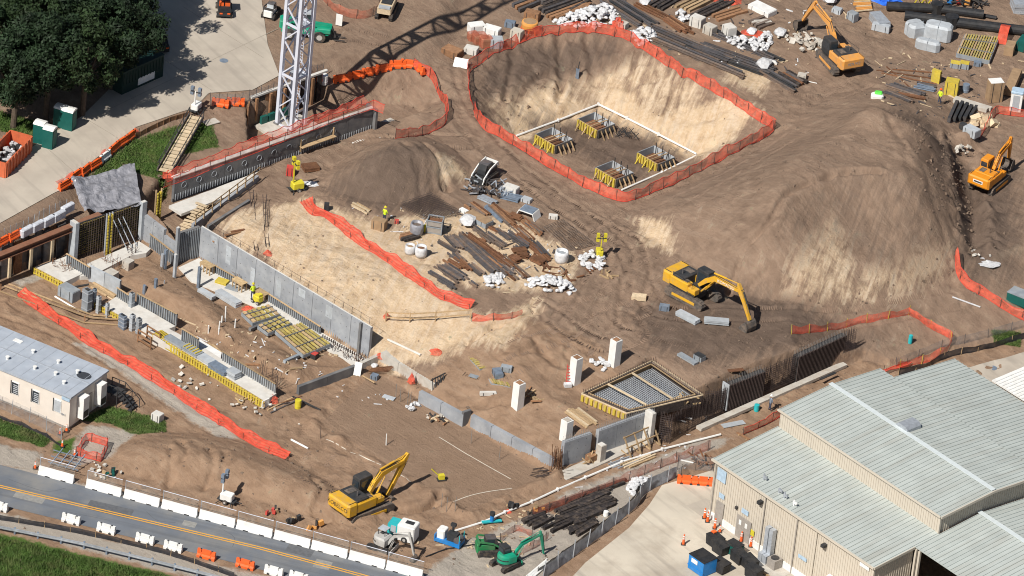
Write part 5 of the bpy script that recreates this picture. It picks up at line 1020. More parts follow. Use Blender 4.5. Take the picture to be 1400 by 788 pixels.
for k, (px, m, lab) in enumerate([((977, 746), 'black_plastic', 'black waste bin with a red patch on top near the door'), ((985, 756), 'black_plastic', 'black waste bin behind the blue dumpster'), ((1003, 757), 'toilet_green', 'dark green waste bin with black lid'), ((1010, 768), 'black_plastic', 'black waste bin beside the dark green one'), ((1024, 776), 'black_plastic', 'black waste bin nearest the outdoor air unit'), ((985, 781), 'black_plastic', 'wide black waste bin in front of the blue dumpster side'), ((1030, 789), 'black_plastic', 'black waste bin at the bottom edge of the yard')]):
    r = bin_(lab, px, yw + random.uniform(-.1, .15), 1.5, 1.1, 1.05, m, random.uniform(-.12, .05))
    if k == 0: MB().box((-.5, .2, 1.2), (.4, .4, .1)).obj('red_patch', 'safety_orange', r)
g = P(1058, 776, LOWZ); r = thing('air_unit', 'grey outdoor air unit on a pad behind a timber kerb', 'air conditioner', g, yw); MB().box((0, 0, .55), (1.0, 1.0, 1.0)).obj('casing', 'door_grey', r); MB().lathe([(.4, 1.05), (.4, 1.1)], 14).obj('fan_grille', 'charcoal', r); MB().box((.2, 0, .03), (3.0, 2.6, .1)).obj('pad', 'concrete', r); MB().box((-.2, -1.6, .12), (3.4, .16, .2)).obj('kerb_timber', 'timber', r)
g = P(1092, 785, LOWZ); r = thing('plastic_drum', 'red and blue drums standing by the warehouse wall', 'drum', g, yw); MB().lathe([(.28, 0), (.3, .4), (.28, .8)], 12).obj('red_drum', 'machine_red', r); MB().lathe([(.25, 0), (.27, .4), (.25, .75)], 12, (.6, .1, 0)).obj('blue_drum', 'blue_paint', r)
g = G(1391, 412); r = thing('dumpster', 'flat topped green dumpster at the right edge beside orange netting', 'dumpster', g, yawpx((1375, 410), (1400, 420))); MB().box((.4, 0, .5), (2.6, 1.5, 1.0)).obj('body', 'toilet_green', r); MB().box((.4, 0, 1.03), (2.66, 1.56, .07)).obj('lid', 'teal' if False else 'panel_grey', r)
# ================================================================ fences and netting
mat('screen_grey', (.30, .32, .35), .7, var=.25, sc=1.2, dirt=(.1, .1, .11), dsc=1.5, damt=.7); mat('silver_wrap', (.55, .57, .62), .45, var=.2, sc=2, bump=.05, bsc=4)
mat('net_cord', (.62, .075, .05), .7)
def resamp(c, st):
    s = np.concatenate([[0], np.cumsum(np.hypot(*np.diff(c, axis=0).T))]); n = max(2, int(s[-1] / st)); t = np.linspace(0, s[-1], n + 1); return np.stack([np.interp(t, s, c[:, 0]), np.interp(t, s, c[:, 1])], 1)
def gline(pts, st, smooth=True):
    w = np.array([G(*p)[:2] for p in pts]); return resamp(dd(w, 6) if smooth and len(pts) > 2 else w, st)
def net_fence(label, pts, m='net_orange', h=1.15, post=2.4, wob=.16, lean=0., pm='rebar', cat='fence', name='mesh_fence', sag=.18, ph=None, pr=.03, smooth=True, rows=5, pleat=0., seed=1, z=None):
    c = gline(pts, .4, smooth) if z is None else resamp(PW(pts, z), .4); n = len(c); t = np.gradient(c, axis=0); t /= np.linalg.norm(t, axis=1)[:, None] + 1e-9; nr = np.stack([-t[:, 1], t[:, 0]], 1)
    o = np.array([c[n // 2][0], c[n // 2][1], H(*c[n // 2]) if z is None else z]); r = thing(name, label, cat, o); rg = np.random.default_rng(seed); ph_ = rg.random() * 9
    pk = max(1, int(post / .4)); b = MB(); vs = []
    for i in range(n):
        fr = (i % pk) / pk; sg = sag * math.sin(math.pi * fr) * (.6 + .8 * rg.random()); g = H(*c[i]) if z is None else z
        for j in range(rows):
            u = j / (rows - 1); w = wob * (.35 * math.sin(i * .9 + ph_ + j * 1.3) + .7 * math.sin(i * .31 + 2 * ph_ + j * .5)) * (.5 + .5 * u) + pleat * (j % 2 - .5) + lean * u
            p = c[i] + nr[i] * w; vs.append((p[0] - o[0], p[1] - o[1], g - o[2] + .02 + max(.03, (h - sg * (u > .2)) * u * (1 - .0 * lean)) + rg.uniform(-.02, .02)))
    fs = [(i * rows + j, i * rows + j + 1, (i + 1) * rows + j + 1, (i + 1) * rows + j) for i in range(n - 1) for j in range(rows - 1)]
    b.add(vs, fs).obj('net', m, r, smooth=True)
    if rows > 5 or m in ('net_orange', 'net_pale'):
        cb = MB(); rw = (0, 2, 3, 5, 7) if rows > 5 else (0, 4)
        for j in rw:
            for i in range(n - 1): q0, q1 = np.array(vs[i * rows + j]), np.array(vs[(i + 1) * rows + j]); cb.bar(q0 + [0, 0, .04], q1 + [0, 0, .04], .05)
        cb.obj('edge_cord', 'net_cord', r, kind='stuff')
    if post < 90:
        pm_ = MB().tube((0, 0, 0), (0, 0, (ph or h + .12)), pr, 6).mesh('post', pm)
        for i in range(0, n, pk): inst(pm_, 'post', r, (c[i][0] - o[0], c[i][1] - o[1], (H(*c[i]) if z is None else z) - o[2]), rot=(rg.uniform(-.08, .08), rg.uniform(-.08, .08), 0))
    return r, c
net_fence('orange mesh fence along the far rim of the square pit', [(647, 152), (641, 118), (646, 95), (690, 69), (745, 50), (800, 46), (845, 52), (870, 67), (920, 97), (980, 131), (1020, 155), (1057, 180)], 'net_orange', seed=2, lean=.25)
net_fence('orange mesh fence along the near rim of the square pit', [(1057, 180), (1040, 193), (990, 217), (940, 243), (890, 266), (852, 277), (800, 259), (750, 230), (700, 199), (672, 184), (655, 170), (647, 152)], 'net_orange', seed=3, lean=-.2)
net_fence('orange mesh fence curving round the hollow beside the crane bay', [(565, 96), (590, 112), (607, 142), (609, 168), (590, 182), (540, 190)], 'net_orange', seed=4)
net_fence('red mesh fence standing along the top of the dark basement wall', [(224, 258), (290, 233), (370, 202), (440, 174), (508, 150), (524, 156)], 'net_pale', 1.1, seed=5, z=1.65, smooth=False)
net_fence('second red mesh line behind the dark basement wall, sagging low', [(228, 250), (300, 222), (380, 190), (450, 165), (505, 142)], 'net_pale', .7, seed=6, lean=.7, z=1.2, smooth=False)
net_fence('wide band of red netting fallen down the pale sand slope', [(412, 277), (424, 293), (450, 303), (482, 328), (520, 353), (560, 381), (600, 408), (642, 424)], 'net_red', .5, 3.0, .2, .85, seed=7, pleat=.18, rows=8)
net_fence('red mesh fence end standing at the bottom of the pale slope', [(645, 440), (680, 440), (713, 432)], 'net_red', .9, 2.2, seed=8)
net_fence('long band of red netting fallen across the dirt track by the trailer', [(24, 404), (60, 432), (110, 464), (160, 494), (210, 523), (260, 556), (310, 588), (360, 616), (390, 629)], 'net_red', .55, 3.4, .22, .8, seed=9, pleat=.18, rows=8)
net_fence('red mesh fence loop, straight side leading to the corner stake', [(1082, 457), (1120, 455), (1165, 447), (1210, 439), (1242, 432)], 'net_red', 1.0, 2.6, pm='form_yellow', seed=10)
net_fence('red mesh fence loop, bent side between corner stake and shed roof', [(1242, 432), (1270, 449), (1300, 466), (1284, 489), (1255, 500), (1225, 505)], 'net_red', 1.0, 2.6, .2, pm='form_yellow', seed=11)
net_fence('red netting trailing low from the fence loop to the warehouse roof', [(1240, 497), (1205, 508), (1165, 527)], 'net_orange', .45, 3, .2, .6, seed=12)
net_fence('orange mesh fence at the foot of the big mound by the right edge', [(1305, 350), (1309, 375), (1320, 394), (1345, 408), (1372, 424), (1402, 440)], 'net_orange', .95, 2.6, .2, seed=13, lean=.3)
net_fence('faded orange mesh fence along the white pipe below the light wall', [(727, 710), (770, 694), (830, 671), (900, 642), (972, 615)], 'net_faded', 1.1, 2.4, .1, .1, seed=14)
net_fence('faded orange mesh scrap fence beside the green track loader', [(684, 742), (706, 727), (727, 737)], 'net_faded', .9, 2, seed=15)
net_fence('faded orange mesh fence behind the green mini excavator arm', [(705, 762), (728, 752), (750, 738)], 'net_faded', .9, 2, seed=16)
net_fence('small square of orange mesh fence around a manhole by the road', [(104, 623), (117, 602), (147, 611), (138, 633), (104, 623)], 'net_orange', .9, 1.6, .06, seed=17, smooth=False)
net_fence('orange mesh fence at the stores corner above the right excavator', [(1339, 192), (1352, 168), (1363, 156), (1402, 162)], 'net_orange', 1.0, 2.4, seed=18, smooth=False)
net_fence('faded orange mesh fence at the top edge behind the telehandler', [(436, -4), (455, 14), (480, 25), (508, 24), (522, 2)], 'net_faded', 1.1, 2.4, seed=19)
net_fence('red netting lying loose along the grass edge of the upper road', [(84, 258), (100, 247), (120, 238), (150, 214), (175, 196), (190, 183)], 'net_red', .5, 3, .3, .5, seed=20)
net_fence('faded orange mesh fence running along the warehouse side', [(1016, 596), (1050, 580), (1070, 568)], 'net_orange', .9, 2.4, seed=21)
net_fence('black silt fence winding behind the warehouse', [(1228, 514), (1262, 506), (1290, 492), (1320, 484), (1360, 476), (1405, 462)], 'silt_black', .75, 2.4, .1, pm='timber', seed=22, sag=.05)
net_fence('chain link fence line above the black silt fence', [(1225, 502), (1270, 486), (1320, 470), (1405, 447)], 'chain_link', 1.0, 3, .02, pm='steel_dark', seed=23, sag=0)
net_fence('black silt fence behind the roadside guard rail', [(-10, 711), (80, 725), (155, 741), (230, 760), (320, 790)], 'silt_black', .6, 2.6, .06, pm='timber', seed=24, sag=.05)
net_fence('chain link fence with grey screen curving round the warehouse yard', [(742, 792), (790, 758), (836, 722), (868, 696), (884, 674), (925, 654)], 'screen_grey', 1.3, 2.6, .12, .15, pm='galvanised', seed=25, sag=.1, ph=1.9, pr=.05)
net_fence('dark plastic sheet along the inside of the screened yard fence', [(735, 784), (785, 748), (830, 714), (862, 688), (878, 668), (915, 650)], 'silt_black', .55, 9, .1, seed=26)
net_fence('chain link fence in front of the cream trailer', [(-8, 556), (30, 573), (60, 588), (84, 602)], 'chain_link', 1.5, 2.2, .02, pm='galvanised', seed=27, sag=0)
net_fence('black silt fence at the foot of the trailer fence', [(-8, 571), (30, 584), (62, 598), (84, 612)], 'silt_black', .5, 3, .05, seed=28)
net_fence('chain link fence on the kerb above the crane bay', [(288, 146), (336, 144), (384, 127), (440, 105)], 'chain_link', 1.5, 1.0, .02, pm='steel_dark', seed=29, sag=0)
net_fence('chain link fence beside the upper road above the sheet pile wall', [(-10, 338), (30, 318), (60, 303), (90, 290)], 'chain_link', 1.3, 1.0, .02, pm='galvanised', seed=30, sag=0)
net_fence('dark board fence along the top of the grass bank', [(184, 191), (210, 178), (235, 166), (258, 160)], 'wood_brown', .55, 1.2, .03, pm='wood_brown', seed=31, sag=0, smooth=False)
net_fence('chain link panel fence on the barrier end by the orange barriers', [(930, 656), (926, 642), (975, 645)], 'chain_link', 1.6, 1.6, .01, pm='steel_dark', seed=32, sag=0, smooth=False)
def heap(name, label, cat, px, rad, hgt, m, seed, n=14, sq=.7, yaw=0.):  # crumpled netting / cloth lump
    g = G(*px); rg = np.random.default_rng(seed); vs = []; k = 7
    for i in range(k):
        u = i / (k - 1)
        for j in range(n):
            a = 2 * math.pi * j / n; rr = rad * u * (1 + rg.uniform(-.28, .28)); vs.append((rr * math.cos(a), rr * sq * math.sin(a), hgt * (1 - u ** 1.6) * (.6 + rg.random() * .6) + .03))
    fs = [(i * n + j, i * n + (j + 1) % n, (i + 1) * n + (j + 1) % n, (i + 1) * n + j) for i in range(k - 1) for j in range(n)]
    o = MB().add(vs, fs).obj(name, m, None, g, yaw); return tag(o, label, cat)
for a in [('netting_heap', 'crumpled red netting heap on the pale slope below the guard rail', 'netting', (597, 483), .75, .4, 'net_red', 1), ('netting_heap', 'small red netting scrap at the end of the timber guard rail', 'netting', (528, 436), .35, .6, 'net_red', 2), ('netting_heap', 'red netting tail hanging by the steel ladders', 'netting', (366, 349), .5, .5, 'net_red', 3),
          ('netting_heap', 'red netting thrown beside the white bag pile at the top', 'netting', (1030, 47), 1.1, .35, 'net_red', 4), ('netting_heap', 'red netting at the top edge above the loose timbers', 'netting', (995, 2), 1.6, .4, 'net_red', 5), ('netting_heap', 'orange net heap bunched at the far corner of the pit fence', 'netting', (845, 38), .9, 1.1, 'net_red', 6),
          ('netting_heap', 'red netting beside the big black pipe', 'netting', (1312, 34), 1.0, .3, 'net_red', 7), ('tarp', 'blue tarpaulin thrown over stores at the top right', 'tarp', (1212, 1), 1.6, .7, 'blue_tarp', 8), ('netting_heap', 'red netting lump beside the yellow barrel and broken forms', 'netting', (372, 550), .7, .7, 'net_red', 9), ('netting_heap', 'red netting under the yellow slat panels', 'netting', (340, 424), .8, .35, 'net_red', 10),
          ('netting_heap', 'orange netting lump at the foot of the site stairs', 'netting', (229, 244), .9, .6, 'net_red', 11), ('netting_heap', 'red netting hung on the low wall corner', 'netting', (519, 490), .5, .5, 'net_red', 12), ('netting_heap', 'red netting bundle standing on the low wall end', 'netting', (562, 524), .4, 1.1, 'net_red', 13), ('netting_heap', 'red cap lump on the white pipe line', 'netting', (694, 701), .45, .3, 'net_red', 14), ('sheet', 'white sheet lying beside the yellow light tower', 'sheet', (426, 252), .8, .15, 'bag_white', 15), ('sheet', 'white plastic sheet in the trench ground at the right', 'sheet', (1352, 361), 1.5, .12, 'bag_white', 16)]: heap(*a)
g = G(1372, 52); r = thing('net_wrap', 'orange net wrapped over the big black pipe', 'netting', g, R(80)); b = MB(); b.prism(thick([(-1.5, 0), (-1.1, 1.0), (0, 1.35), (1.1, 1.0), (1.6, 0)], [.04] * 5), -.5, .5); b.obj('net', 'net_red', r)
# silver sheeting over the bank
cn = [P(96, 250, 1.1), P(184, 224, 1.0), P(194, 280, .75), P(116, 294, .55)]; o = cn[0]; n = 26; vs = []
for i in range(n):
    for j in range(n):
        u, v = i / (n - 1), j / (n - 1); p = (cn[0] * (1 - u) + cn[1] * u) * (1 - v) + (cn[3] * (1 - u) + cn[2] * u) * v; e = .5 * np.exp(-((u - .06) / .09) ** 2) + .5 * float(fbm(np.array([u * 3.0 + v]), np.array([v * 9.0]), 1.4, 5)[0]) + .25 * float(fbm(np.array([u * 11.0]), np.array([v * 5.0]), 1.0, 15)[0])
        vs.append((p[0] - o[0], p[1] - o[1], max(p[2], H(p[0], p[1])) - o[2] + .12 + e))
ob = MB().add(vs, [(i * n + j, i * n + j + 1, (i + 1) * n + j + 1, (i + 1) * n + j) for i in range(n - 1) for j in range(n - 1)]).obj('bank_sheeting', 'tarp', None, o); tag(ob, 'wrinkled silver sheeting covering the bank above the formwork wall', 'sheeting')
# ---------------------------------------------------------------- barriers
def jersey():
    b = MB(); pr = [(-.3, 0), (.3, 0), (.3, .08), (.14, .32), (.08, .82), (-.08, .82), (-.14, .32), (-.3, .08)]; L_ = 3.5
    vs = [(x, y, z) for x in (-L_ / 2, L_ / 2) for y, z in pr]; n = 8
    b.add(vs, [(k, (k + 1) % n, n + (k + 1) % n, n + k) for k in range(n)] + [tuple(range(n)), tuple(range(2 * n - 1, n - 1, -1))]); return b
JM = jersey().mesh('barrier', 'white_paint'); SL = MB().box((0, -.3, .05), (.5, .03, .1)).mesh('lifting_slot', 'charcoal')
FP = MB().tube((0, 0, 0), (0, 0, 1.75), .035, 6).mesh('fence_post', 'galvanised'); FR = MB().tube((-1.75, 0, 1.7), (1.75, 0, 1.7), .03, 6).mesh('top_rail', 'white_steel'); FC = MB().quad((-1.75, 0, .82), (1.75, 0, .82), (1.75, 0, 1.68), (-1.75, 0, 1.68)).mesh('wire_mesh', 'clear_mesh')
jx = [(52, 647), (117, 665), (169, 679), (220.5, 693), (272, 707), (323, 721), (374.5, 735), (425.5, 749), (477, 763), (528, 777)]
place = ['standing alone at the gravel entrance', 'first after the gap in the row', 'behind which small plants and stones lie', 'in front of the brown mound foot', 'just left of the white light tower', 'just right of the white light tower', 'below the yellow excavator rear', 'with red things lying behind it', 'beside the white mini excavator', 'last of the row, next to the dirt yard']
for k, (x, y) in enumerate(jx):
    a, e = P(x, y, LOWZ), P(x + 50, y + 13.8, LOWZ); c = (a + e) / 2; r = thing('concrete_barrier', 'white concrete road barrier ' + place[k], 'barrier', c + [0, 0, .03], frame2(a, e)[0], 'white concrete barriers along the road')
    inst(JM, 'barrier_body', r); inst(SL, 'lifting_slot', r, (-.8, 0, 0)); inst(SL, 'lifting_slot', r, (.8, 0, 0)); inst(FP, 'fence_post', r, (-1.72, .1, 0)); inst(FR, 'top_rail', r, (0, .1, 0)); inst(FC, 'wire_mesh', r, (0, .1, 0))
r = thing('gate_panel', 'grey wire gate panels leaning together behind the first road barrier', 'fence panel', P(85, 640, LOWZ), R(-15))
for k in range(4): 
    x = -1 + k * .75; MB().bar((x, -.5, .4), (x + .5, 1.2, 1.3), .08).obj('frame_bar', 'steel_blue', r)
for k in range(3): MB().bar((-1.3, -.3 + k * .6, .5 + k * .3), (1.7, -.3 + k * .6, .4 + k * .3), .07).obj('frame_bar', 'steel_blue', r)
def wbar():
    b = MB(); pr = [(-.25, 0), (.25, 0), (.25, .25), (.13, .45), (.11, .85), (-.11, .85), (-.13, .45), (-.25, .25)]; L_ = 1.75; n = 8
    for a, e in ((-L_ / 2, -.5), (-.42, .42), (.5, L_ / 2)): b.add([(x, y, z) for x in (a, e) for y, z in pr], [(k, (k + 1) % n, n + (k + 1) % n, n + k) for k in range(n)] + [tuple(range(n)), tuple(range(2 * n - 1, n - 1, -1))])
    b.box((0, 0, .32), (L_ * .95, .3, .5)); return b
WM = {'white': wbar().mesh('water_barrier', 'white_paint'), 'orange': wbar().mesh('water_barrier', 'safety_orange')}
FK = MB().box((0, -.27, .1), (.25, .04, .14)).mesh('fork_slot', 'charcoal'); FT = MB().lathe([(.07, .85), (.07, .9)], 10).mesh('filler_cap', 'charcoal')
def wb(label, px, yaw, c, group, z=None, sc=None):
    g = G(*px) if z is None else P(*px, z); r = thing('water_barrier', label, 'barrier', g + [0, 0, .02], yaw, group); inst(WM[c], 'barrier_body', r); [inst(FK, 'fork_slot', r, (x, 0, 0)) for x in (-.45, .45)]; [inst(FT, 'filler_cap', r, (x, 0, 0)) for x in (-.55, .55)]; return r
for px, c, w in [((-2, 697), 'white', 'cut off by the left edge'), ((97, 715), 'white', 'second from the left edge'), ((145, 728), 'white', 'third from the left edge'), ((198, 742), 'white', 'fourth from the left edge'), ((236.5, 752.5), 'white', 'just before the orange pair'), ((282, 763.5), 'orange', 'first of the pair'), ((335, 776.5), 'orange', 'second of the pair'), ((374, 786), 'white', 'just after the orange pair'), ((408, 794), 'white', 'cut off by the bottom edge')]:
    wb(f'{c} plastic water barrier on the road shoulder, {w}', px, R(-17), c, 'water barriers on the road shoulder', LOWZ)
for k, (px, a) in enumerate([((301, 146), -6), ((322, 145), 8)]): wb('orange water barrier closing the crane bay kerb, ' + ('left one' if k == 0 else 'right one'), px, R(a), 'orange', 'orange barriers at the crane bay kerb')
oy = [(430, 117, 42), (466, 113, 30), (486, 108, 30), (505, 103, 28), (524, 98, 26), (543, 94, 12), (559, 93, -2), (573, 98, -55)]
for k, (x, y, a) in enumerate(oy): wb(['orange water barrier beside the white drum and crane mast', 'orange water barrier in the crane shadow, first of the row', 'orange water barrier in the crane shadow, second of the row', 'orange water barrier in the crane shadow, third of the row', 'orange water barrier where the crane shadow leaves the row', 'orange water barrier at the crest above the hollow', 'orange water barrier at the bend above the hollow', 'orange water barrier turned down at the end of the hollow row'][k], (x, y), R(a), 'orange', 'orange barriers above the hollow')
for k, (x, y) in enumerate([(938, 661), (961, 663)]): wb('orange water barrier in front of the warehouse corner, ' + ['farther from', 'touching'][k] + ' the wall', (x, y), R(2), 'orange', 'orange barriers at the warehouse corner')
sy_ = yawpx((36, 321), (92, 290), .9)
for k, (x, y) in enumerate([(5, 334), (20, 327)]): wb('orange water barrier above the sheet pile wall, ' + ['at the left edge', 'next to the silver barriers'][k], (x, y), sy_, 'orange', 'orange barriers over the sheet pile wall', .9)
for k, (x, y) in enumerate([(36, 321), (51, 314), (66, 307), (80, 300), (92, 290)]):
    g = P(x, y, .9); r = thing('wrapped_barrier', 'silver wrapped barrier on the upper road edge, ' + ['next to the orange barrier', 'second after the orange barrier', 'middle of the row', 'next to last before the sheeting', 'touching the silver sheeting'][k], 'barrier', g, sy_, 'silver wrapped barriers'); bevelbox((0, 0, .42), (1.75, .55, .8), .12).obj('barrier_body', 'silver_wrap', r)
gy_ = math.degrees(yawpx((88, 258), (178, 192), UPZ)); sy_ = yawpx((36, 321), (92, 290), .9)
for k, (x, y, a) in enumerate([(88, 258, 50), (104, 244, 40), (117, 237, 40), (130, 229, 42), (143, 219, 42), (155, 209, 42), (166, 200, 42), (178, 192, 42)]): wb('orange water barrier bordering the grass bank, ' + ['at its low end by the sheeting', 'second from the sheeting', 'third from the sheeting', 'fourth from the sheeting', 'white dusted one mid row', 'sixth from the sheeting', 'seventh from the sheeting', 'at the top of the row'][k], (x, y), R(gy_ + (k * 37 % 11 - 5)), 'white' if k == 4 else 'orange', 'barriers along the grass bank')
# guard rail
c = resamp(PW([(-12, 726), (100, 748), (200, 772), (300, 797)], LOWZ), 2.0); o = np.array([*c[len(c) // 2], LOWZ]); r = thing('guard_rail', 'grey steel guard rail between road shoulder and green verge', 'guard rail', o); pm_ = MB().box((0, .12, .38), (.16, .18, .8)).mesh('post', 'steel_blue')
for a, e in zip(c[:-1], c[1:]):
    y = math.atan2(*(e - a)[::-1]); inst(pm_, 'post', r, (a[0] - o[0], a[1] - o[1], 0), y); b = MB()
    for z in (.5, .66): b.bar((a[0] - o[0], a[1] - o[1], z), (e[0] - o[0], e[1] - o[1], z), .09, .11)
    b.bar((a[0] - o[0], a[1] - o[1], .58), (e[0] - o[0], e[1] - o[1], .58), .03, .1); b.obj('rail_beam', 'galvanised', r)
# traffic cones
def cone(label, px, z=LOWZ, tall=True):
    g = P(*px, z) if z is not None else G(*px); r = thing('traffic_cone', label, 'cone', g + [0, 0, .04], 0, 'traffic cones'); h = 1.1 if tall else .75
    MB().box((0, 0, .03), (.42, .42, .06)).obj('base', 'charcoal', r); MB().lathe([(.14, .06), (.1 if tall else .05, h * .7), (.06 if tall else .03, h)], 10).obj('cone', 'safety_orange', r)
    for z in (.62, .82): MB().lathe([(.115 if tall else .08, h * z - .06), (.105 if tall else .07, h * z + .04)], 10).obj('white_band', 'white_paint', r)
for px, w in [((963, 709), 'farthest left at the warehouse corner'), ((967, 714), 'beside another cone at the warehouse corner'), ((977, 723), 'between the corner and the waste bins'), ((934, 745), 'standing alone on the pale yard'), ((1013, 741), 'in front of the double door'), ((1026, 748), 'between double door and air ducts')]: cone('tall orange cone with white bands ' + w, px)
for px, w in [((984, 728), 'small bright one near the first waste bin'), ((48, 641), 'at the foot of the gravel entrance barrier'), ((85, 611), 'behind the gate panels, with white collar'), ((102, 624), 'touching the small orange mesh square'), ((91, 590), 'leaning at the trailer corner'), ((82, 594), 'just outside the trailer fence end')]: cone('orange traffic cone ' + w, px, LOWZ, False)
# ================================================================ pipes, beams, bars
def rod(name, label, cat, pts, r_, m, group=None, lift=0., n=7, z=None):
    w = [(G(*p) if z is None else P(*p, z)) + [0, 0, r_ + lift] for p in pts]; o = w[0]; t = thing(name, label, cat, o, 0, group)
    for a, e in zip(w[:-1], w[1:]): MB().tube(a - o, e - o, r_, n).obj('pipe_length', m, t)
    for a in w[1:-1]: MB().lathe([(r_ * 1.4, -r_ * 1.3), (r_ * 1.4, r_ * 1.3)], 8, a - o).obj('joint', m, t)
    return t
rod('white_pipe', 'long white pipe running beside the faded orange fence', 'pipe', [(622, 728), (660, 716), (690, 703), (727, 688), (762, 672), (800, 655), (850, 634), (905, 617), (985, 596)], .11, 'white_paint', lift=.05)
rod('white_pipe', 'white drain pipe squared round the far sides of the pit floor', 'pipe', [(706, 187), (763, 166), (818, 144), (857, 163), (900, 185), (952, 212)], .11, 'white_paint', z=-3.9)
rod('white_pipe', 'white drain pipe along the near side of the pit floor', 'pipe', [(952, 214), (905, 237), (850, 261)], .10, 'white_paint', z=-3.9)
rod('black_pipe', 'thick black pipe, the longer one crossing to the right edge', 'pipe', [(1236, 28), (1300, 36), (1410, 50)], .55, 'black_plastic', n=14)
rod('black_pipe', 'thick black pipe lying behind the longer black pipe', 'pipe', [(1212, 14), (1280, 18), (1344, 26)], .5, 'black_plastic', n=14); rod('black_pipe', 'short thin black pipe at the end of the thick pipes', 'pipe', [(1335, 22), (1362, 27)], .22, 'black_plastic')
rod('black_hose', 'thin black hose from the white mini excavator to the blue pump', 'hose', [(582, 762), (610, 752), (650, 746)], .07, 'black_plastic')
rod('white_pipe', 'short white pipe lying on the dirt track by the fallen red net', 'pipe', [(75, 407), (108, 427)], .09, 'white_paint'); rod('white_pipe', 'short white pipe near the end of the fallen red net', 'pipe', [(398, 603), (421, 615)], .1, 'white_paint'); rod('white_pipe', 'thin white pipe lying near the orange fence at the right', 'pipe', [(1302, 407), (1340, 421)], .08, 'bag_white')
rod('white_pipe', 'thin white pipe beside the orange barriers at the warehouse', 'pipe', [(930, 630), (948, 634)], .08, 'white_paint'); rod('white_pipe', 'broken white pipe on the slope below the pale retaining wall', 'pipe', [(530, 466), (575, 487)], .12, 'concrete_new')
def vpost(name, label, px, h, r_, m, group=None, z=None):
    g = G(*px) if z is None else P(*px, z); return tag(MB().tube((0, 0, -.2), (random.uniform(-.06, .06), random.uniform(-.06, .06), h), r_, 8).obj(name, m, None, g), label, 'post', group)
for px, h, w in [((308, 440), 1.7, 'tallest of the row'), ((303, 441), .7, 'short one beside the tallest'), ((299, 452), 1.0, 'leaning middle one'), ((299, 458), .5, 'lowest one'), ((321, 449), 1.0, 'set apart toward the slat panels'), ((285, 457), .9, 'nearest the stud forms')]: vpost('pipe_stub', 'white pipe stub standing in the brown fill, ' + w, px, h, .07, 'white_paint', 'white pipe stubs in the fill')
vpost('marker_stake', 'white marker stake standing on the flat brown floor', (528, 609), 1.25, .05, 'white_paint'); vpost('marker_stake', 'thin dark stake at the left end of the flat floor', (438, 600), 1.2, .03, 'rebar')
for k, px in enumerate([(541, 545), (547, 550), (557, 552), (560, 556), (644, 607), (682, 630), (603, 694), (610, 700), (622, 700)]): vpost('rebar_stake', 'thin pale rebar stake standing in the flat brown floor', px, 1.6, .025, 'rebar_light', 'rebar stakes in the flat floor')
for px, h, m, w in [((212, 404), 1.9, 'steel_blue', 'striped blue grey steel post in the fill nearest the stud forms'), ((197, 402), 1.0, 'steel_blue', 'short blue grey post beside the striped one'), ((271, 394), 2.4, 'steel_blue', 'dark blue steel post standing by the corner footing'), ((225, 369), 2.3, 'steel_blue', 'dark steel post at the foot of the inner wall'), ((221, 370), 1.9, 'galvanised', 'lighter steel post touching the dark one at the inner wall'), ((224, 397), 1.1, 'galvanised', 'thin grey pipe standing in the fill')]:
    g = P(*px, LOWZ); tag(MB().box((0, 0, h / 2), (.3 if 'thin' not in w else .1, .22 if 'thin' not in w else .1, h)).obj('steel_post', m, None, g, YB), w, 'post')
def beam(p, q, w, h, m, label, cat='beam', name='steel_beam', group=None, off=0., lift=0.):
    a, e = G(*p), G(*q); y, L_ = frame2(a, e); n = np.array([-math.sin(y), math.cos(y), 0]); c = (a + e) / 2 + n * off; dz = e[2] - a[2]; b = MB()
    if name in ('steel_beam',): b.box((0, 0, h * .92), (L_, w, h * .14)).box((0, 0, h * .08), (L_, w, h * .14)).box((0, 0, h / 2), (L_, w * .25, h * .7))
    else: b.box((0, 0, h / 2), (L_, w, h))
    o = b.obj(name, m, None, c + [0, 0, lift]); o.rotation_euler = (random.uniform(-.03, .03), -math.atan2(dz, L_), y); return tag(o, label, cat, group)
SHARED = {'dark steel beams in the central laydown', 'rusty steel beams in the central laydown', 'long piles at the top', 'baulks above the bag pile', 'bar bundles in the stores', 'long black timber piles', 'short black timber offcuts', 'capped pipes in the rack'}
LM1 = [(594, 317, 'grey cage crate'), (654, 303, 'mossy topped case'), (575, 350, 'bulk bag pair'), (767, 358, 'white open sack'), (722, 296, 'tent crate'), (750, 392, 'long bag heap'), (672, 388, 'torn bag heap'), (662, 256, 'loader'), (753, 371, 'square frame'), (780, 322, 'flat mat'), (600, 385, 'red net'), (712, 345, 'plate stacks')]
LMK = {'dark steel beams in the central laydown': LM1, 'rusty steel beams in the central laydown': LM1, 'long piles at the top': [(845, 20, 'pit fence corner'), (940, 40, 'grey blocks'), (1050, 95, 'big white bag'), (890, 60, 'round bag heap'), (1085, 118, 'tail baulks')], 'baulks above the bag pile': [(728, 27, 'brown box'), (770, 20, 'bag heap'), (700, 14, 'blue case'), (812, 6, 'long piles')], 'bar bundles in the stores': [(1200, 130, 'green sack'), (1262, 122, 'yellow boxes'), (1240, 140, 'mound crest')], 'long black timber piles': [(720, 700, 'track loader'), (870, 665, 'white bags'), (828, 706, 'white drum')], 'short black timber offcuts': [(728, 712, 'track loader'), (790, 735, 'yard fence'), (828, 706, 'white drum')]}
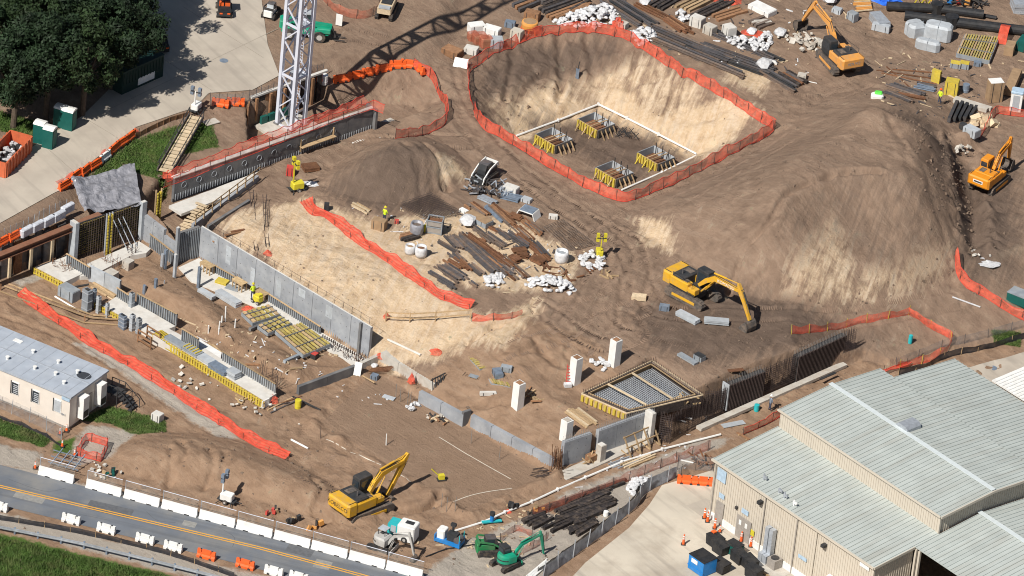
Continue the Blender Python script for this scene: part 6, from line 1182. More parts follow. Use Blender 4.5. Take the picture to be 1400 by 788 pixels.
def bundle(p, q, n, pitch, w, h, m, label, group, name='steel_beam', cat='beam', jit=.6):
    a, e = G(*p), G(*q); y, L_ = frame2(a, e); uq = group not in SHARED and n < 9
    NTH = ['nearest the viewer', 'second from the near side', 'third from the near side', 'fourth from the near side', 'fifth from the near side', 'sixth from the near side', 'seventh', 'eighth']
    if group in LMK:
        c_ = ((p[0] + q[0]) / 2, (p[1] + q[1]) / 2); label = label + ', nearest the ' + min(LMK[group], key=lambda w: (w[0] - c_[0]) ** 2 + 3 * (w[1] - c_[1]) ** 2)[2]
    for k in range(n):
        j1, j2 = random.uniform(0, jit) / L_, random.uniform(0, jit) / L_; P1 = (p[0] + (q[0] - p[0]) * j1, p[1] + (q[1] - p[1]) * j1); P2 = (q[0] - (q[0] - p[0]) * j2, q[1] - (q[1] - p[1]) * j2)
        beam(P1, P2, w * random.uniform(.85, 1.1), h * random.uniform(.85, 1.1), m if isinstance(m, str) else random.choice(m), (label + ', ' + NTH[(k if math.cos(y) > 0 else n - 1 - k)] if n > 1 else label) if uq else label, cat, name, group, (k - (n - 1) / 2) * pitch, lift=.04)
GL = 'dark steel beams in the central laydown'; SB = ['steel_dark', 'steel_dark', 'steel_brown']
lab = 'long dark steel beam lying in the central laydown area'
for p, q, n, pt in [((612, 322), (632, 343), 6, .2), ((596, 330), (629, 349), 2, .25), ((622, 324), (680, 376), 5, .24), ((627, 320), (700, 381), 3, .25), ((600, 363), (635, 386), 8, .22), ((582, 371), (621, 393), 2, .3), ((660, 319), (690, 339), 3, .4), ((689, 318), (724, 342), 4, .28), ((727, 330), (748, 353), 3, .3), ((681, 362), (704, 380), 3, .28)]: bundle(p, q, n, pt, .2, .22, SB, lab, GL)
for p, q, n, pt in [((614, 345), (634, 361), 3, .35), ((640, 362), (660, 378), 3, .3), ((655, 300), (668, 312), 2, .4), ((645, 311), (676, 335), 3, .3), ((675, 312), (700, 332), 2, .35), ((700, 336), (722, 352), 2, .35), ((720, 306), (742, 322), 3, .35), ((598, 382), (622, 398), 2, .3), ((640, 385), (655, 396), 2, .3)]: bundle(p, q, n, pt, .18, .2, SB, lab, GL)
lab = 'rusty brown steel beam lying in the central laydown area'; GL2 = 'rusty steel beams in the central laydown'
for p, q, n, pt in [((635, 320), (702, 367), 3, .3), ((607, 355), (634, 371), 3, .3), ((626, 356), (644, 373), 2, .3), ((704, 319), (753, 360), 3, .3), ((680, 347), (722, 383), 3, .32), ((632, 279), (645, 288), 2, .3), ((640, 277), (671, 299), 3, .3), ((669, 281), (703, 311), 4, .28), ((655, 327), (667, 336), 2, .3), ((712, 300), (740, 325), 3, .3), ((690, 300), (722, 330), 3, .32), ((660, 345), (690, 368), 3, .3), ((664, 310), (690, 322), 2, .3), ((618, 350), (640, 366), 2, .4), ((730, 345), (750, 372), 2, .35), ((690, 372), (708, 386), 2, .35), ((676, 286), (700, 298), 2, .4), ((706, 310), (728, 330), 2, .4)]: bundle(p, q, n, pt, .2, .2, ['rust', 'steel_brown', 'rust', 'wood_brown'], lab, GL2)
bundle((682, 268), (713, 276), 4, .3, .26, .3, 'steel_blue', 'blue grey steel beam behind the central laydown rust pile', 'blue grey beams'); bundle((652, 269), (680, 282), 2, .4, .35, .3, 'galvanised', 'pale steel channel beside the skid steer loader', 'pale steel channels'); bundle((662, 283), (689, 306), 2, .3, .25, .25, 'steel_blue', 'grey beam between rusty beams in the laydown', 'grey beams among rust')
bundle((545, 330), (572, 322), 4, .3, .25, .3, ['timber_dark', 'wood_brown'], 'dark timber baulk behind the pair of bulk bags', 'dark baulks by the bulk bags', 'timber_baulk', 'timber'); bundle((480, 279), (506, 293), 4, .25, .18, .15, ['timber', 'timber_pale'], 'loose timber board near the brown crate', 'boards near the brown crate', 'timber_board', 'timber')
r = thing('rebar_offcuts', 'mixed grey scrap steel beside the skid steer loader', 'scrap', G(667, 262)); b = MB()
for k in range(60): a = np.array([random.uniform(-2.2, 2.2), random.uniform(-1.5, 1.5), random.uniform(.05, .5)]); t = random.uniform(0, 3); b.bar(a, a + [math.cos(t) * random.uniform(.4, 1.3), math.sin(t) * random.uniform(.4, 1.3), random.uniform(-.2, .3)], random.uniform(.05, .16))
b.obj('scrap_steel', 'steel_dark', r, kind='stuff'); b = MB()
for k in range(30): a = np.array([random.uniform(-2.2, 2.2), random.uniform(-1.5, 1.5), random.uniform(.3, .6)]); t = random.uniform(0, 3); b.bar(a, a + [math.cos(t) * .8, math.sin(t) * .8, random.uniform(-.2, .3)], .1)
b.obj('pale_scrap', 'galvanised', r, kind='stuff')
# rebar mats
def rmat(label, cs, nx, ny, m='rebar', lift=.1, r_=.022, layers=1):
    w = [G(*c) + [0, 0, lift] for c in cs]; o = w[0]; t = thing('rebar_mat', label, 'rebar mat', o); w = [q - o for q in w]
    for L_ in range(layers):
        dz = np.array([0, 0, L_ * .3]); b = MB()
        for u in np.linspace(0, 1, nx): b.tube(w[0] * (1 - u) + w[1] * u + dz + [0, 0, random.uniform(-.02, .02)], w[3] * (1 - u) + w[2] * u + dz, r_, 4)
        b.obj('long_bars', m, t, kind='stuff'); b = MB()
        for v in np.linspace(0, 1, ny): b.tube(w[0] * (1 - v) + w[3] * v + dz + [0, 0, .04], w[1] * (1 - v) + w[2] * v + dz + [0, 0, .04], r_, 4)
        b.obj('cross_bars', m, t, kind='stuff')
    return t
rmat('square double layer rebar mat beside the grey cage crate', [(547, 283), (589, 269), (630, 295), (584, 304)], 17, 15, layers=2); rmat('flat rusty rebar mat near the white open sack', [(743, 312), (770, 302), (816, 336), (780, 345)], 12, 26, 'steel_brown', .08, .03)
r = thing('rusty_square', 'square rusty steel frame lying near the white open sack', 'frame', G(753, 371))
for a, e in (((-.8, -.4), (.8, -.6)), ((.8, -.6), (.9, .6)), ((.9, .6), (-.7, .7)), ((-.7, .7), (-.8, -.4))): MB().bar((*a, .1), (*e, .1), .1).obj('frame_bar', 'rust', r)
for (x, y, L_, W_, a, w) in [(709, 345, 1.5, 1.0, 20, 'upper rusty plate stack between beams'), (735, 359, 1.7, 1.1, -35, 'rusty frame pile next to the square frame'), (703, 357, 1.4, .9, -40, 'lower rusty plate stack by the tan planks'), (716, 352, 1.2, .8, -10, 'red brown plate in the middle of the rust'), (705, 300, 1.3, .9, -30, 'empty brown box frame near the white tent crate')]:
    r = thing('plate_stack', w, 'scrap', G(x, y), R(a))
    for k in range(4): MB().box((random.uniform(-.2, .2), random.uniform(-.15, .15), .08 + k * .1), (L_ * random.uniform(.7, 1), W_ * random.uniform(.6, 1), .07), random.uniform(-.2, .2)).obj('rusty_plate', 'rust', r)
for (cs, w, m) in [([(812, 372), (800, 383)], 'orange rusty angle bits near the ring of bags', 'rust'), ([(780, 383), (768, 390)], 'rusty bits beside the long white bag pile', 'rust'), ([(830, 380), (842, 372)], 'thin timber sticks right of the rusty bits', 'timber')]:
    r = thing('scrap_bits', w, 'scrap', G(*cs[0]))
    for k in range(7): a = np.array([random.uniform(-.9, .9), random.uniform(-.6, .6), .08]); t = random.uniform(0, 3); MB().bar(a, a + [math.cos(t) * random.uniform(.5, 1.4), math.sin(t) * random.uniform(.5, 1.4), .1], .13).obj('bit', m, r)
r = thing('rebar_ladder', 'tall leaning rebar ladder cage by the pale slope, left one', 'rebar cage', G(349, 344), 0); 
def rladder(r, p, q):
    a, e = G(*p), G(*q); o = np.array(r.location); d = (e - a); y = math.atan2(d[1], d[0]); n = np.array([-math.sin(y), math.cos(y), 0])
    for s in (-.18, .18): MB().tube(a + n * s - o + [0, 0, .2], e + n * s - o + [0, 0, .7], .035, 5).obj('rail', 'rebar', r)
    for t in np.linspace(.05, .95, 9): MB().tube(a + d * t - n * .2 - o + [0, 0, .2 + .5 * t], a + d * t + n * .2 - o + [0, 0, .2 + .5 * t], .025, 5).obj('rung', 'rebar', r)
rladder(r, (350, 345), (343, 268)); r = thing('rebar_ladder', 'tall leaning rebar ladder cage by the pale slope, right one', 'rebar cage', G(365, 340), 0); rladder(r, (365, 340), (361, 275))
# top: steel lengths, piles
lab = 'long dark steel pile lying at the top'; g_ = 'long piles at the top'
for p, q, n, pt in [((822, -4), (895, 42), 6, .42), ((880, 36), (1010, 92), 4, .5), ((875, 48), (1030, 112), 3, .4), ((940, 60), (1065, 105), 5, .5), ((1030, 92), (1092, 128), 4, .36), ((965, 42), (1070, 88), 3, .4)]: bundle(p, q, n, pt, .3, .32, ['steel_dark', 'steel_dark', 'charcoal', 'steel_brown'], lab, g_, jit=2)
bundle((868, 6), (955, 52), 3, .45, .25, .3, ['rust', 'steel_brown'], 'rusty beam along the back of the long dark piles', 'rusty beams behind the piles', jit=2); bundle((908, 24), (940, 46), 5, .3, .22, .3, ['rust', 'wood_brown'], 'rusty red beam stacked near the white blocks', 'red rusty beams near the blocks')
lab = 'dark heavy baulk stacked at the top edge above the bag pile'
for p, q, n, pt in [((730, 6), (778, -10), 5, .5), ((745, 24), (800, 4), 6, .5), ((700, 16), (735, 2), 3, .5), ((780, 22), (812, 6), 3, .5), ((712, 8), (760, -14), 3, .6)]: bundle(p, q, n, pt, .35, .4, ['timber_dark', 'steel_dark', 'timber_dark', 'wood_brown'], lab, 'baulks above the bag pile', 'timber_baulk', 'timber')
for p, q, n, m, lab in [((893, 14), (928, -6), 4, 'timber_dark', 'dark baulk beside the small white bags at the top edge'), ((930, 16), (975, -6), 4, 'timber', 'brown timber at the top edge left of the red net'), ((945, 28), (1000, 2), 3, 'timber_dark', 'dark baulk below the red net at the top edge'), ((975, 28), (1018, 14), 3, 'wood_brown', 'brown frame timber above the grey blocks'), ((1028, 38), (1055, 28), 4, 'steel_brown', 'flat brown plank beside the white slab')]: bundle(p, q, n, .5, .35, .3, m, lab, lab + ' group' if False else 'timbers: ' + lab, 'timber_baulk', 'timber')
lab = 'dark steel bar bundle in the stores below the yellow boxes'
for p, q, n, m in [((1212, 117), (1262, 133), 5, SB), ((1207, 126), (1250, 143), 4, SB), ((1248, 117), (1280, 124), 5, ['steel_blue', 'steel_dark']), ((1225, 130), (1268, 138), 3, ['rust', 'steel_brown'])]: bundle(p, q, n, .25, .22, .25, m, lab, 'bar bundles in the stores')
for p, q in [((1198, 97), (1272, 108)), ((1205, 101), (1280, 116)), ((1220, 96), (1280, 101)), ((1212, 92), (1245, 122))]: beam(p, q, .12, .1, 'rust', 'thin rusty bar lying loose above the stores', 'bar', 'steel_bar', 'loose thin bars')
lab = 'dark pipe with red cap standing out of the stores rack'
for k in range(5): bundle((1296 + k * 7, 170 - k), (1308 + k * 7, 143 + k), 1, .3, .35, .45, ['charcoal', 'steel_dark'], lab, 'capped pipes in the rack', 'rack_pipe', 'pipe')
bundle((1300, 137), (1356, 154), 2, .5, .5, .4, 'concrete', 'long pale concrete beam beside the brown tall box', 'pale concrete beams', 'concrete_beam')
bundle((1040, 82), (1066, 90), 2, .3, .2, .2, 'white_paint', 'white plank at the end of the long dark piles', 'white planks', 'plank', 'plank'); bundle((1068, 100), (1100, 118), 4, .35, .3, .3, ['timber_dark', 'steel_dark', 'rust'], 'dark baulk at the tail of the long pile row', 'tail baulks', 'timber_baulk', 'timber'); beam((1063, 103), (1117, 115), .08, .06, 'white_paint', 'thin white tube over the tail baulks', 'tube', 'white_tube'); bundle((1050, 116), (1068, 112), 3, .3, .12, .1, 'lime', 'green strap scrap at the tail of the pile row', 'green straps', 'strap_scrap', 'scrap') if False else None
# timber piles by the yard fence
lab = 'long black creosoted timber pile stacked by the yard fence'
for p, q, n in [((715, 709), (858, 659), 2), ((755, 703), (839, 669), 3), ((757, 716), (848, 682), 4), ((746, 728), (814, 698), 3), ((775, 716), (838, 690), 4), ((790, 700), (842, 676), 3)]: bundle(p, q, n, .36, .3, .3, 'timber_dark', lab, 'long black timber piles', 'timber_pile', 'timber', 1.5)
lab = 'short black timber offcut beside the long black piles'
for p, q, n in [((714, 718), (748, 704), 3), ((724, 723), (755, 707), 3), ((775, 731), (791, 719), 2), ((780, 735), (819, 713), 3), ((776, 719), (808, 709), 3), ((795, 726), (816, 716), 2)]: bundle(p, q, n, .33, .3, .3, 'timber_dark', lab, 'short black timber offcuts', 'timber_offcut', 'timber', .8)
bundle((722, 792), (752, 767), 6, .12, .1, .12, 'white_paint', 'long white tube in the stack beside the yard fence', 'white tubes by the yard fence', 'white_tube', 'tube')
bundle((850, 641), (895, 622), 4, .3, .2, .15, ['timber', 'timber_pale'], 'loose board beside the white pipe line', 'boards by the white pipe', 'timber_board', 'timber'); bundle((835, 640), (870, 628), 5, .25, .12, .12, 'galvanised', 'grey tube stacked beside the boards at the white pipe', 'grey tubes by the white pipe', 'steel_tube', 'tube')
bundle((778, 560), (812, 585), 6, .3, .22, .15, ['timber', 'timber_pale'], 'long timber plank stacked behind the short white column', 'planks behind the short column', 'timber_plank', 'plank')
r = thing('broken_timber', 'heap of broken timber beside the left white column', 'timber', G(729, 547)); 
for k in range(13): a = np.array([random.uniform(-.9, .9), random.uniform(-.8, .8), random.uniform(.1, .4)]); t = random.uniform(0, 3); MB().bar(a, a + [math.cos(t) * random.uniform(.5, 1.5), math.sin(t) * random.uniform(.5, 1.5), random.uniform(-.1, .3)], .14).obj('broken_board', 'timber' if k % 3 else 'wood_brown', r)
r = thing('rebar_bundle', 'rebar starter bundle rising at the end of the light grey wall', 'rebar', P(757, 645, LOWZ)); b = MB()
for k in range(16): a = np.array([random.uniform(-.6, .8), random.uniform(-.5, .5), 0]); b.tube(a, a + [random.uniform(-.2, .3), 0, random.uniform(1.5, 3.1)], .03, 4)
b.obj('upright_bar', 'rust', r, kind='stuff'); b = MB()
for k in range(34): a = np.array([random.uniform(-2.4, .6), random.uniform(-1.6, .2), .08]); b.tube(a, a + [random.uniform(.8, 2), random.uniform(-.2, 1.2), random.uniform(0, .2)], .03, 4)
b.obj('loose_bar', 'rebar', r, kind='stuff')
r = thing('scrap_metal', 'rusty scrap metal dumped beside the warehouse corner', 'scrap', G(966, 637)); b = MB()
for k in range(26): a = np.array([random.uniform(-1.2, 1.2), random.uniform(-.8, .8), random.uniform(.1, .5)]); t = random.uniform(0, 6.3); b.bar(a, a + [math.cos(t) * .8, math.sin(t) * .6, random.uniform(0, .9)], .12)
b.obj('scrap_piece', 'rust', r, kind='stuff')
bundle((856, 408), (891, 411), 1, .3, .75, .4, 'timber_pale', 'short pale log lying alone on the open brown ground', 'pale log', 'log', 'log')
# guard rail of timber on pale slope
pts = [G(527, 440), G(560, 441), G(595, 440), G(643, 436)]; o = pts[0]; r = thing('timber_guard_rail', 'timber guard rail running across the pale slope', 'railing', o)
for p_ in pts: MB().box(p_ - o + [0, 0, .5], (.12, .12, 1.2)).obj('post', 'timber', r)
for z in (.45, 1.0):
    for a, e in zip(pts[:-1], pts[1:]): MB().bar(a - o + [0, 0, z], e - o + [0, 0, z], .06, .12).obj('rail', 'timber', r)
pts = [G(0, 400), G(60, 423), G(115, 443), G(170, 447)]; o = pts[0]; r = thing('timber_guard_rail', 'low timber rail along the dirt track above the fallen red net', 'railing', o)
for z, dx in ((.15, 0), (.3, .8), (.1, 1.6)):
    for a, e in zip(pts[:-1], pts[1:]): MB().bar(a - o + [dx * .4, dx, z], e - o + [dx * .4, dx, z], .12, .1).obj('rail', 'timber', r)
for p_ in pts: MB().box(p_ - o + [0, .4, .3], (.12, .12, .8)).obj('post', 'wood_brown', r)
# stairs on grass bank
a, e = G(268, 165), G(224, 246); y, L_ = frame2(a, e); r = thing('site_stairs', 'long timber site stairs with dark side rails down the grass bank', 'stairs', a, y); dz = (e[2] + .1 - a[2])
n = 16
for k in range(n): MB().box(((k + .5) * L_ / n, 0, .45 + dz * (k + .5) / n), (L_ / n * .8, 1.25, .08)).obj('step', 'timber_pale', r)
for s in (-.75, .75):
    MB().bar((0, s, .55), (L_, s, .55 + dz), .1, .4).obj('stringer', 'steel_dark', r); MB().bar((0, s, 1.35), (L_, s, 1.35 + dz), .07).obj('hand_rail', 'charcoal', r)
    for k in range(0, n + 1, 3): MB().bar((k * L_ / n, s, .5 + dz * k / n), (k * L_ / n, s, 1.35 + dz * k / n), .07).obj('baluster', 'charcoal', r)
g = P(162, 553, LOWZ); r = thing('entry_steps', 'black railed entry steps at the end of the cream trailer', 'stairs', g, R(-28))
for k in range(5): MB().box((.3 + k * .32, 0, 1.25 - k * .25), (.3, 1.3, .06)).obj('step', 'charcoal', r)
MB().box((-.6, 0, 1.35), (1.5, 1.4, .08)).obj('landing', 'charcoal', r)
for s in (-.68, .68):
    MB().bar((-1.3, s, 2.2), (.2, s, 2.2), .06).obj('hand_rail', 'charcoal', r); MB().bar((.2, s, 2.2), (1.9, s, 1.0), .06).obj('hand_rail', 'charcoal', r)
    for x, z0, z1 in ((-1.3, 0, 2.2), (-.5, 1.3, 2.2), (.2, 0, 2.2), (1., .7, 1.6), (1.9, 0, 1.0)): MB().box((x, s, (z0 + z1) / 2), (.06, .06, z1 - z0)).obj('baluster', 'charcoal', r)
# ================================================================ white bags
def blob(seed, fl=.7):
    bm = bmesh.new(); bmesh.ops.create_icosphere(bm, subdivisions=2, radius=1); rg = np.random.default_rng(seed); ds = rg.normal(size=(9, 3)); am = rg.uniform(-.22, .28, 9)
    for v in bm.verts:
        d = np.array(v.co); v.co *= 1 + sum(a * max(0, d @ (k / np.linalg.norm(k))) ** 3 for a, k in zip(am, ds)) + rg.uniform(-.24, .18); v.co.z *= fl
    me = bpy.data.meshes.new('bag'); bm.to_mesh(me); bm.free(); me.materials.append(MT['bag_white']); return me
BAGS = [blob(k) for k in range(6)]
EXTRA = []
def bagpile(label, group, poly, n, sz=.36, ht=.8, ring=False):
    w = np.array([G(*p)[:2] for p in poly]); lo, hi = w.min(0), w.max(0); c = w.mean(0); R_ = np.sqrt(((w - c) ** 2).sum(1)).max(); k = 0; tries = 0; sz = sz * .68
    while k < n and tries < 4000:
        tries += 1; p = rng.uniform(lo, hi)
        if not inside(w, np.array([p[0]]), np.array([p[1]]))[0]: continue
        e = float(dline(list(w), np.array([p[0]]), np.array([p[1]]), True)[0]); z = min(ht, e * .8) * rng.uniform(.5, 1.0) if not ring else rng.uniform(.0, .3)
        if ring and np.hypot(*(p - c)) < R_ * .35: continue
        s = sz * rng.uniform(.75, 1.3); o = inst(BAGS[k % 6], 'white_bag', None, (p[0], p[1], H(*p) + z + s * .35), rot=(rng.uniform(-.4, .4), rng.uniform(-.4, .4), rng.uniform(0, 6)), sc=(s * rng.uniform(.8, 1.6), s * rng.uniform(.7, 1.1), s * rng.choice([.35, .6, .9, 1.1])))
        tag(o, label, 'bag', group); k += 1
    for j in range(int(n * 2.2)):
        p = rng.uniform(lo, hi)
        if not inside(w, np.array([p[0]]), np.array([p[1]]))[0] or (ring and np.hypot(*(p - c)) < R_ * .3): continue
        e = float(dline(list(w), np.array([p[0]]), np.array([p[1]]), True)[0]); EXTRA.append((p, (min(ht, e * .8) * rng.uniform(.6, 1.05) if not ring else .2), sz * rng.uniform(.55, 1.0)))
bagpile('white bag in the long heap along the top of the pit fence', 'bags above the pit fence', [(752, 33), (770, 24), (800, 14), (830, 8), (846, 20), (842, 34), (820, 40), (790, 38)], 75, .36, .9)
bagpile('white bag in the round heap right of the pit fence corner', 'bags right of the pit corner', [(862, 45), (880, 38), (897, 46), (898, 58), (880, 64), (866, 56)], 26, .38, .7)
bagpile('white bag in the heap beside the red netting at the top', 'bags by the red netting', [(990, 54), (1010, 52), (1030, 56), (1053, 44), (1056, 58), (1045, 74), (1020, 70), (1000, 64)], 42, .36, .6)
bagpile('white bag in the long heap at the foot of the laydown', 'bags at the laydown foot', [(716, 392), (722, 384), (745, 381), (770, 385), (786, 398), (780, 404), (750, 402), (735, 396)], 34, .38, .6)
bagpile('white bag in the ring beside the yellow light tower', 'ring of bags', [(792, 350), (812, 346), (826, 354), (822, 370), (806, 373), (792, 364)], 26, .34, .4, True)
bagpile('white bag in the heap along the screened yard fence', 'bags by the yard fence', [(855, 668), (868, 655), (884, 656), (882, 668), (866, 677)], 22, .34, .5)
bagpile('white plastic bag in the torn heap left of the long bag heap', 'torn bags', [(654, 385), (672, 376), (688, 378), (690, 388), (676, 398), (664, 392)], 16, .36, .3)
bagpile('white bag in the ring on the flat brown floor', 'small ring of bags', [(555, 559), (565, 552), (574, 556), (573, 564), (563, 567)], 12, .22, .1, True)
bagpile('white bag among rubbish between two white columns', 'bags between columns', [(806, 496), (818, 490), (832, 498), (828, 510), (815, 506)], 9, .34, .2)
bagpile('small white bag at the top edge beside the dark baulks', 'small bags at the top edge', [(918, 24), (928, 16), (942, 20), (944, 30), (930, 32)], 9, .34, .4)
for px, s, l in [((882, 6), .55, 'white bag alone at the very top edge'), ((1045, 92), .75, 'big white bag set on the end of the long dark piles'), ((1028, 46), .5, 'white bag sitting on red netting at the top'), ((1067, 48), .6, 'flat white bag right of the top bag heap'), ((1135, 2), .8, 'white bag at the top edge near the amber excavator'), ((640, 307), .75, 'big white bag beside the mossy topped case'), ((512, 502), .3, 'white sack on the low wall')]:
    o = inst(BAGS[1], 'white_bag', None, G(*px) + [0, 0, s * .5], yaw=1, sc=(s * 1.2, s, s)); tag(o, l, 'bag')
b = MB()
for j, (p, z, s) in enumerate(EXTRA):
    m_ = BAGS[j % 6]; a = rng.uniform(0, 6.3); ca, sa = math.cos(a), math.sin(a); t_ = rng.uniform(-.5, .5)
    b.add([(p[0] + s * (ca * v.co.x * 1.3 - sa * v.co.y), p[1] + s * (sa * v.co.x * 1.3 + ca * v.co.y), H(*p) + z + s * .4 + s * (v.co.z + t_ * v.co.x)) for v in m_.vertices], [tuple(f.vertices) for f in m_.polygons])
o = b.obj('white_bags', 'bag_white'); o['kind'] = 'stuff'; o['label'] = 'smaller white bags filling the gaps in the heaps'
def bulkbag(label, px, s=.95, m='bag_white', fill='brown_tan'):
    g = G(*px); r = thing('bulk_bag', label, 'bulk bag', g, random.uniform(0, 1)); n = 14; b = MB()
    b.lathe([(s * .5, 0), (s * .56, s * .3), (s * .55, s * .7), (s * .5, s), (s * .42, s * .97), (s * .4, s * .75)], 12).obj('sack', m, r, smooth=True); MB().lathe([(s * .42, s * .74), (s * .3, s * .8), (.05, s * .86)], 12).obj('filling', fill, r)
bulkbag('white bulk bag full of scrap by the red net, left of the pair', (560, 347)); bulkbag('white bulk bag full of scrap by the red net, right of the pair', (575, 350), 1.1, fill='rust'); bulkbag('white open sack near the flat rebar mat', (767, 358), 1.25, fill='panel_grey')
bulkbag('clear plastic bulk bag beside the grey cage crate', (569, 320), 1.25, 'tarp', 'steel_brown')
# ================================================================ crates and boxes
def crate(label, px, yaw, L_, W_, H_, m, name='crate', top=None, cat='crate', bv=.0, slat=None, lid=True):
    g = G(*px); r = thing(name, label, cat, g, yaw)
    (bevelbox((0, 0, H_ / 2), (L_, W_, H_), bv) if bv else MB().box((0, 0, H_ / 2), (L_, W_, H_))).obj('body', m, r)
    if lid: MB().box((0, 0, H_ + .03), (L_ * .96, W_ * .96, .06)).obj('top', top or m, r)
    for k in (-.3, .3): MB().box((L_ * k, 0, H_ / 2 + .01), (.06, W_ + .04, H_)).obj('strap', 'charcoal' if slat is None else slat, r)
    for k in (-.35, .35): MB().box((L_ * k, 0, .03), (.1, W_ * .98, .1)).obj('skid', 'timber', r)
    return r
q = R(-20)
for a in [('brown wooden crate beside the vest worker', (518, 313), R(-20), 1.4, .9, 1.0, 'brown_tan'), ('long grey case with mossy top in the central laydown', (654, 303), R(-38), 2.9, 1.2, .5, 'panel_grey', 'crate', 'brown_tan'), ('white end box touching the mossy topped case', (634, 291), R(-38), .9, .5, .3, 'white_paint'), ('white crate at the back of the blue grey beams', (698, 265), R(-25), 1.5, .9, .8, 'concrete_new'), ('small white and blue box behind the tent crate', (720, 276), R(-25), 1.0, .7, .35, 'panel_light'),
          ('pale mossy stone block above the flat rebar mat', (756, 299), 0, .9, .5, .35, 'concrete_new'), ('white box slab at the back of the netted stores', (651, 44), R(25), 1.7, 1.1, .9, 'white_paint'), ('white box slab right of the netted stores', (672, 47), R(-20), 1.8, 1.0, .8, 'white_paint'), ('white and grey box in front of the netted stores', (678, 64), R(10), 1.3, 1.0, 1.0, 'panel_light'), ('low pale box with dark gap beside the netted stores', (644, 73), R(-15), 1.4, 1.0, .6, 'concrete_new'),
          ('beige box next to the round orange tank', (706, 55), R(-25), 1.2, .9, 1.1, 'siding'), ('brown box behind the round orange tank', (727, 27), R(-15), 1.6, 1.0, .9, 'wood_brown'), ('small blue case left of the beige box', (697, 37), R(-10), 1.1, .7, .6, 'steel_blue'), ('large grey block beside the small bags at the top', (953, 36), R(-30), 1.4, 1.0, 1.1, 'concrete_new'), ('middle grey block in the row above the long piles', (970, 46), R(-35), 1.2, 1.0, .9, 'concrete'), ('pale grey block nearest the top white bag heap', (996, 49), R(-55), 1.2, 1.1, 1.1, 'concrete_new'),
          ('white slab box with pink marks at the top edge', (1042, 16), R(-38), 2.8, 1.5, .5, 'white_paint'), ('grey stone block beside the pit fence corner', (852, 38), R(-30), .9, .8, .6, 'concrete'), ('grey box left of the stores near the amber excavator', (1144, 18), R(-20), 1.0, .8, .5, 'panel_light'), ('grey crate in front of the orange frames', (1165, 28), R(-40), 1.0, .8, .9, 'panel_grey'), ('small grey block at the end of the tail baulks', (1096, 108), R(-10), .9, .7, .5, 'concrete'), ('yellow wrapped box in the stores', (1300, 128), R(-10), 1.4, 1.2, 1.5, 'form_yellow'), ('narrow upright yellow panel in the stores', (1279, 113), R(60), .35, 1.0, 1.4, 'form_yellow'),
          ('low grey box with yellow top below the slat panel, left', (1306, 92), R(-8), 1.1, .8, .55, 'panel_grey', 'crate', 'form_yellow'), ('low grey box with yellow top below the slat panel, middle', (1318, 93), R(-8), 1.0, .8, .6, 'panel_grey', 'crate', 'form_yellow'), ('small blue grey bundle below the slat panel, right', (1336, 91), R(-8), .8, .6, .5, 'steel_blue'), ('white ended timber box by the grey panel stack', (1204, 42), R(-15), 1.9, .7, .7, 'panel_light'), ('grey box with tan stones by the orange fence corner', (1328, 184), R(-40), 1.6, 1.0, .8, 'panel_light'),
          ('green box at the right edge above the fence', (1399, 66), R(-20), 1.2, 2.0, 1.0, 'toilet_green'), ('tan box half full of grass beside the crane shadow end', (618, 76), R(-30), 2.0, 1.3, .7, 'wood_brown'), ('red bin on the footing beside the brown plate', (396, 239), 0, .7, .7, .9, 'machine_red'), ('red saw machine on the concrete strip by the tall wall', (429, 490), R(-30), .7, .6, .5, 'charcoal', 'crate', 'machine_red'),
          ('grey block near the flat floor corner', (512, 518), R(-20), .7, .6, .4, 'steel_blue'), ('grey block stack right of the slat ladder', (680, 514), R(-70), 1.2, .8, .5, 'steel_blue'), ('blue grey stack touching the grey block', (692, 508), R(-10), 1.1, .6, .5, 'panel_grey'), ('pale roped bale alone on the brown slope', (667, 541), R(12), 1.6, .35, .3, 'concrete_new'), ('pale stone box beside the trailer grass', (215, 575), R(-30), .95, .8, .75, 'concrete_new'),
          ('open grey box on the slope above the ribbed wall forms', (956, 492), R(-40), 1.0, .7, .5, 'panel_grey', 'crate', 'charcoal'), ('small grey bundle beside the yellow excavator track', (908, 424), R(-5), 1.0, .6, .5, 'steel_blue'), ('brown upright box with round white top in the stores', (1358, 138), R(20), 1.5, 1.1, 2.3, 'brown_tan', 'crate', 'white_paint'), ('small dark box in the track near the pale slope', (446, 289), 0, .5, .5, .8, 'charcoal'), ('small red fuel can near the grey cage crate', (542, 306), 0, .4, .3, .35, 'machine_red')]:
    crate(*a)
def longcrate(label, px, yaw, L_, W_, H_, m, n=4):
    g = G(*px); r = thing('panel_stack', label, 'panel stack', g, yaw); 
    for k in range(n): MB().box((random.uniform(-.04, .04), random.uniform(-.04, .04), (k + .5) * H_ / n + .06), (L_, W_, H_ / n - .03)).obj('panel', m, r)
    for k in (-.3, .3): MB().box((L_ * k, 0, .05), (.12, W_, .1)).obj('bearer', 'timber', r)
    return r
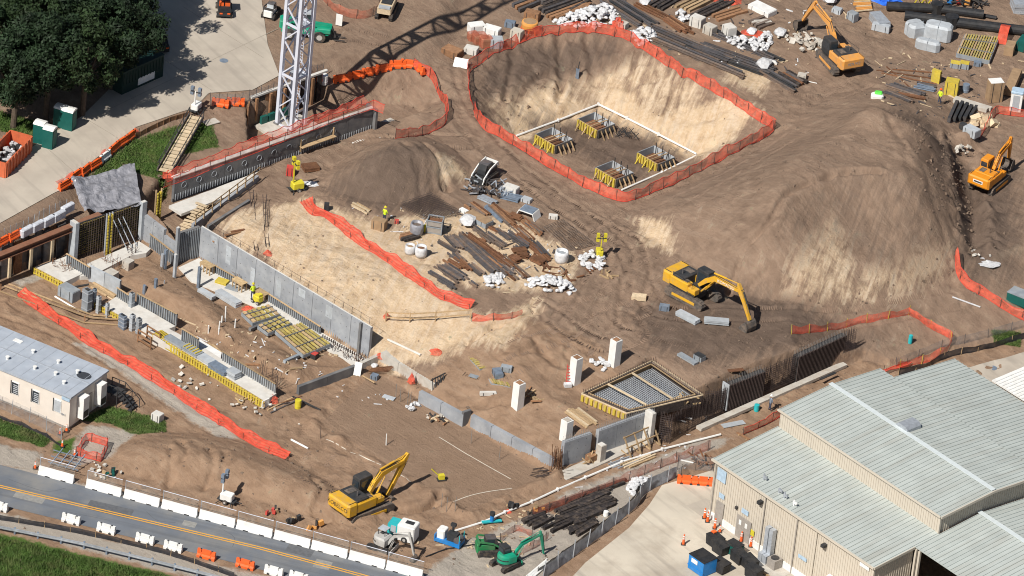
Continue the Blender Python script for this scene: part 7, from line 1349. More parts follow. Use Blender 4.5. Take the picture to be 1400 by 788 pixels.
for a in [('pale grey panel stack by the excavator tracks, left one', (940, 437), R(-38), 2.5, .8, .45, 'panel_light'), ('pale grey panel stack under the excavator arm, right one', (979, 442), R(2), 2.4, .8, .4, 'panel_light'), ('flat grey panel on the slope above the ribbed wall forms', (940, 493), R(-42), 2.3, .6, .25, 'panel_grey', 2), ('grey panel lying on the flat brown floor', (531, 545), R(-20), 1.2, .6, .1, 'panel_light', 1), ('rust brown flat panel beside the red bin', (424, 232), R(25), 1.6, 1.2, .4, 'rust', 2),
          ('low grey rolled stack on the fill by the footing', (282, 405), R(-40), 2.0, .6, .4, 'panel_light', 2), ('long grey beam stack on the fill near the footing', (312, 412), R(-42), 3.0, .8, .55, 'panel_light', 4), ('grey panel with yellow bars on the corner footing', (303, 388), R(-20), 1.2, .9, .3, 'form_yellow', 2), ('flat grey panel beside the yellow barred one', (318, 396), R(-20), 1.4, .9, .15, 'panel_grey', 1), ('grey panel on the dirt right of the black cage', (1002, 581), R(30), 2.4, .7, .08, 'panel_light', 1), ('brown plank over the dark footing gap', (1016, 598), R(-40), 1.6, .25, .1, 'wood_brown', 1),
          ('grey metal stack at the top right corner', (1394, 14), R(10), 1.8, 2.2, 1.2, 'galvanised', 5), ('grey panel stack beside the blue tarpaulin', (1202, 34), R(-65), 2.6, 1.3, .9, 'galvanised', 6), ('grey slab on the brown slope near the pale bale', (647, 516), R(-20), .9, .6, .06, 'panel_grey', 1), ('flat pale slab near the top white bag heap', (1040, 32), R(20), 2.2, .7, .2, 'concrete', 2), ('rusty barred plate above the ribbed wall form', (1005, 510), R(22), 1.6, .5, .15, 'rust', 2), ('grey plate on a pad near the slab under the stairs light', (288, 168), R(40), 1.6, 1.0, .1, 'concrete', 1)]: longcrate(*a)
for px, yaw, s, lab in [((1250, 48), R(-60), (1.9, 1.9, 1.5), 'grey wrapped foam bale, left of the big pair'), ((1282, 52), R(-12), (2.9, 1.7, 1.7), 'biggest grey wrapped foam bale behind the low one'), ((1268, 67), R(-15), (2.7, 1.1, 1.1), 'low grey wrapped foam bale in front')]:
    r = thing('wrapped_bale', lab, 'bale', G(*px), yaw, 'grey wrapped bales'); bevelbox((0, 0, s[2] / 2), s, .35).obj('wrap', 'panel_light', r); MB().box((0, 0, s[2] / 2), (.05, s[1] + .03, s[2] + .02)).obj('strap', 'panel_grey', r)
for k, px in enumerate([(1384, 118), (1380, 72)]): crate(['long brown plank box standing by the right edge', 'short brown plank box behind the long one'][k], px, R(78), [4.6, 1.8][k], 1.0, .9, 'brown_tan')
g = G(1388, 150); r = thing('portable_toilet', 'white portable toilet with pale blue roof at the right edge', 'toilet', g, R(-8)); MB().box((0, 0, 1.05), (1.2, 1.1, 2.1)).obj('cabin', 'white_paint', r); bevelbox((0, 0, 2.2), (1.3, 1.2, .25), .1).obj('roof', 'sign_blue', r); MB().box((0, -.56, 1.0), (.7, .04, 1.8)).obj('door', 'panel_light', r)
def drum(label, px, m, r_=.32, h=.9): g = G(*px); t = thing('drum', label, 'drum', g); MB().lathe([(r_, 0), (r_ * 1.05, h * .5), (r_, h), (r_ * .2, h + .02)], 14).obj('shell', m, t); MB().lathe([(r_ * 1.06, h * .33), (r_ * 1.1, h * .35), (r_ * 1.06, h * .37)], 14).obj('rib', m, t)
drum('white drum beside the orange barriers and crane mast', (442, 113), 'white_paint', .45, 1.0); drum('dark blue grey drum beside the yellow wrapped box', (1320, 126), 'steel_blue', .36, .9); drum('small white drum beside the black timber piles', (828, 706), 'white_paint', .24, .5); drum('yellow barrel standing at the end of the yellow form', (407, 558), 'safety_yellow', .3, .9); drum('yellow drum wedged beside the grey cage crate', (581, 317), 'safety_yellow', .22, .7); drum('black kettle shaped drum near the stores corner', (1316, 177), 'charcoal', .4, .6); drum('teal barrel lying in the orange fence loop', (1244, 470), 'teal', .2, .9); drum('teal barrel on the dirt beside the ribbed wall footing', (1034, 562), 'teal', .25, .7)
g = G(723, 46); r = thing('round_tank', 'round orange stand tank with ribbed legs at the pit fence', 'tank', g); MB().lathe([(.85, .75), (.9, 1.2), (.85, 1.4), (.7, 1.45)], 20).obj('tank', 'machine_amber', r); MB().lathe([(.7, 1.45), (.2, 1.5)], 16).obj('lid', 'brown_tan', r)
for k in range(8): t = k * math.pi / 4; MB().bar((1.0 * math.cos(t), 1.0 * math.sin(t), 0), (.8 * math.cos(t), .8 * math.sin(t), .9), .1).obj('leg', 'safety_orange', r)
for k, (px, w, h) in enumerate([((655, 58), 1.5, 1.0), ((664, 63), 1.3, 1.1), ((646, 55), 1.1, .9)]): g = G(*px); r = thing('netted_cage', ['orange netted cage in the middle of the white boxes', 'orange netted cage nearest the pit fence', 'orange netted cage at the back left of the white boxes'][k], 'cage', g, .4, 'orange netted cages'); bevelbox((0, 0, h / 2), (w, w * .8, h), .15).obj('net', 'net_faded', r); MB().box((0, 0, h * .3), (w * .7, w * .5, h * .6)).obj('load', 'brown_tan', r)
g = G(630, 91); r = thing('sign_board', 'white panel propped on edge beside the pit fence stores', 'panel', g, R(-10)); MB().bar((0, -.5, .1), (0, .3, .8), 1.5, .06).obj('sheet', 'white_paint', r); MB().bar((0, .6, 0), (0, .25, .7), .1).obj('prop', 'timber', r)
g = G(463, 36); r = thing('sign_board', 'white sign board standing near the top edge', 'panel', g, R(-15)); MB().box((0, 0, .75), (.7, .06, 1.3)).obj('sheet', 'white_paint', r); MB().bar((0, .5, 0), (0, .03, 1.2), .07).obj('prop', 'timber', r)
g = G(198, 18); r = thing('sign_post', 'white upright board standing at the trees by the upper road', 'sign', g, R(0)); MB().box((0, 0, 1.2), (.55, .12, 2.4)).obj('board', 'white_paint', r); MB().box((0, 0, .1), (.9, .5, .2)).obj('base', 'concrete', r)
g = P(183, 112, UPZ); r = thing('container', 'green site container darkened for shade, with white print under the trees', 'container', g, R(52)); MB().box((0, 0, 1.3), (6.0, 2.4, 2.5)).obj('body', 'shaded_green', r); MB().box((0, 0, 2.6), (6.06, 2.46, .1)).obj('roof', 'shaded_green', r); MB().box((.5, -1.22, .75), (2.4, .03, .8)).obj('white_print', 'white_paint', r)
for k in range(14): MB().box((-2.8 + k * .43, -1.23, 1.75), (.08, .05, 1.3)).obj('rib', 'shaded_green', r)
# grey cage crate, tent crate, hydrant
g = G(594, 317); r = thing('cage_crate', 'grey open steel cage crate near the square rebar mat', 'crate', g, R(-6)); s = .75
for x in (-s, s):
    for y in (-s * .8, s * .8): MB().box((x, y, .75), (.1, .1, 1.5)).obj('post', 'panel_grey', r)
for z in (.1, .75, 1.45):
    for y in (-s * .8, s * .8): MB().box((0, y, z), (2 * s, .08, .1)).obj('rail', 'panel_grey', r)
    for x in (-s, s): MB().box((x, 0, z), (.08, 1.6 * s, .1)).obj('rail', 'panel_grey', r)
for z, h in ((.42, .5), (1.1, .45)): MB().box((0, -s * .78, z), (2 * s, .03, h)).obj('side_sheet', 'door_grey', r); MB().box((-s + .02, 0, z), (.03, 1.6 * s, h)).obj('side_sheet', 'door_grey', r); MB().box((s - .02, 0, z), (.03, 1.6 * s, h)).obj('side_sheet', 'door_grey', r)
MB().box((0, 0, 1.0), (1.3, 1., .5)).obj('load', 'rust', r)
g = G(722, 296); r = thing('tent_crate', 'white open frame crate with dark top in the laydown', 'crate', g, R(-25)); MB().prism([(-1.1, 0), (-.8, .75), (.8, .75), (1.1, 0), (1.02, 0), (.74, .68), (-.74, .68), (-1.02, 0)], -.7, .7).obj('white_frame', 'white_paint', r); MB().box((0, 0, .79), (1.45, 1.25, .06)).obj('dark_top', 'steel_blue', r)
g = G(150, 420); 
# ================================================================ broken concrete, stones
def stones(label, px, n, spread, s, m='stone', h=.3, name='rubble', cat='rubble'):
    g = G(*px); r = thing(name, label, cat, g); 
    for k in range(min(n, 60)):
        a = s * random.uniform(.5, 1.4); o = MB().box((0, 0, 0), (a, a * random.uniform(.5, .9), a * random.uniform(.3, .6))).obj('stone', m, r, (random.gauss(0, spread), random.gauss(0, spread * .7), random.uniform(.05, h))); o.rotation_euler = (random.uniform(-.6, .6), random.uniform(-.6, .6), random.uniform(0, 3))
stones('heap of broken pale concrete beside the amber excavator bucket', (1113, 62), 55, 1.2, .55, 'concrete', .6); stones('line of broken concrete bits left of the rubble heap', (1085, 52), 16, 1.0, .35, 'concrete'); stones('tan broken boards dumped at the stores corner', (1340, 170), 18, .8, .8, 'timber_pale', .5); stones('scattered stones along the old edge by the yellow form', (255, 520), 22, 2.2, .35); stones('stones on the dirt by the fallen red net end', (350, 560), 16, 1.6, .3); stones('pale rock bits above the ribbed wall forms', (1340, 350), 8, 1., .3)
stones('pale rubble at the low wall corner', (598, 572), 7, .5, .25, 'concrete', .3); stones('small white stones behind the second road barrier', (140, 648), 14, .9, .3); stones('rocky clods on the crest above the trench', (1305, 206), 16, 1.0, .4, 'concrete', .3)
# ================================================================ basement formwork
def slab_thing(label, name, poly, z0, z1, m='concrete_new', cat='footing'):
    w = [P(*p, z1) for p in poly]; o = w[0]; r = thing(name, label, cat, (o[0], o[1], z0)); MB().slab([(p[0] - o[0], p[1] - o[1]) for p in w], 0, z1 - z0).obj('slab', m, r); return r
slab_thing('pale concrete footing strip along the tall grey wall', 'footing', [(244, 366), (272, 353), (300, 372), (503, 492), (484, 500), (440, 474), (350, 420), (262, 385)], LOWZ - .3, LOWZ + .14)
slab_thing('pale concrete footing under the formwork wall', 'footing', [(102, 368), (190, 330), (206, 340), (200, 346), (178, 350), (128, 376), (110, 378)], LOWZ - .3, LOWZ + .5)
slab_thing('pale concrete footing in front of the left pilaster', 'footing', [(46, 366), (92, 350), (118, 372), (88, 386)], LOWZ - .3, LOWZ + .6)
slab_thing('square pale concrete block with dark slot in the basement', 'footing', [(136, 374), (152, 366), (163, 372), (146, 382)], LOWZ - .3, LOWZ + .9, 'concrete'); slab_thing('small pale concrete pier beside the brown fill', 'footing', [(167, 356), (175, 352), (184, 356), (176, 361)], LOWZ - .3, LOWZ + .9, 'concrete')
slab_thing('long pale footing with yellow side form and panel stacks on it', 'footing', [(209, 459), (262, 487), (361, 549), (378, 538), (270, 470), (226, 447)], LOWZ - .3, LOWZ + .8); slab_thing('pale footing strip with planks left of the yellow form', 'footing', [(140, 418), (209, 459), (240, 446), (165, 402)], LOWZ - .3, LOWZ + .55)
slab_thing('white concrete patch between the stud forms', 'footing', [(270, 462), (303, 482), (301, 494), (272, 476)], LOWZ - .3, LOWZ + .75, 'white_paint')
def yellow_form(label, p, q, zb, h, sp=.36):
    a, e = P(*p, zb), P(*q, zb); y, L_ = frame2(a, e); r = thing('yellow_form', label, 'formwork', (a[0], a[1], zb), y); MB().box((L_ / 2, .06, h / 2), (L_, .06, h)).obj('form_board', 'plywood', r)
    for x in np.arange(.1, L_, sp): MB().box((x, -.03, h / 2), (.2, .14, h)).obj('stud', 'form_yellow', r)
    for z in (.15, h - .1): MB().box((L_ / 2, -.11, z), (L_, .06, .1)).obj('waler', 'form_yellow', r)
yellow_form('long yellow side form along the pale footing with panel stacks', (209, 466), (361, 560), LOWZ, .85); yellow_form('short yellow side form in front of the left pilaster footing', (46, 374), (88, 396), LOWZ, .7); yellow_form('short yellow side form between upright grey column forms', (128, 420), (168, 442), LOWZ, .6)
wb_ = MB().box((0, 0, 0), (.12, .9, .9)).obj('end_board', 'white_paint', None, P(362, 560, LOWZ) + [0, .3, .45], YB); tag(wb_, 'white end board closing the long yellow side form', 'board')
dowels('form_panel_row', 'row of upright grey studs on the back of the footing, left part', (247, 470), (270, 484), LOWZ + .6, 1.7, .26); dowels('form_panel_row', 'row of upright grey studs with timber rail at the yellow form end', (303, 494), (376, 539), LOWZ + .7, 1.1, .3, True, 'panel_light')
dowels('form_panel_row', 'dark studded form row in the brown fill, right part', (186, 417), (241, 446), LOWZ + .4, 1.35, .3, True, 'panel_grey'); dowels('form_panel_row', 'grey studded form row in the brown fill, middle part', (159, 408), (178, 420), LOWZ + .4, 1.2, .26); dowels('form_panel_row', 'grey studded form row beside the left pilaster footing', (90, 362), (122, 381), LOWZ + .5, 1.25, .28)
wall('smooth grey form panel wall between two studded rows', (121, 381), (163, 402), LOWZ + .3, LOWZ + 1.75, .25, 'panel_light', 2.2, name='form_panel_wall', cat='formwork')
dowels('form_panel_row', 'studded row at the foot of the tall grey wall, left part', (292, 374), (322, 391), LOWZ, .95, .28); dowels('form_panel_row', 'studded row at the foot of the tall grey wall, middle part', (366, 414), (437, 459), LOWZ, 1.0, .28); dowels('form_panel_row', 'low studded row at the foot of the tall grey wall, right part', (440, 463), (496, 494), LOWZ, .5, .28, False, 'rebar', False)
for k, (px, lab) in enumerate([((283, 372), 'left, by the corner'), ((327, 395), 'middle'), ((357, 410), 'right, beside the vest worker')]):
    g = P(*px, LOWZ + .14); r = thing('plywood_bench', 'plywood topped timber bench at the foot of the tall wall, ' + lab, 'bench', g, YB); MB().box((0, 0, .92), (1.5, .75, .05)).obj('top', 'plywood', r)
    for x in (-.65, -.2, .25, .65):
        for y in (-.3, .3): MB().box((x, y, .45), (.1, .1, .9)).obj('leg', 'timber', r)
    MB().box((0, -.33, .8), (1.5, .06, .16)).obj('apron', 'timber', r)
for k, (px, h, w, d, m, lab) in enumerate([((118, 425), 2.4, .85, .6, 'panel_grey', 'broad upright grey column form with dark open side'), ((128, 420), 2.1, .3, .3, 'steel_blue', 'slim blue grey form post behind the broad column form'), ((134, 428), 1.9, .35, .35, 'panel_light', 'slim pale form post left of the yellow infill'), ((146, 434), 1.6, .28, .28, 'panel_light', 'slim pale form post in the yellow infill'), ((167, 449), 1.5, .8, .4, 'steel_blue', 'blue grey panel box right of the yellow infill'), ((180, 452), 1.8, .4, .4, 'panel_light', 'slim pale form post beside the blue grey box'), ((189, 456), 1.7, .42, .42, 'panel_grey', 'slim grey form post at the planked footing'), ((179, 426), 2.1, .42, .42, 'panel_grey', 'tall grey form post between studded rows')]):
    g = P(*px, LOWZ); r = thing('column_form', lab, 'formwork', g, YB); MB().box((0, 0, h / 2), (w, d, h)).obj('form_panel', m, r); MB().box((0, 0, h + .02), (w * .6, d * .6, .06)).obj('opening', 'charcoal', r)
    for z in (.3, h * .5, h - .3): MB().box((0, 0, z), (w + .06, d + .06, .08)).obj('clamp', 'galvanised', r)
crate('big grey form box with shadowed end in the left basement', (94, 407), R(-38), 2.0, 1.1, 1.1, 'panel_grey', 'form_box')
for k, (x, y, z, L_, W_, H_, m, lab) in enumerate([(222, 458, .8, 1.2, .8, .12, 'form_yellow', 'yellow barred panel at the left end of the footing'), (240, 470, .8, 2.4, .8, .35, 'panel_grey', 'grey panel stack at the left end of the footing'), (263, 482, .8, 2.2, 1.0, .4, 'panel_grey', 'grey panel stack with yellow bars mid footing'), (283, 494, .8, 1.8, 1.0, .35, 'panel_light', 'pale panel stack mid footing'), (300, 507, .8, 2.2, 1.0, .5, 'steel_blue', 'blue grey panel stack beside the stud row'), (319, 515, .8, 1.2, .9, .7, 'panel_light', 'pale grey block stack nearest the empty footing end')]):
    g = P(x, y, LOWZ + z); r = thing('panel_stack', lab, 'panel stack', g, YB, 'panel stacks on the yellow footing'); n = max(1, int(H_ / .1))
    for j in range(n): MB().box((random.uniform(-.05, .05), random.uniform(-.05, .05), (j + .5) * H_ / n), (L_, W_, H_ / n - .02)).obj('panel', m, r)
    if 'bars' in lab or 'barred' in lab:
        for j in range(5): MB().box((-.8 + j * .4 if L_ > 2 else -.4 + j * .2, 0, H_ + .04), (.12, W_ * .9, .08)).obj('bar', 'form_yellow', r)
for k, (p_, q_, n, m, lab) in enumerate([((283, 470), (300, 486), 4, 'timber', 'timber board stacked on the footing behind the panels'), ((125, 388), (160, 410), 4, 'timber', 'timber board beside the smooth grey form panel'), ((190, 436), (210, 446), 3, 'plywood', 'plywood board on the planked footing'), ((215, 448), (236, 458), 3, 'plywood', 'plywood board right on the planked footing')]): bundle(p_, q_, n, .22, .18, .12, m, lab, lab, 'timber_board', 'timber')
g = P(203, 470, LOWZ); r = thing('timber_rail', 'brown timber stair rail at the left end of the yellow form', 'railing', g, YB)
for x, y in ((-.9, 0), (.9, 0), (-.9, 1.2), (.9, 1.2)): MB().box((x, y - .6, .7), (.1, .1, 1.4)).obj('post', 'wood_brown', r)
for z in (.3, .8, 1.35):
    for y in (-.6, .6): MB().box((0, y, z), (1.9, .07, .14)).obj('rail', 'wood_brown', r)
def slats(label, cs, n, m='slat_yellow', z=None, dark=True, h=.35, rot=True, name='slat_panel', fr='panel_grey'):
    w = [(G(*c) if z is None else P(*c, z)) for c in cs]; o = w[0].copy(); o[2] = min(p[2] for p in w); r = thing(name, label, 'formwork', o); w = [np.array([p[0] - o[0], p[1] - o[1], h]) for p in w]
    for a, e in ((0, 1), (1, 2), (2, 3), (3, 0)): MB().bar(w[a] - [0, 0, h / 2], w[e] - [0, 0, h / 2], .07, h).obj('frame', fr, r)
    for k in range(n): t = (k + .5) / n; MB().bar(w[0] * (1 - t) + w[1] * t + [0, 0, .05], w[3] * (1 - t) + w[2] * t + [0, 0, .05], .6 * float(np.linalg.norm(w[1] - w[0])) / n, .1).obj('slat', m if (k * 7) % 5 else 'plywood', r)
    if dark:
        for t in (.3, .72): MB().bar(w[0] * (1 - t) + w[3] * t + [0, 0, .12], w[1] * (1 - t) + w[2] * t + [0, 0, .12], .1).obj('cross_bar', 'concrete_dark', r)
slats('yellow slat panel in the fill, nearest the red netting', [(330, 432), (368, 421), (382, 434), (345, 446)], 6, z=LOWZ + .3); slats('narrow yellow and grey slat panel between the two wide ones', [(352, 450), (384, 437), (398, 446), (366, 460)], 5, z=LOWZ + .3)
slats('large yellow slat panel with grey frame at the end of the fill', [(376, 457), (412, 446), (452, 474), (414, 490)], 8, z=LOWZ + .35)
slats('yellow slat ladder panel lying on the pale slope', [(638, 490), (647, 485), (668, 503), (655, 508)], 7, dark=False, h=.1) if False else slats('yellow slat ladder panel lying on the pale slope', [(639, 487), (656, 507), (667, 502), (648, 484)], 7, dark=False, h=.12); slats('yellow slat panel leaning by the grey block stack', [(668, 518), (694, 522), (698, 530), (672, 526)], 7, dark=False, h=.15)
slats('wide yellow slat panel stack in the top right stores', [(1319, 52), (1365, 57), (1352, 88), (1307, 79)], 13, h=.5)
for (px, w) in [((400, 492), 'grey steel trough lying beside the large slat panel'), ((353, 448), 'dark grey waler beam beside the narrow slat panel')]: beam((px[0] - 12, px[1] + 5), (px[0] + 14, px[1] - 6), .3, .3, 'panel_grey' if 'trough' in w else 'concrete_dark', w, 'beam', 'waler_beam')
for k, (p_, q_, m) in enumerate([((366, 562), (400, 545), 'timber'), ((370, 566), (408, 548), 'steel_dark'), ((378, 555), (412, 543), 'wood_brown'), ((368, 558), (396, 552), 'rebar'), ((400, 543), (438, 562), 'charcoal')]): beam(p_, q_, .14, .12, m, ['timber leaning in the broken form heap', 'dark bar in the broken form heap', 'brown board in the broken form heap', 'thin bar in the broken form heap', 'black pole lying out from the broken form heap'][k], 'board', 'loose_board')
r = thing('board_scrap', 'scattered scrap boards in front of the yellow form end', 'timber', G(335, 550))
for k in range(12): a = np.array([random.uniform(-1, 1), random.uniform(-.6, .6), random.uniform(.1, .3)]); t = random.uniform(0, 3); MB().bar(a, a + [math.cos(t) * random.uniform(.4, 1), math.sin(t) * random.uniform(.4, 1), .05], .12).obj('scrap_board', 'plywood', r)
r = thing('board_scrap', 'white panel and bars leaning in the gap by the dark cross wall', 'panel', G(488, 512)); MB().bar((0, -.3, 0), (.1, .1, 1.3), .7, .05).obj('white_sheet', 'white_paint', r); MB().bar((.5, -.3, 0.1), (1.8, -1.4, .1), .1).obj('pole', 'timber', r)
for k in range(7): MB().bar((1 + k * .05, .3 + k * .12, .2), (3.0 + k * .1, .6 + k * .2, .3), .05).obj('rebar', 'rust', r)
r = thing('steel_rack', 'black steel prop rack behind the low wall', 'rack', G(592, 533), YA)
for k in range(5): MB().bar((k * .35, 0, 0), (k * .35 + .3, .5, 1.0), .09).obj('prop', 'charcoal', r)
MB().bar((0, .4, .9), (2, .5, .95), .1).obj('rail', 'charcoal', r)
r = thing('rubbish_heap', 'dark tangled rubbish at the foot of the middle low wall', 'rubbish', P(600, 575, LOWZ))
for k in range(12): a = np.array([random.uniform(-.9, .9), random.uniform(-.5, .5), .1]); t = random.uniform(0, 6); MB().bar(a, a + [math.cos(t) * .5, math.sin(t) * .5, random.uniform(0, .4)], .14).obj('rubbish_piece', random.choice(['charcoal', 'timber_pale', 'wood_brown']), r)
r = thing('scaffold_ladder', 'red scaffold ladder standing against the middle white column', 'ladder', G(777, 524), R(20))
for x in (-.35, .35): MB().bar((x, -.3, 0), (x * .7, .1, 2.0), .07).obj('stile', 'machine_red', r)
for k in range(6): MB().bar((-.33 + k * .015, -.25 + k * .06, .3 + k * .3), (.33 - k * .015, -.25 + k * .06, .3 + k * .3), .05).obj('rung', 'machine_red', r)
MB().box((-.3, -.7, .2), (.7, .5, .35)).obj('white_sack', 'bag_white', r)
# ---- pit footing forms
for k, (px, lab) in enumerate([((816, 190), 'far'), ((758, 211), 'left'), ((841, 257), 'near'), ((898, 236), 'right')]):
    p = P(*px, -4); r = thing('footing_form', 'square grey and yellow footing form box in the pit, ' + {'far': 'farthest one at the back', 'left': 'leftmost one', 'near': 'nearest the orange fence', 'right': 'rightmost one by the drain pipe'}[lab], 'formwork', (p[0], p[1], -4), YA, 'footing forms in the pit'); A_, B_, h = 2.5, 3.0, .95
    MB().box((.04, B_ / 2, h / 2), (.08, B_, h)).obj('side_panel', 'plywood', r); MB().box((A_, B_ / 2, h / 2), (.08, B_, h)).obj('side_panel', 'panel_light', r); MB().box((A_ / 2, .04, h / 2), (A_, .08, h)).obj('side_panel', 'concrete_dark', r); MB().box((A_ / 2, B_, h / 2), (A_, .08, h)).obj('side_panel', 'panel_grey', r)
    for j in range(8): MB().box((-.08, .2 + j * .37, h / 2), (.16, .2, h)).obj('yellow_stud', 'form_yellow', r)
    for j in range(3): MB().bar((-.7, .5 + j * 1.0, 0), (-.1, .5 + j * 1.0, h * .8), .1).obj('raker', 'form_yellow' if k % 2 else 'timber', r)
    for j in range(4): MB().bar((.4 + j * .6, -.75, 0), (.4 + j * .6, -.05, h * .9), .1).obj('raker', 'timber', r); MB().box((.2 + j * .7, -.06, h / 2), (.1, .1, h)).obj('dark_stud', 'charcoal', r)
    MB().box((A_ / 2, B_ / 2, .12), (A_ - .2, B_ - .2, .1)).obj('base_mat', 'rust', r)
    for y in (1.1, 1.6): MB().bar((.05, y, h + .03), (A_ - .1, y - .1, h + .03), .12, .06).obj('cross_plank', 'timber', r)
    for j in range(3): MB().tube((A_ - .35, .6 + j * .9, .1), (A_ - .35, .6 + j * .9, 1.7), .05, 5).obj('dowel_bundle', 'charcoal', r)
r = thing('rebar_chairs', 'black rebar chairs scattered on the pit floor', 'rebar', P(855, 186, -4)); 
for k in range(9): a = np.array([random.uniform(-1.3, 1.3), random.uniform(-.8, .8), .1]); MB().bar(a, a + [.5, .3, .5], .05).obj('chair', 'charcoal', r); MB().bar(a + [.5, -.1, 0], a + [0, .2, .5], .05).obj('chair', 'charcoal', r)
p = G(789, 105); r = thing('slope_pump', 'small dark pump standing on the far slope of the pit', 'pump', p); MB().box((0, 0, .4), (.35, .3, 1.1)).obj('body', 'steel_blue', r); MB().tube((0, 0, .9), (.1, .1, 1.8), .05).obj('hose', 'charcoal', r)
# stores: yellow trestles, orange frames
r = thing('yellow_trestle', 'yellow trestles standing behind the black pipes', 'trestle', G(1254, 9))
for k in range(3):
    for s in (-.5, .5): MB().bar((k * .7 + s, 0, 0), (k * .7, 0, 1.1), .1).obj('leg', 'safety_yellow', r)
    MB().bar((k * .7, -.5, 1.1), (k * .7, .5, 1.1), .1).obj('beam', 'machine_yellow', r)
r = thing('orange_frame', 'orange stacked frames at the top right stores edge', 'frame stack', G(1178, 14), .3)
for k in range(8): MB().bar((-1 + random.uniform(0, .4), -.6 + k * .17, .2 + k * .1), (1, -.6 + k * .17, .3 + k * .08), .12).obj('frame_bar', 'machine_amber' if k % 3 else 'timber_pale', r)
r = thing('cable_heap', 'tangled dark hoses and cables at the top right edge', 'hoses', G(1318, 6)); b = MB()
for k in range(50): a = np.array([random.uniform(-2, 2), random.uniform(-1, 1), random.uniform(.1, .8)]); t = random.uniform(0, 6.3); b.bar(a, a + [math.cos(t), math.sin(t), random.uniform(-.2, .5)], .12)
b.obj('hose', 'charcoal', r, kind='stuff')
for k, (m, x) in enumerate([('machine_red', -.6), ('blue_paint', -1.6), ('machine_amber', .3)]): bevelbox((x, -.3, .6), (.6, .5, .8), .08).obj('fitting', m, r)
g = G(1199, 134); r = thing('lime_sack', 'bright green sack on a white sheet at the big mound', 'sack', g); bevelbox((0, 0, .25), (1.3, .9, .5), .2).obj('sack', 'white_paint', r); bevelbox((.1, .1, .55), (.8, .6, .3), .12).obj('green_top', 'lime', r)
# ================================================================ people
def person_mesh():
    J = {'pel': (0, 0, .95, .14), 'sp': (0, 0, 1.15, .13), 'ch': (.01, 0, 1.36, .15), 'nk': (.01, 0, 1.50, .06), 'hd': (.03, 0, 1.64, .095), 'tp': (.03, 0, 1.74, .07)}
    ed = [('pel', 'sp'), ('sp', 'ch'), ('ch', 'nk'), ('nk', 'hd'), ('hd', 'tp')]
    for s, n in ((1, 'l'), (-1, 'r')):
        J.update({'sh' + n: (0, s * .19, 1.42, .065), 'el' + n: (.05, s * .27, 1.14, .05), 'wr' + n: (.2, s * .25, .95, .035), 'pm' + n: (.26, s * .25, .9, .04), 'hp' + n: (0, s * .1, .9, .1), 'kn' + n: (.04 * s, s * .12, .5, .07), 'an' + n: (-.05 * s, s * .13, .1, .05), 'ft' + n: (.15 - .05 * s, s * .14, .05, .045)})
        ed += [('ch', 'sh' + n), ('sh' + n, 'el' + n), ('el' + n, 'wr' + n), ('wr' + n, 'pm' + n), ('pel', 'hp' + n), ('hp' + n, 'kn' + n), ('kn' + n, 'an' + n), ('an' + n, 'ft' + n)]
        for f in range(5): J['f%d%s' % (f, n)] = (.34 - (.03 if f == 4 else .01 * abs(f - 1)), s * (.22 + .02 * f if f < 4 else .19), .86 - (.0 if f < 4 else -.02), .009); ed.append(('pm' + n, 'f%d%s' % (f, n)))
    ks = list(J); me = bpy.data.meshes.new('person'); me.from_pydata([J[k][:3] for k in ks], [(ks.index(a), ks.index(b)) for a, b in ed], []); o = bpy.data.objects.new('person', me); COL.objects.link(o)
    o.modifiers.new('s', 'SKIN')
    for i, k in enumerate(ks): me.skin_vertices[0].data[i].radius = (J[k][3], J[k][3]); me.skin_vertices[0].data[i].use_root = k == 'pel'
    o.modifiers.new('d', 'SUBSURF').levels = 1; r = bpy.data.meshes.new_from_object(o.evaluated_get(bpy.context.evaluated_depsgraph_get())); bpy.data.objects.remove(o)
    for m in ('vest', 'trouser', 'skin', 'rubber'): r.materials.append(MT[m])
    for p in r.polygons:
        x, y, z = p.center; p.material_index = 3 if z < .13 else 1 if z < .93 and abs(y) < .21 and x < .2 else 2 if z > 1.5 or x > .16 else 0; p.use_smooth = True
    return r
PM = person_mesh(); PM2 = PM.copy(); PM2.materials[0] = MT['steel_blue']
HAT = MB().lathe([(.16, 1.72), (.125, 1.73), (.11, 1.82), (.05, 1.87)], 14, (.03, 0, 0))
for px, yw_, m, hat, lab, z in [((525, 304), 1.0, PM, 'safety_yellow', 'person in a lime vest and dark trousers beside the brown crate', None), ((345, 409), 2.2, PM, 'safety_yellow', 'person in a lime vest working at the plywood benches', LOWZ + .14), ((1052, 562), .5, PM2, 'white_paint', 'person in blue jacket bending over things beside the wall footing', None), ((1284, 142), 4, PM, 'safety_orange', 'person in a lime vest standing at the capped pipes in the stores', None)]:
    g = G(*px) if z is None else P(*px, z); o = inst(m, 'person', None, g, yw_); tag(o, lab, 'person'); HAT.obj('hard_hat', hat, o)
g = P(352, 414, LOWZ + .14); r = thing('floor_saw', 'yellow wheeled machine beside the vest worker on the footing', 'machine', g, YB); bevelbox((0, 0, .55), (.9, .7, .6), .1).obj('body', 'safety_yellow', r); MB().box((.2, 0, .95), (.4, .5, .25)).obj('tank', 'safety_yellow', r); MB().bar((-.4, 0, .6), (-1.1, 0, 1.2), .08).obj('handle', 'charcoal', r)
for x in (-.35, .35):
    for y in (-.35, .35): wheel_at(r, x, y, .2, .12)
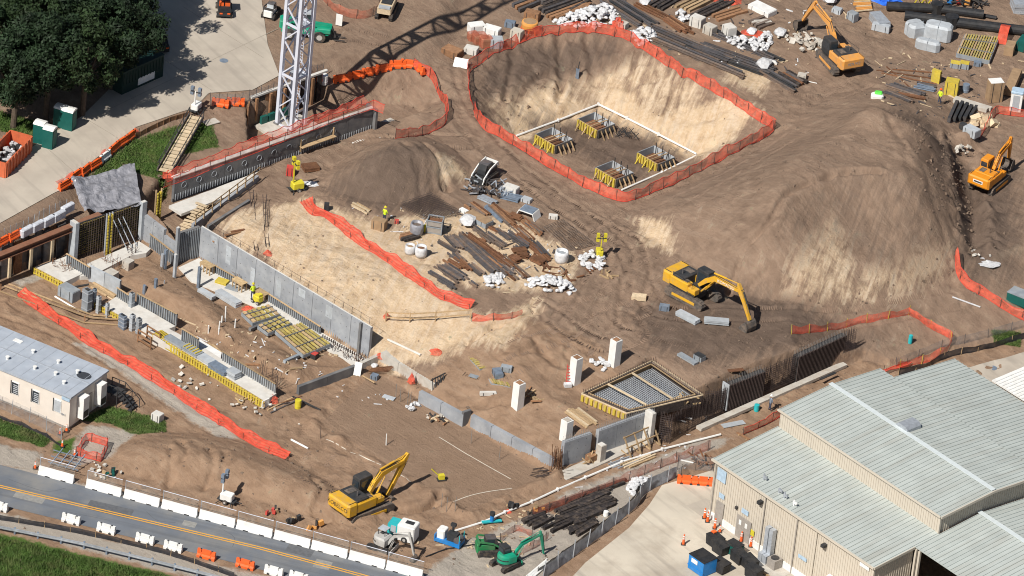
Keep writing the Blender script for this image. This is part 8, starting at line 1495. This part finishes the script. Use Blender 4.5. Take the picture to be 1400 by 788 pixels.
# ================================================================ trees
def tree(label, px, ht, rad, seed, nleaf=9000):
    g = P(*px, UPZ); r = thing('oak_tree', label, 'tree', g); rg = np.random.default_rng(seed); b = MB(); b.tube((0, 0, -.2), (.1, .1, ht * .35), .34, 9, .24); tips = []
    for k in range(9):
        a = rg.uniform(0, 6.3); e = np.array([math.cos(a) * rad * rg.uniform(.3, .75), math.sin(a) * rad * rg.uniform(.3, .75), ht * rg.uniform(.5, .85)]); m_ = np.array([e[0] * .35, e[1] * .35, ht * .45]); b.tube((.1, .1, ht * .3), m_, .16, 6, .1); b.tube(m_, e, .1, 6, .03); tips.append(e)
    b.obj('trunk', 'bark', r)
    nc = 46; cc = rg.normal(size=(nc, 3)); cc /= np.linalg.norm(cc, axis=1)[:, None]; cc *= rg.uniform(.45, 1, (nc, 1)) ** .6; cc *= [rad, rad, ht * .32]; cc[:, 2] += ht * .66; cr = rg.uniform(.7, 1.35, nc)
    i = rg.integers(0, nc, nleaf); d = rg.normal(size=(nleaf, 3)); d /= np.linalg.norm(d, axis=1)[:, None]; c = cc[i] + d * (cr[i] * rg.uniform(.5, 1.05, nleaf))[:, None]
    u = rg.normal(size=(nleaf, 3)); u /= np.linalg.norm(u, axis=1)[:, None]; v = np.cross(u, d + .3 * rg.normal(size=(nleaf, 3))); v /= np.linalg.norm(v, axis=1)[:, None]; s = rg.uniform(.12, .25, nleaf)[:, None]
    q = np.stack([c - u * s, c + v * s * .5, c + u * s, c - v * s * .5], 1).reshape(-1, 3); me = bpy.data.meshes.new('crown'); me.from_pydata(q.tolist(), [], np.arange(nleaf * 4).reshape(-1, 4).tolist()); me.materials.append(MT['leaf' if seed % 3 else 'leaf_b']); o = inst(me, 'crown', r); return r
tl = [((18, 152), 'oak tree at the left edge above the orange skip'), ((62, 142), 'oak tree behind the portable toilets'), ((112, 136), 'oak tree between the toilets and the green container'), ((152, 100), 'oak tree overhanging the green container'), ((100, 85), 'oak tree in the middle of the clump'), ((42, 95), 'oak tree mid left of the clump'), ((-22, 105), 'oak tree cut by the left edge'), ((160, 50), 'oak tree shading the dark car'), ((60, 38), 'oak tree at the top left of the clump'), ((118, 40), 'oak tree at the top middle of the clump'), ((0, 45), 'oak tree in the top left corner'), ((170, 0), 'oak tree at the top by the white board')]; tl = [((x, y + 22), l) for (x, y), l in tl]
for k, (px, lab) in enumerate(tl): tree(lab, px, 10.6 + (k * 37 % 10) * .18, 3.9 + (k * 53 % 10) * .1, 100 + k, 19000)
# grass blades
def grass(name, poly, n, h, z=None):
    w = poly; lo, hi = w.min(0), w.max(0); p = rng.uniform(lo, hi, (n, 2)); p = p[inside(list(w), p[:, 0], p[:, 1])]
    fx = np.clip((p[:, 0] - X0) / ST, 0, len(gx) - 2).astype(int); fy = np.clip((p[:, 1] - Y0) / ST, 0, len(gy) - 2).astype(int); zz = HG[fy, fx] - .02; m = len(p); a = rng.uniform(0, 6.3, m); wd = rng.uniform(.03, .07, m); hh = h * rng.uniform(.4, 1.3, m); l = rng.normal(0, .12, (m, 2))
    q = np.stack([np.stack([p[:, 0] - np.cos(a) * wd, p[:, 1] - np.sin(a) * wd, zz], 1), np.stack([p[:, 0] + np.cos(a) * wd, p[:, 1] + np.sin(a) * wd, zz], 1), np.stack([p[:, 0] + l[:, 0], p[:, 1] + l[:, 1], zz + hh], 1)], 1).reshape(-1, 3)
    me = bpy.data.meshes.new(name); me.from_pydata(q.tolist(), [], np.arange(m * 3).reshape(-1, 3).tolist()); me.materials.append(MT['grass_blade']); o = inst(me, name); o['kind'] = 'stuff'; o['label'] = 'short green grass'
mat('grass_blade', (.07, .125, .028), .8, var=.4, sc=.7, dirt=(.2, .17, .08), dsc=.6, damt=.5)
grass('grass', GRASS[0], 26000, .22); grass('grass', PW([(-60, 740), (0, 736), (60, 750), (285, 802), (100, 900), (-100, 900)], LOWZ), 60000, .35); grass('grass', GRASS[2], 9000, .2); grass('grass', GRASS[3], 9000, .2); grass('grass', GRASS[5], 14000, .3); grass('grass', GRASS[4], 3000, .2)

# ================================================================ loose bits
g = G(672, 716); r = thing('valve_pump', 'teal pump head on the white pipe beside the blue pump', 'pump', g, R(20)); MB().box((0, 0, .2), (1.9, .35, .12)).obj('teal_board', 'teal', r); MB().tube((0, 0, .2), (0, 0, .9), .2, 10).obj('valve_body', 'blue_paint', r); MB().lathe([(.26, .9), (.26, 1.2)], 10).obj('motor', 'charcoal', r)
for px, m, lab in [((372, 704), 'machine_red', 'red and white junk behind the sixth road barrier'), ((402, 716), 'charcoal', 'dark seats and red mat behind the road barriers'), ((431, 724), 'machine_amber', 'yellow wire frame behind the road barriers'), ((150, 652), 'toilet_green', 'green plants and pots behind the second road barrier'), ((700, 697), 'charcoal', 'black pump head on the white pipe near the faded fence'), ((733, 701), 'machine_amber', 'yellow bits at the start of the faded fence')]:
    g = G(*px); r = thing('roadside_junk', lab, 'junk', g, random.uniform(0, 1))
    for k in range(6): MB().box((random.uniform(-.7, .7), random.uniform(-.25, .25), random.uniform(.15, .6)), (random.uniform(.2, .5), random.uniform(.15, .3), random.uniform(.2, .7)), random.uniform(0, 3), random.uniform(-.4, .4)).obj('junk_piece', m if k % 2 else random.choice(['charcoal', m, 'timber']), r)
for nm, m, n, regions, lab in [('litter', 'timber_pale', 340, [[(470, 280), (640, 290), (850, 360), (720, 420), (560, 330)], [(150, 420), (480, 470), (420, 520), (200, 450)], [(690, 0), (1180, 0), (1120, 110), (1000, 100)], [(1190, 60), (1400, 60), (1400, 160), (1200, 150)], [(560, 740), (740, 690), (820, 700), (680, 780)]], 'small pale wood scraps littering the site'), ('litter', 'bag_white', 160, [[(470, 280), (640, 290), (850, 360), (720, 420), (560, 330)], [(690, 0), (1180, 0), (1120, 110), (1000, 100)], [(200, 440), (420, 540), (560, 560), (380, 470)], [(840, 600), (980, 560), (960, 640), (760, 700)]], 'small white scraps littering the site'), ('litter', 'steel_dark', 330, [[(560, 300), (640, 290), (810, 360), (700, 400), (590, 370)], [(690, 0), (1180, 0), (1120, 110), (1000, 100)], [(1190, 80), (1340, 90), (1340, 180), (1220, 150)], [(710, 715), (850, 665), (800, 730)]], 'small dark metal scraps littering the site')]:
    b = MB(); 
    for k in range(n):
        w = np.array(regions[k % len(regions)], float); lo, hi = w.min(0), w.max(0)
        for t in range(30):
            p = rng.uniform(lo, hi)
            if inside(list(w), np.array([p[0]]), np.array([p[1]]))[0]: break
        q = G(*p); L_ = rng.choice([.15, .25, .4, .8, 1.3], p=[.3, .3, .2, .12, .08]); b.box((q[0], q[1], q[2] + .05), (L_, rng.uniform(.05, .16), rng.uniform(.03, .12)), rng.uniform(0, 3.1), rng.uniform(-.2, .2))
    o = b.obj(nm, m); o['kind'] = 'stuff'; o['label'] = lab

# ---- extra rebar and boards in the basement
for px, n, h, sx, sy, lab in [((366, 520), 14, 2.0, 1.6, .3, 'tall thin rebar cluster behind the stud row at the yellow form end'), ((150, 362), 12, 1.3, 1.6, .5, 'bent rebar cluster on the footing below the formwork wall'), ((116, 368), 14, .9, .9, .5, 'rusty rebar tangle beside the left pilaster footing'), ((84, 368), 16, 1.0, 1.2, .6, 'rusty rebar tangle on the left pilaster footing'), ((470, 486), 18, .9, 2.2, .3, 'rusty rebar row at the right end of the tall grey wall'), ((494, 494), 18, .8, .8, .6, 'grey rebar tangle at the right foot of the tall grey wall'), ((176, 346), 10, 1.1, .9, .4, 'leaning rebar by the small pale pier'), ((330, 386), 10, .7, 1.5, .3, 'rebar stubs between the plywood benches')]:
    g = P(*px, LOWZ + .3); r = thing('rebar_cluster', lab, 'rebar', g, YB); b = MB()
    for k in range(n): a = np.array([random.uniform(-sx, sx), random.uniform(-sy, sy), 0]); b.tube(a, a + [random.uniform(-.3, .3), random.uniform(-.2, .2), h * random.uniform(.6, 1.1)], .025, 4)
    b.obj('upright_bar', 'rebar' if n % 4 else 'rust', r, kind='stuff'); b = MB()
    for k in range(n // 2): a = np.array([random.uniform(-sx, sx), random.uniform(-sy, sy), random.uniform(.05, h * .6)]); b.tube(a, a + [random.uniform(-1, 1), random.uniform(-.4, .4), random.uniform(-.1, .3)], .025, 4)
    b.obj('cross_bar', 'rust', r, kind='stuff')
for k, (px, a_, L_, m) in enumerate([((135, 400), -40, 2.2, 'timber'), ((150, 408), -38, 1.8, 'timber_pale'), ((192, 434), -42, 1.6, 'plywood'), ((112, 392), 30, 1.5, 'charcoal'), ((100, 386), 50, 1.4, 'steel_dark'), ((158, 420), 20, 1.2, 'panel_grey'), ((205, 440), -40, 1.5, 'timber'), ((230, 455), -45, 1.4, 'plywood'), ((262, 468), -42, 2.0, 'timber_pale'), ((290, 478), -42, 1.8, 'timber'), ((345, 500), 10, 1.4, 'wood_brown'), ((405, 505), 20, 1.3, 'timber'), ((300, 330), 40, 1.6, 'wood_brown'), ((318, 322), 35, 1.8, 'wood_brown'), ((325, 318), 30, 1.5, 'rust')]):
    g = G(*px); o = MB().box((0, 0, .06), (L_, .22, .1)).obj('loose_board', m, None, g + [0, 0, .12 if k > 11 else .02], R(a_)); tag(o, 'loose board ' + ['left of the yellow infill form', 'behind the slim pale posts', 'on the planked footing start', 'by the broad column form', 'by the big grey form box', 'before the slim pale posts', 'mid planked footing', 'right end of planked footing', 'behind the left stud row', 'on the white concrete patch', 'in the fill by the right stud row', 'in the fill by the dark cross wall', 'on the sand behind the tall wall, lower one', 'on the sand behind the tall wall, upper one', 'rusty one on the sand behind the tall wall'][k], 'board')
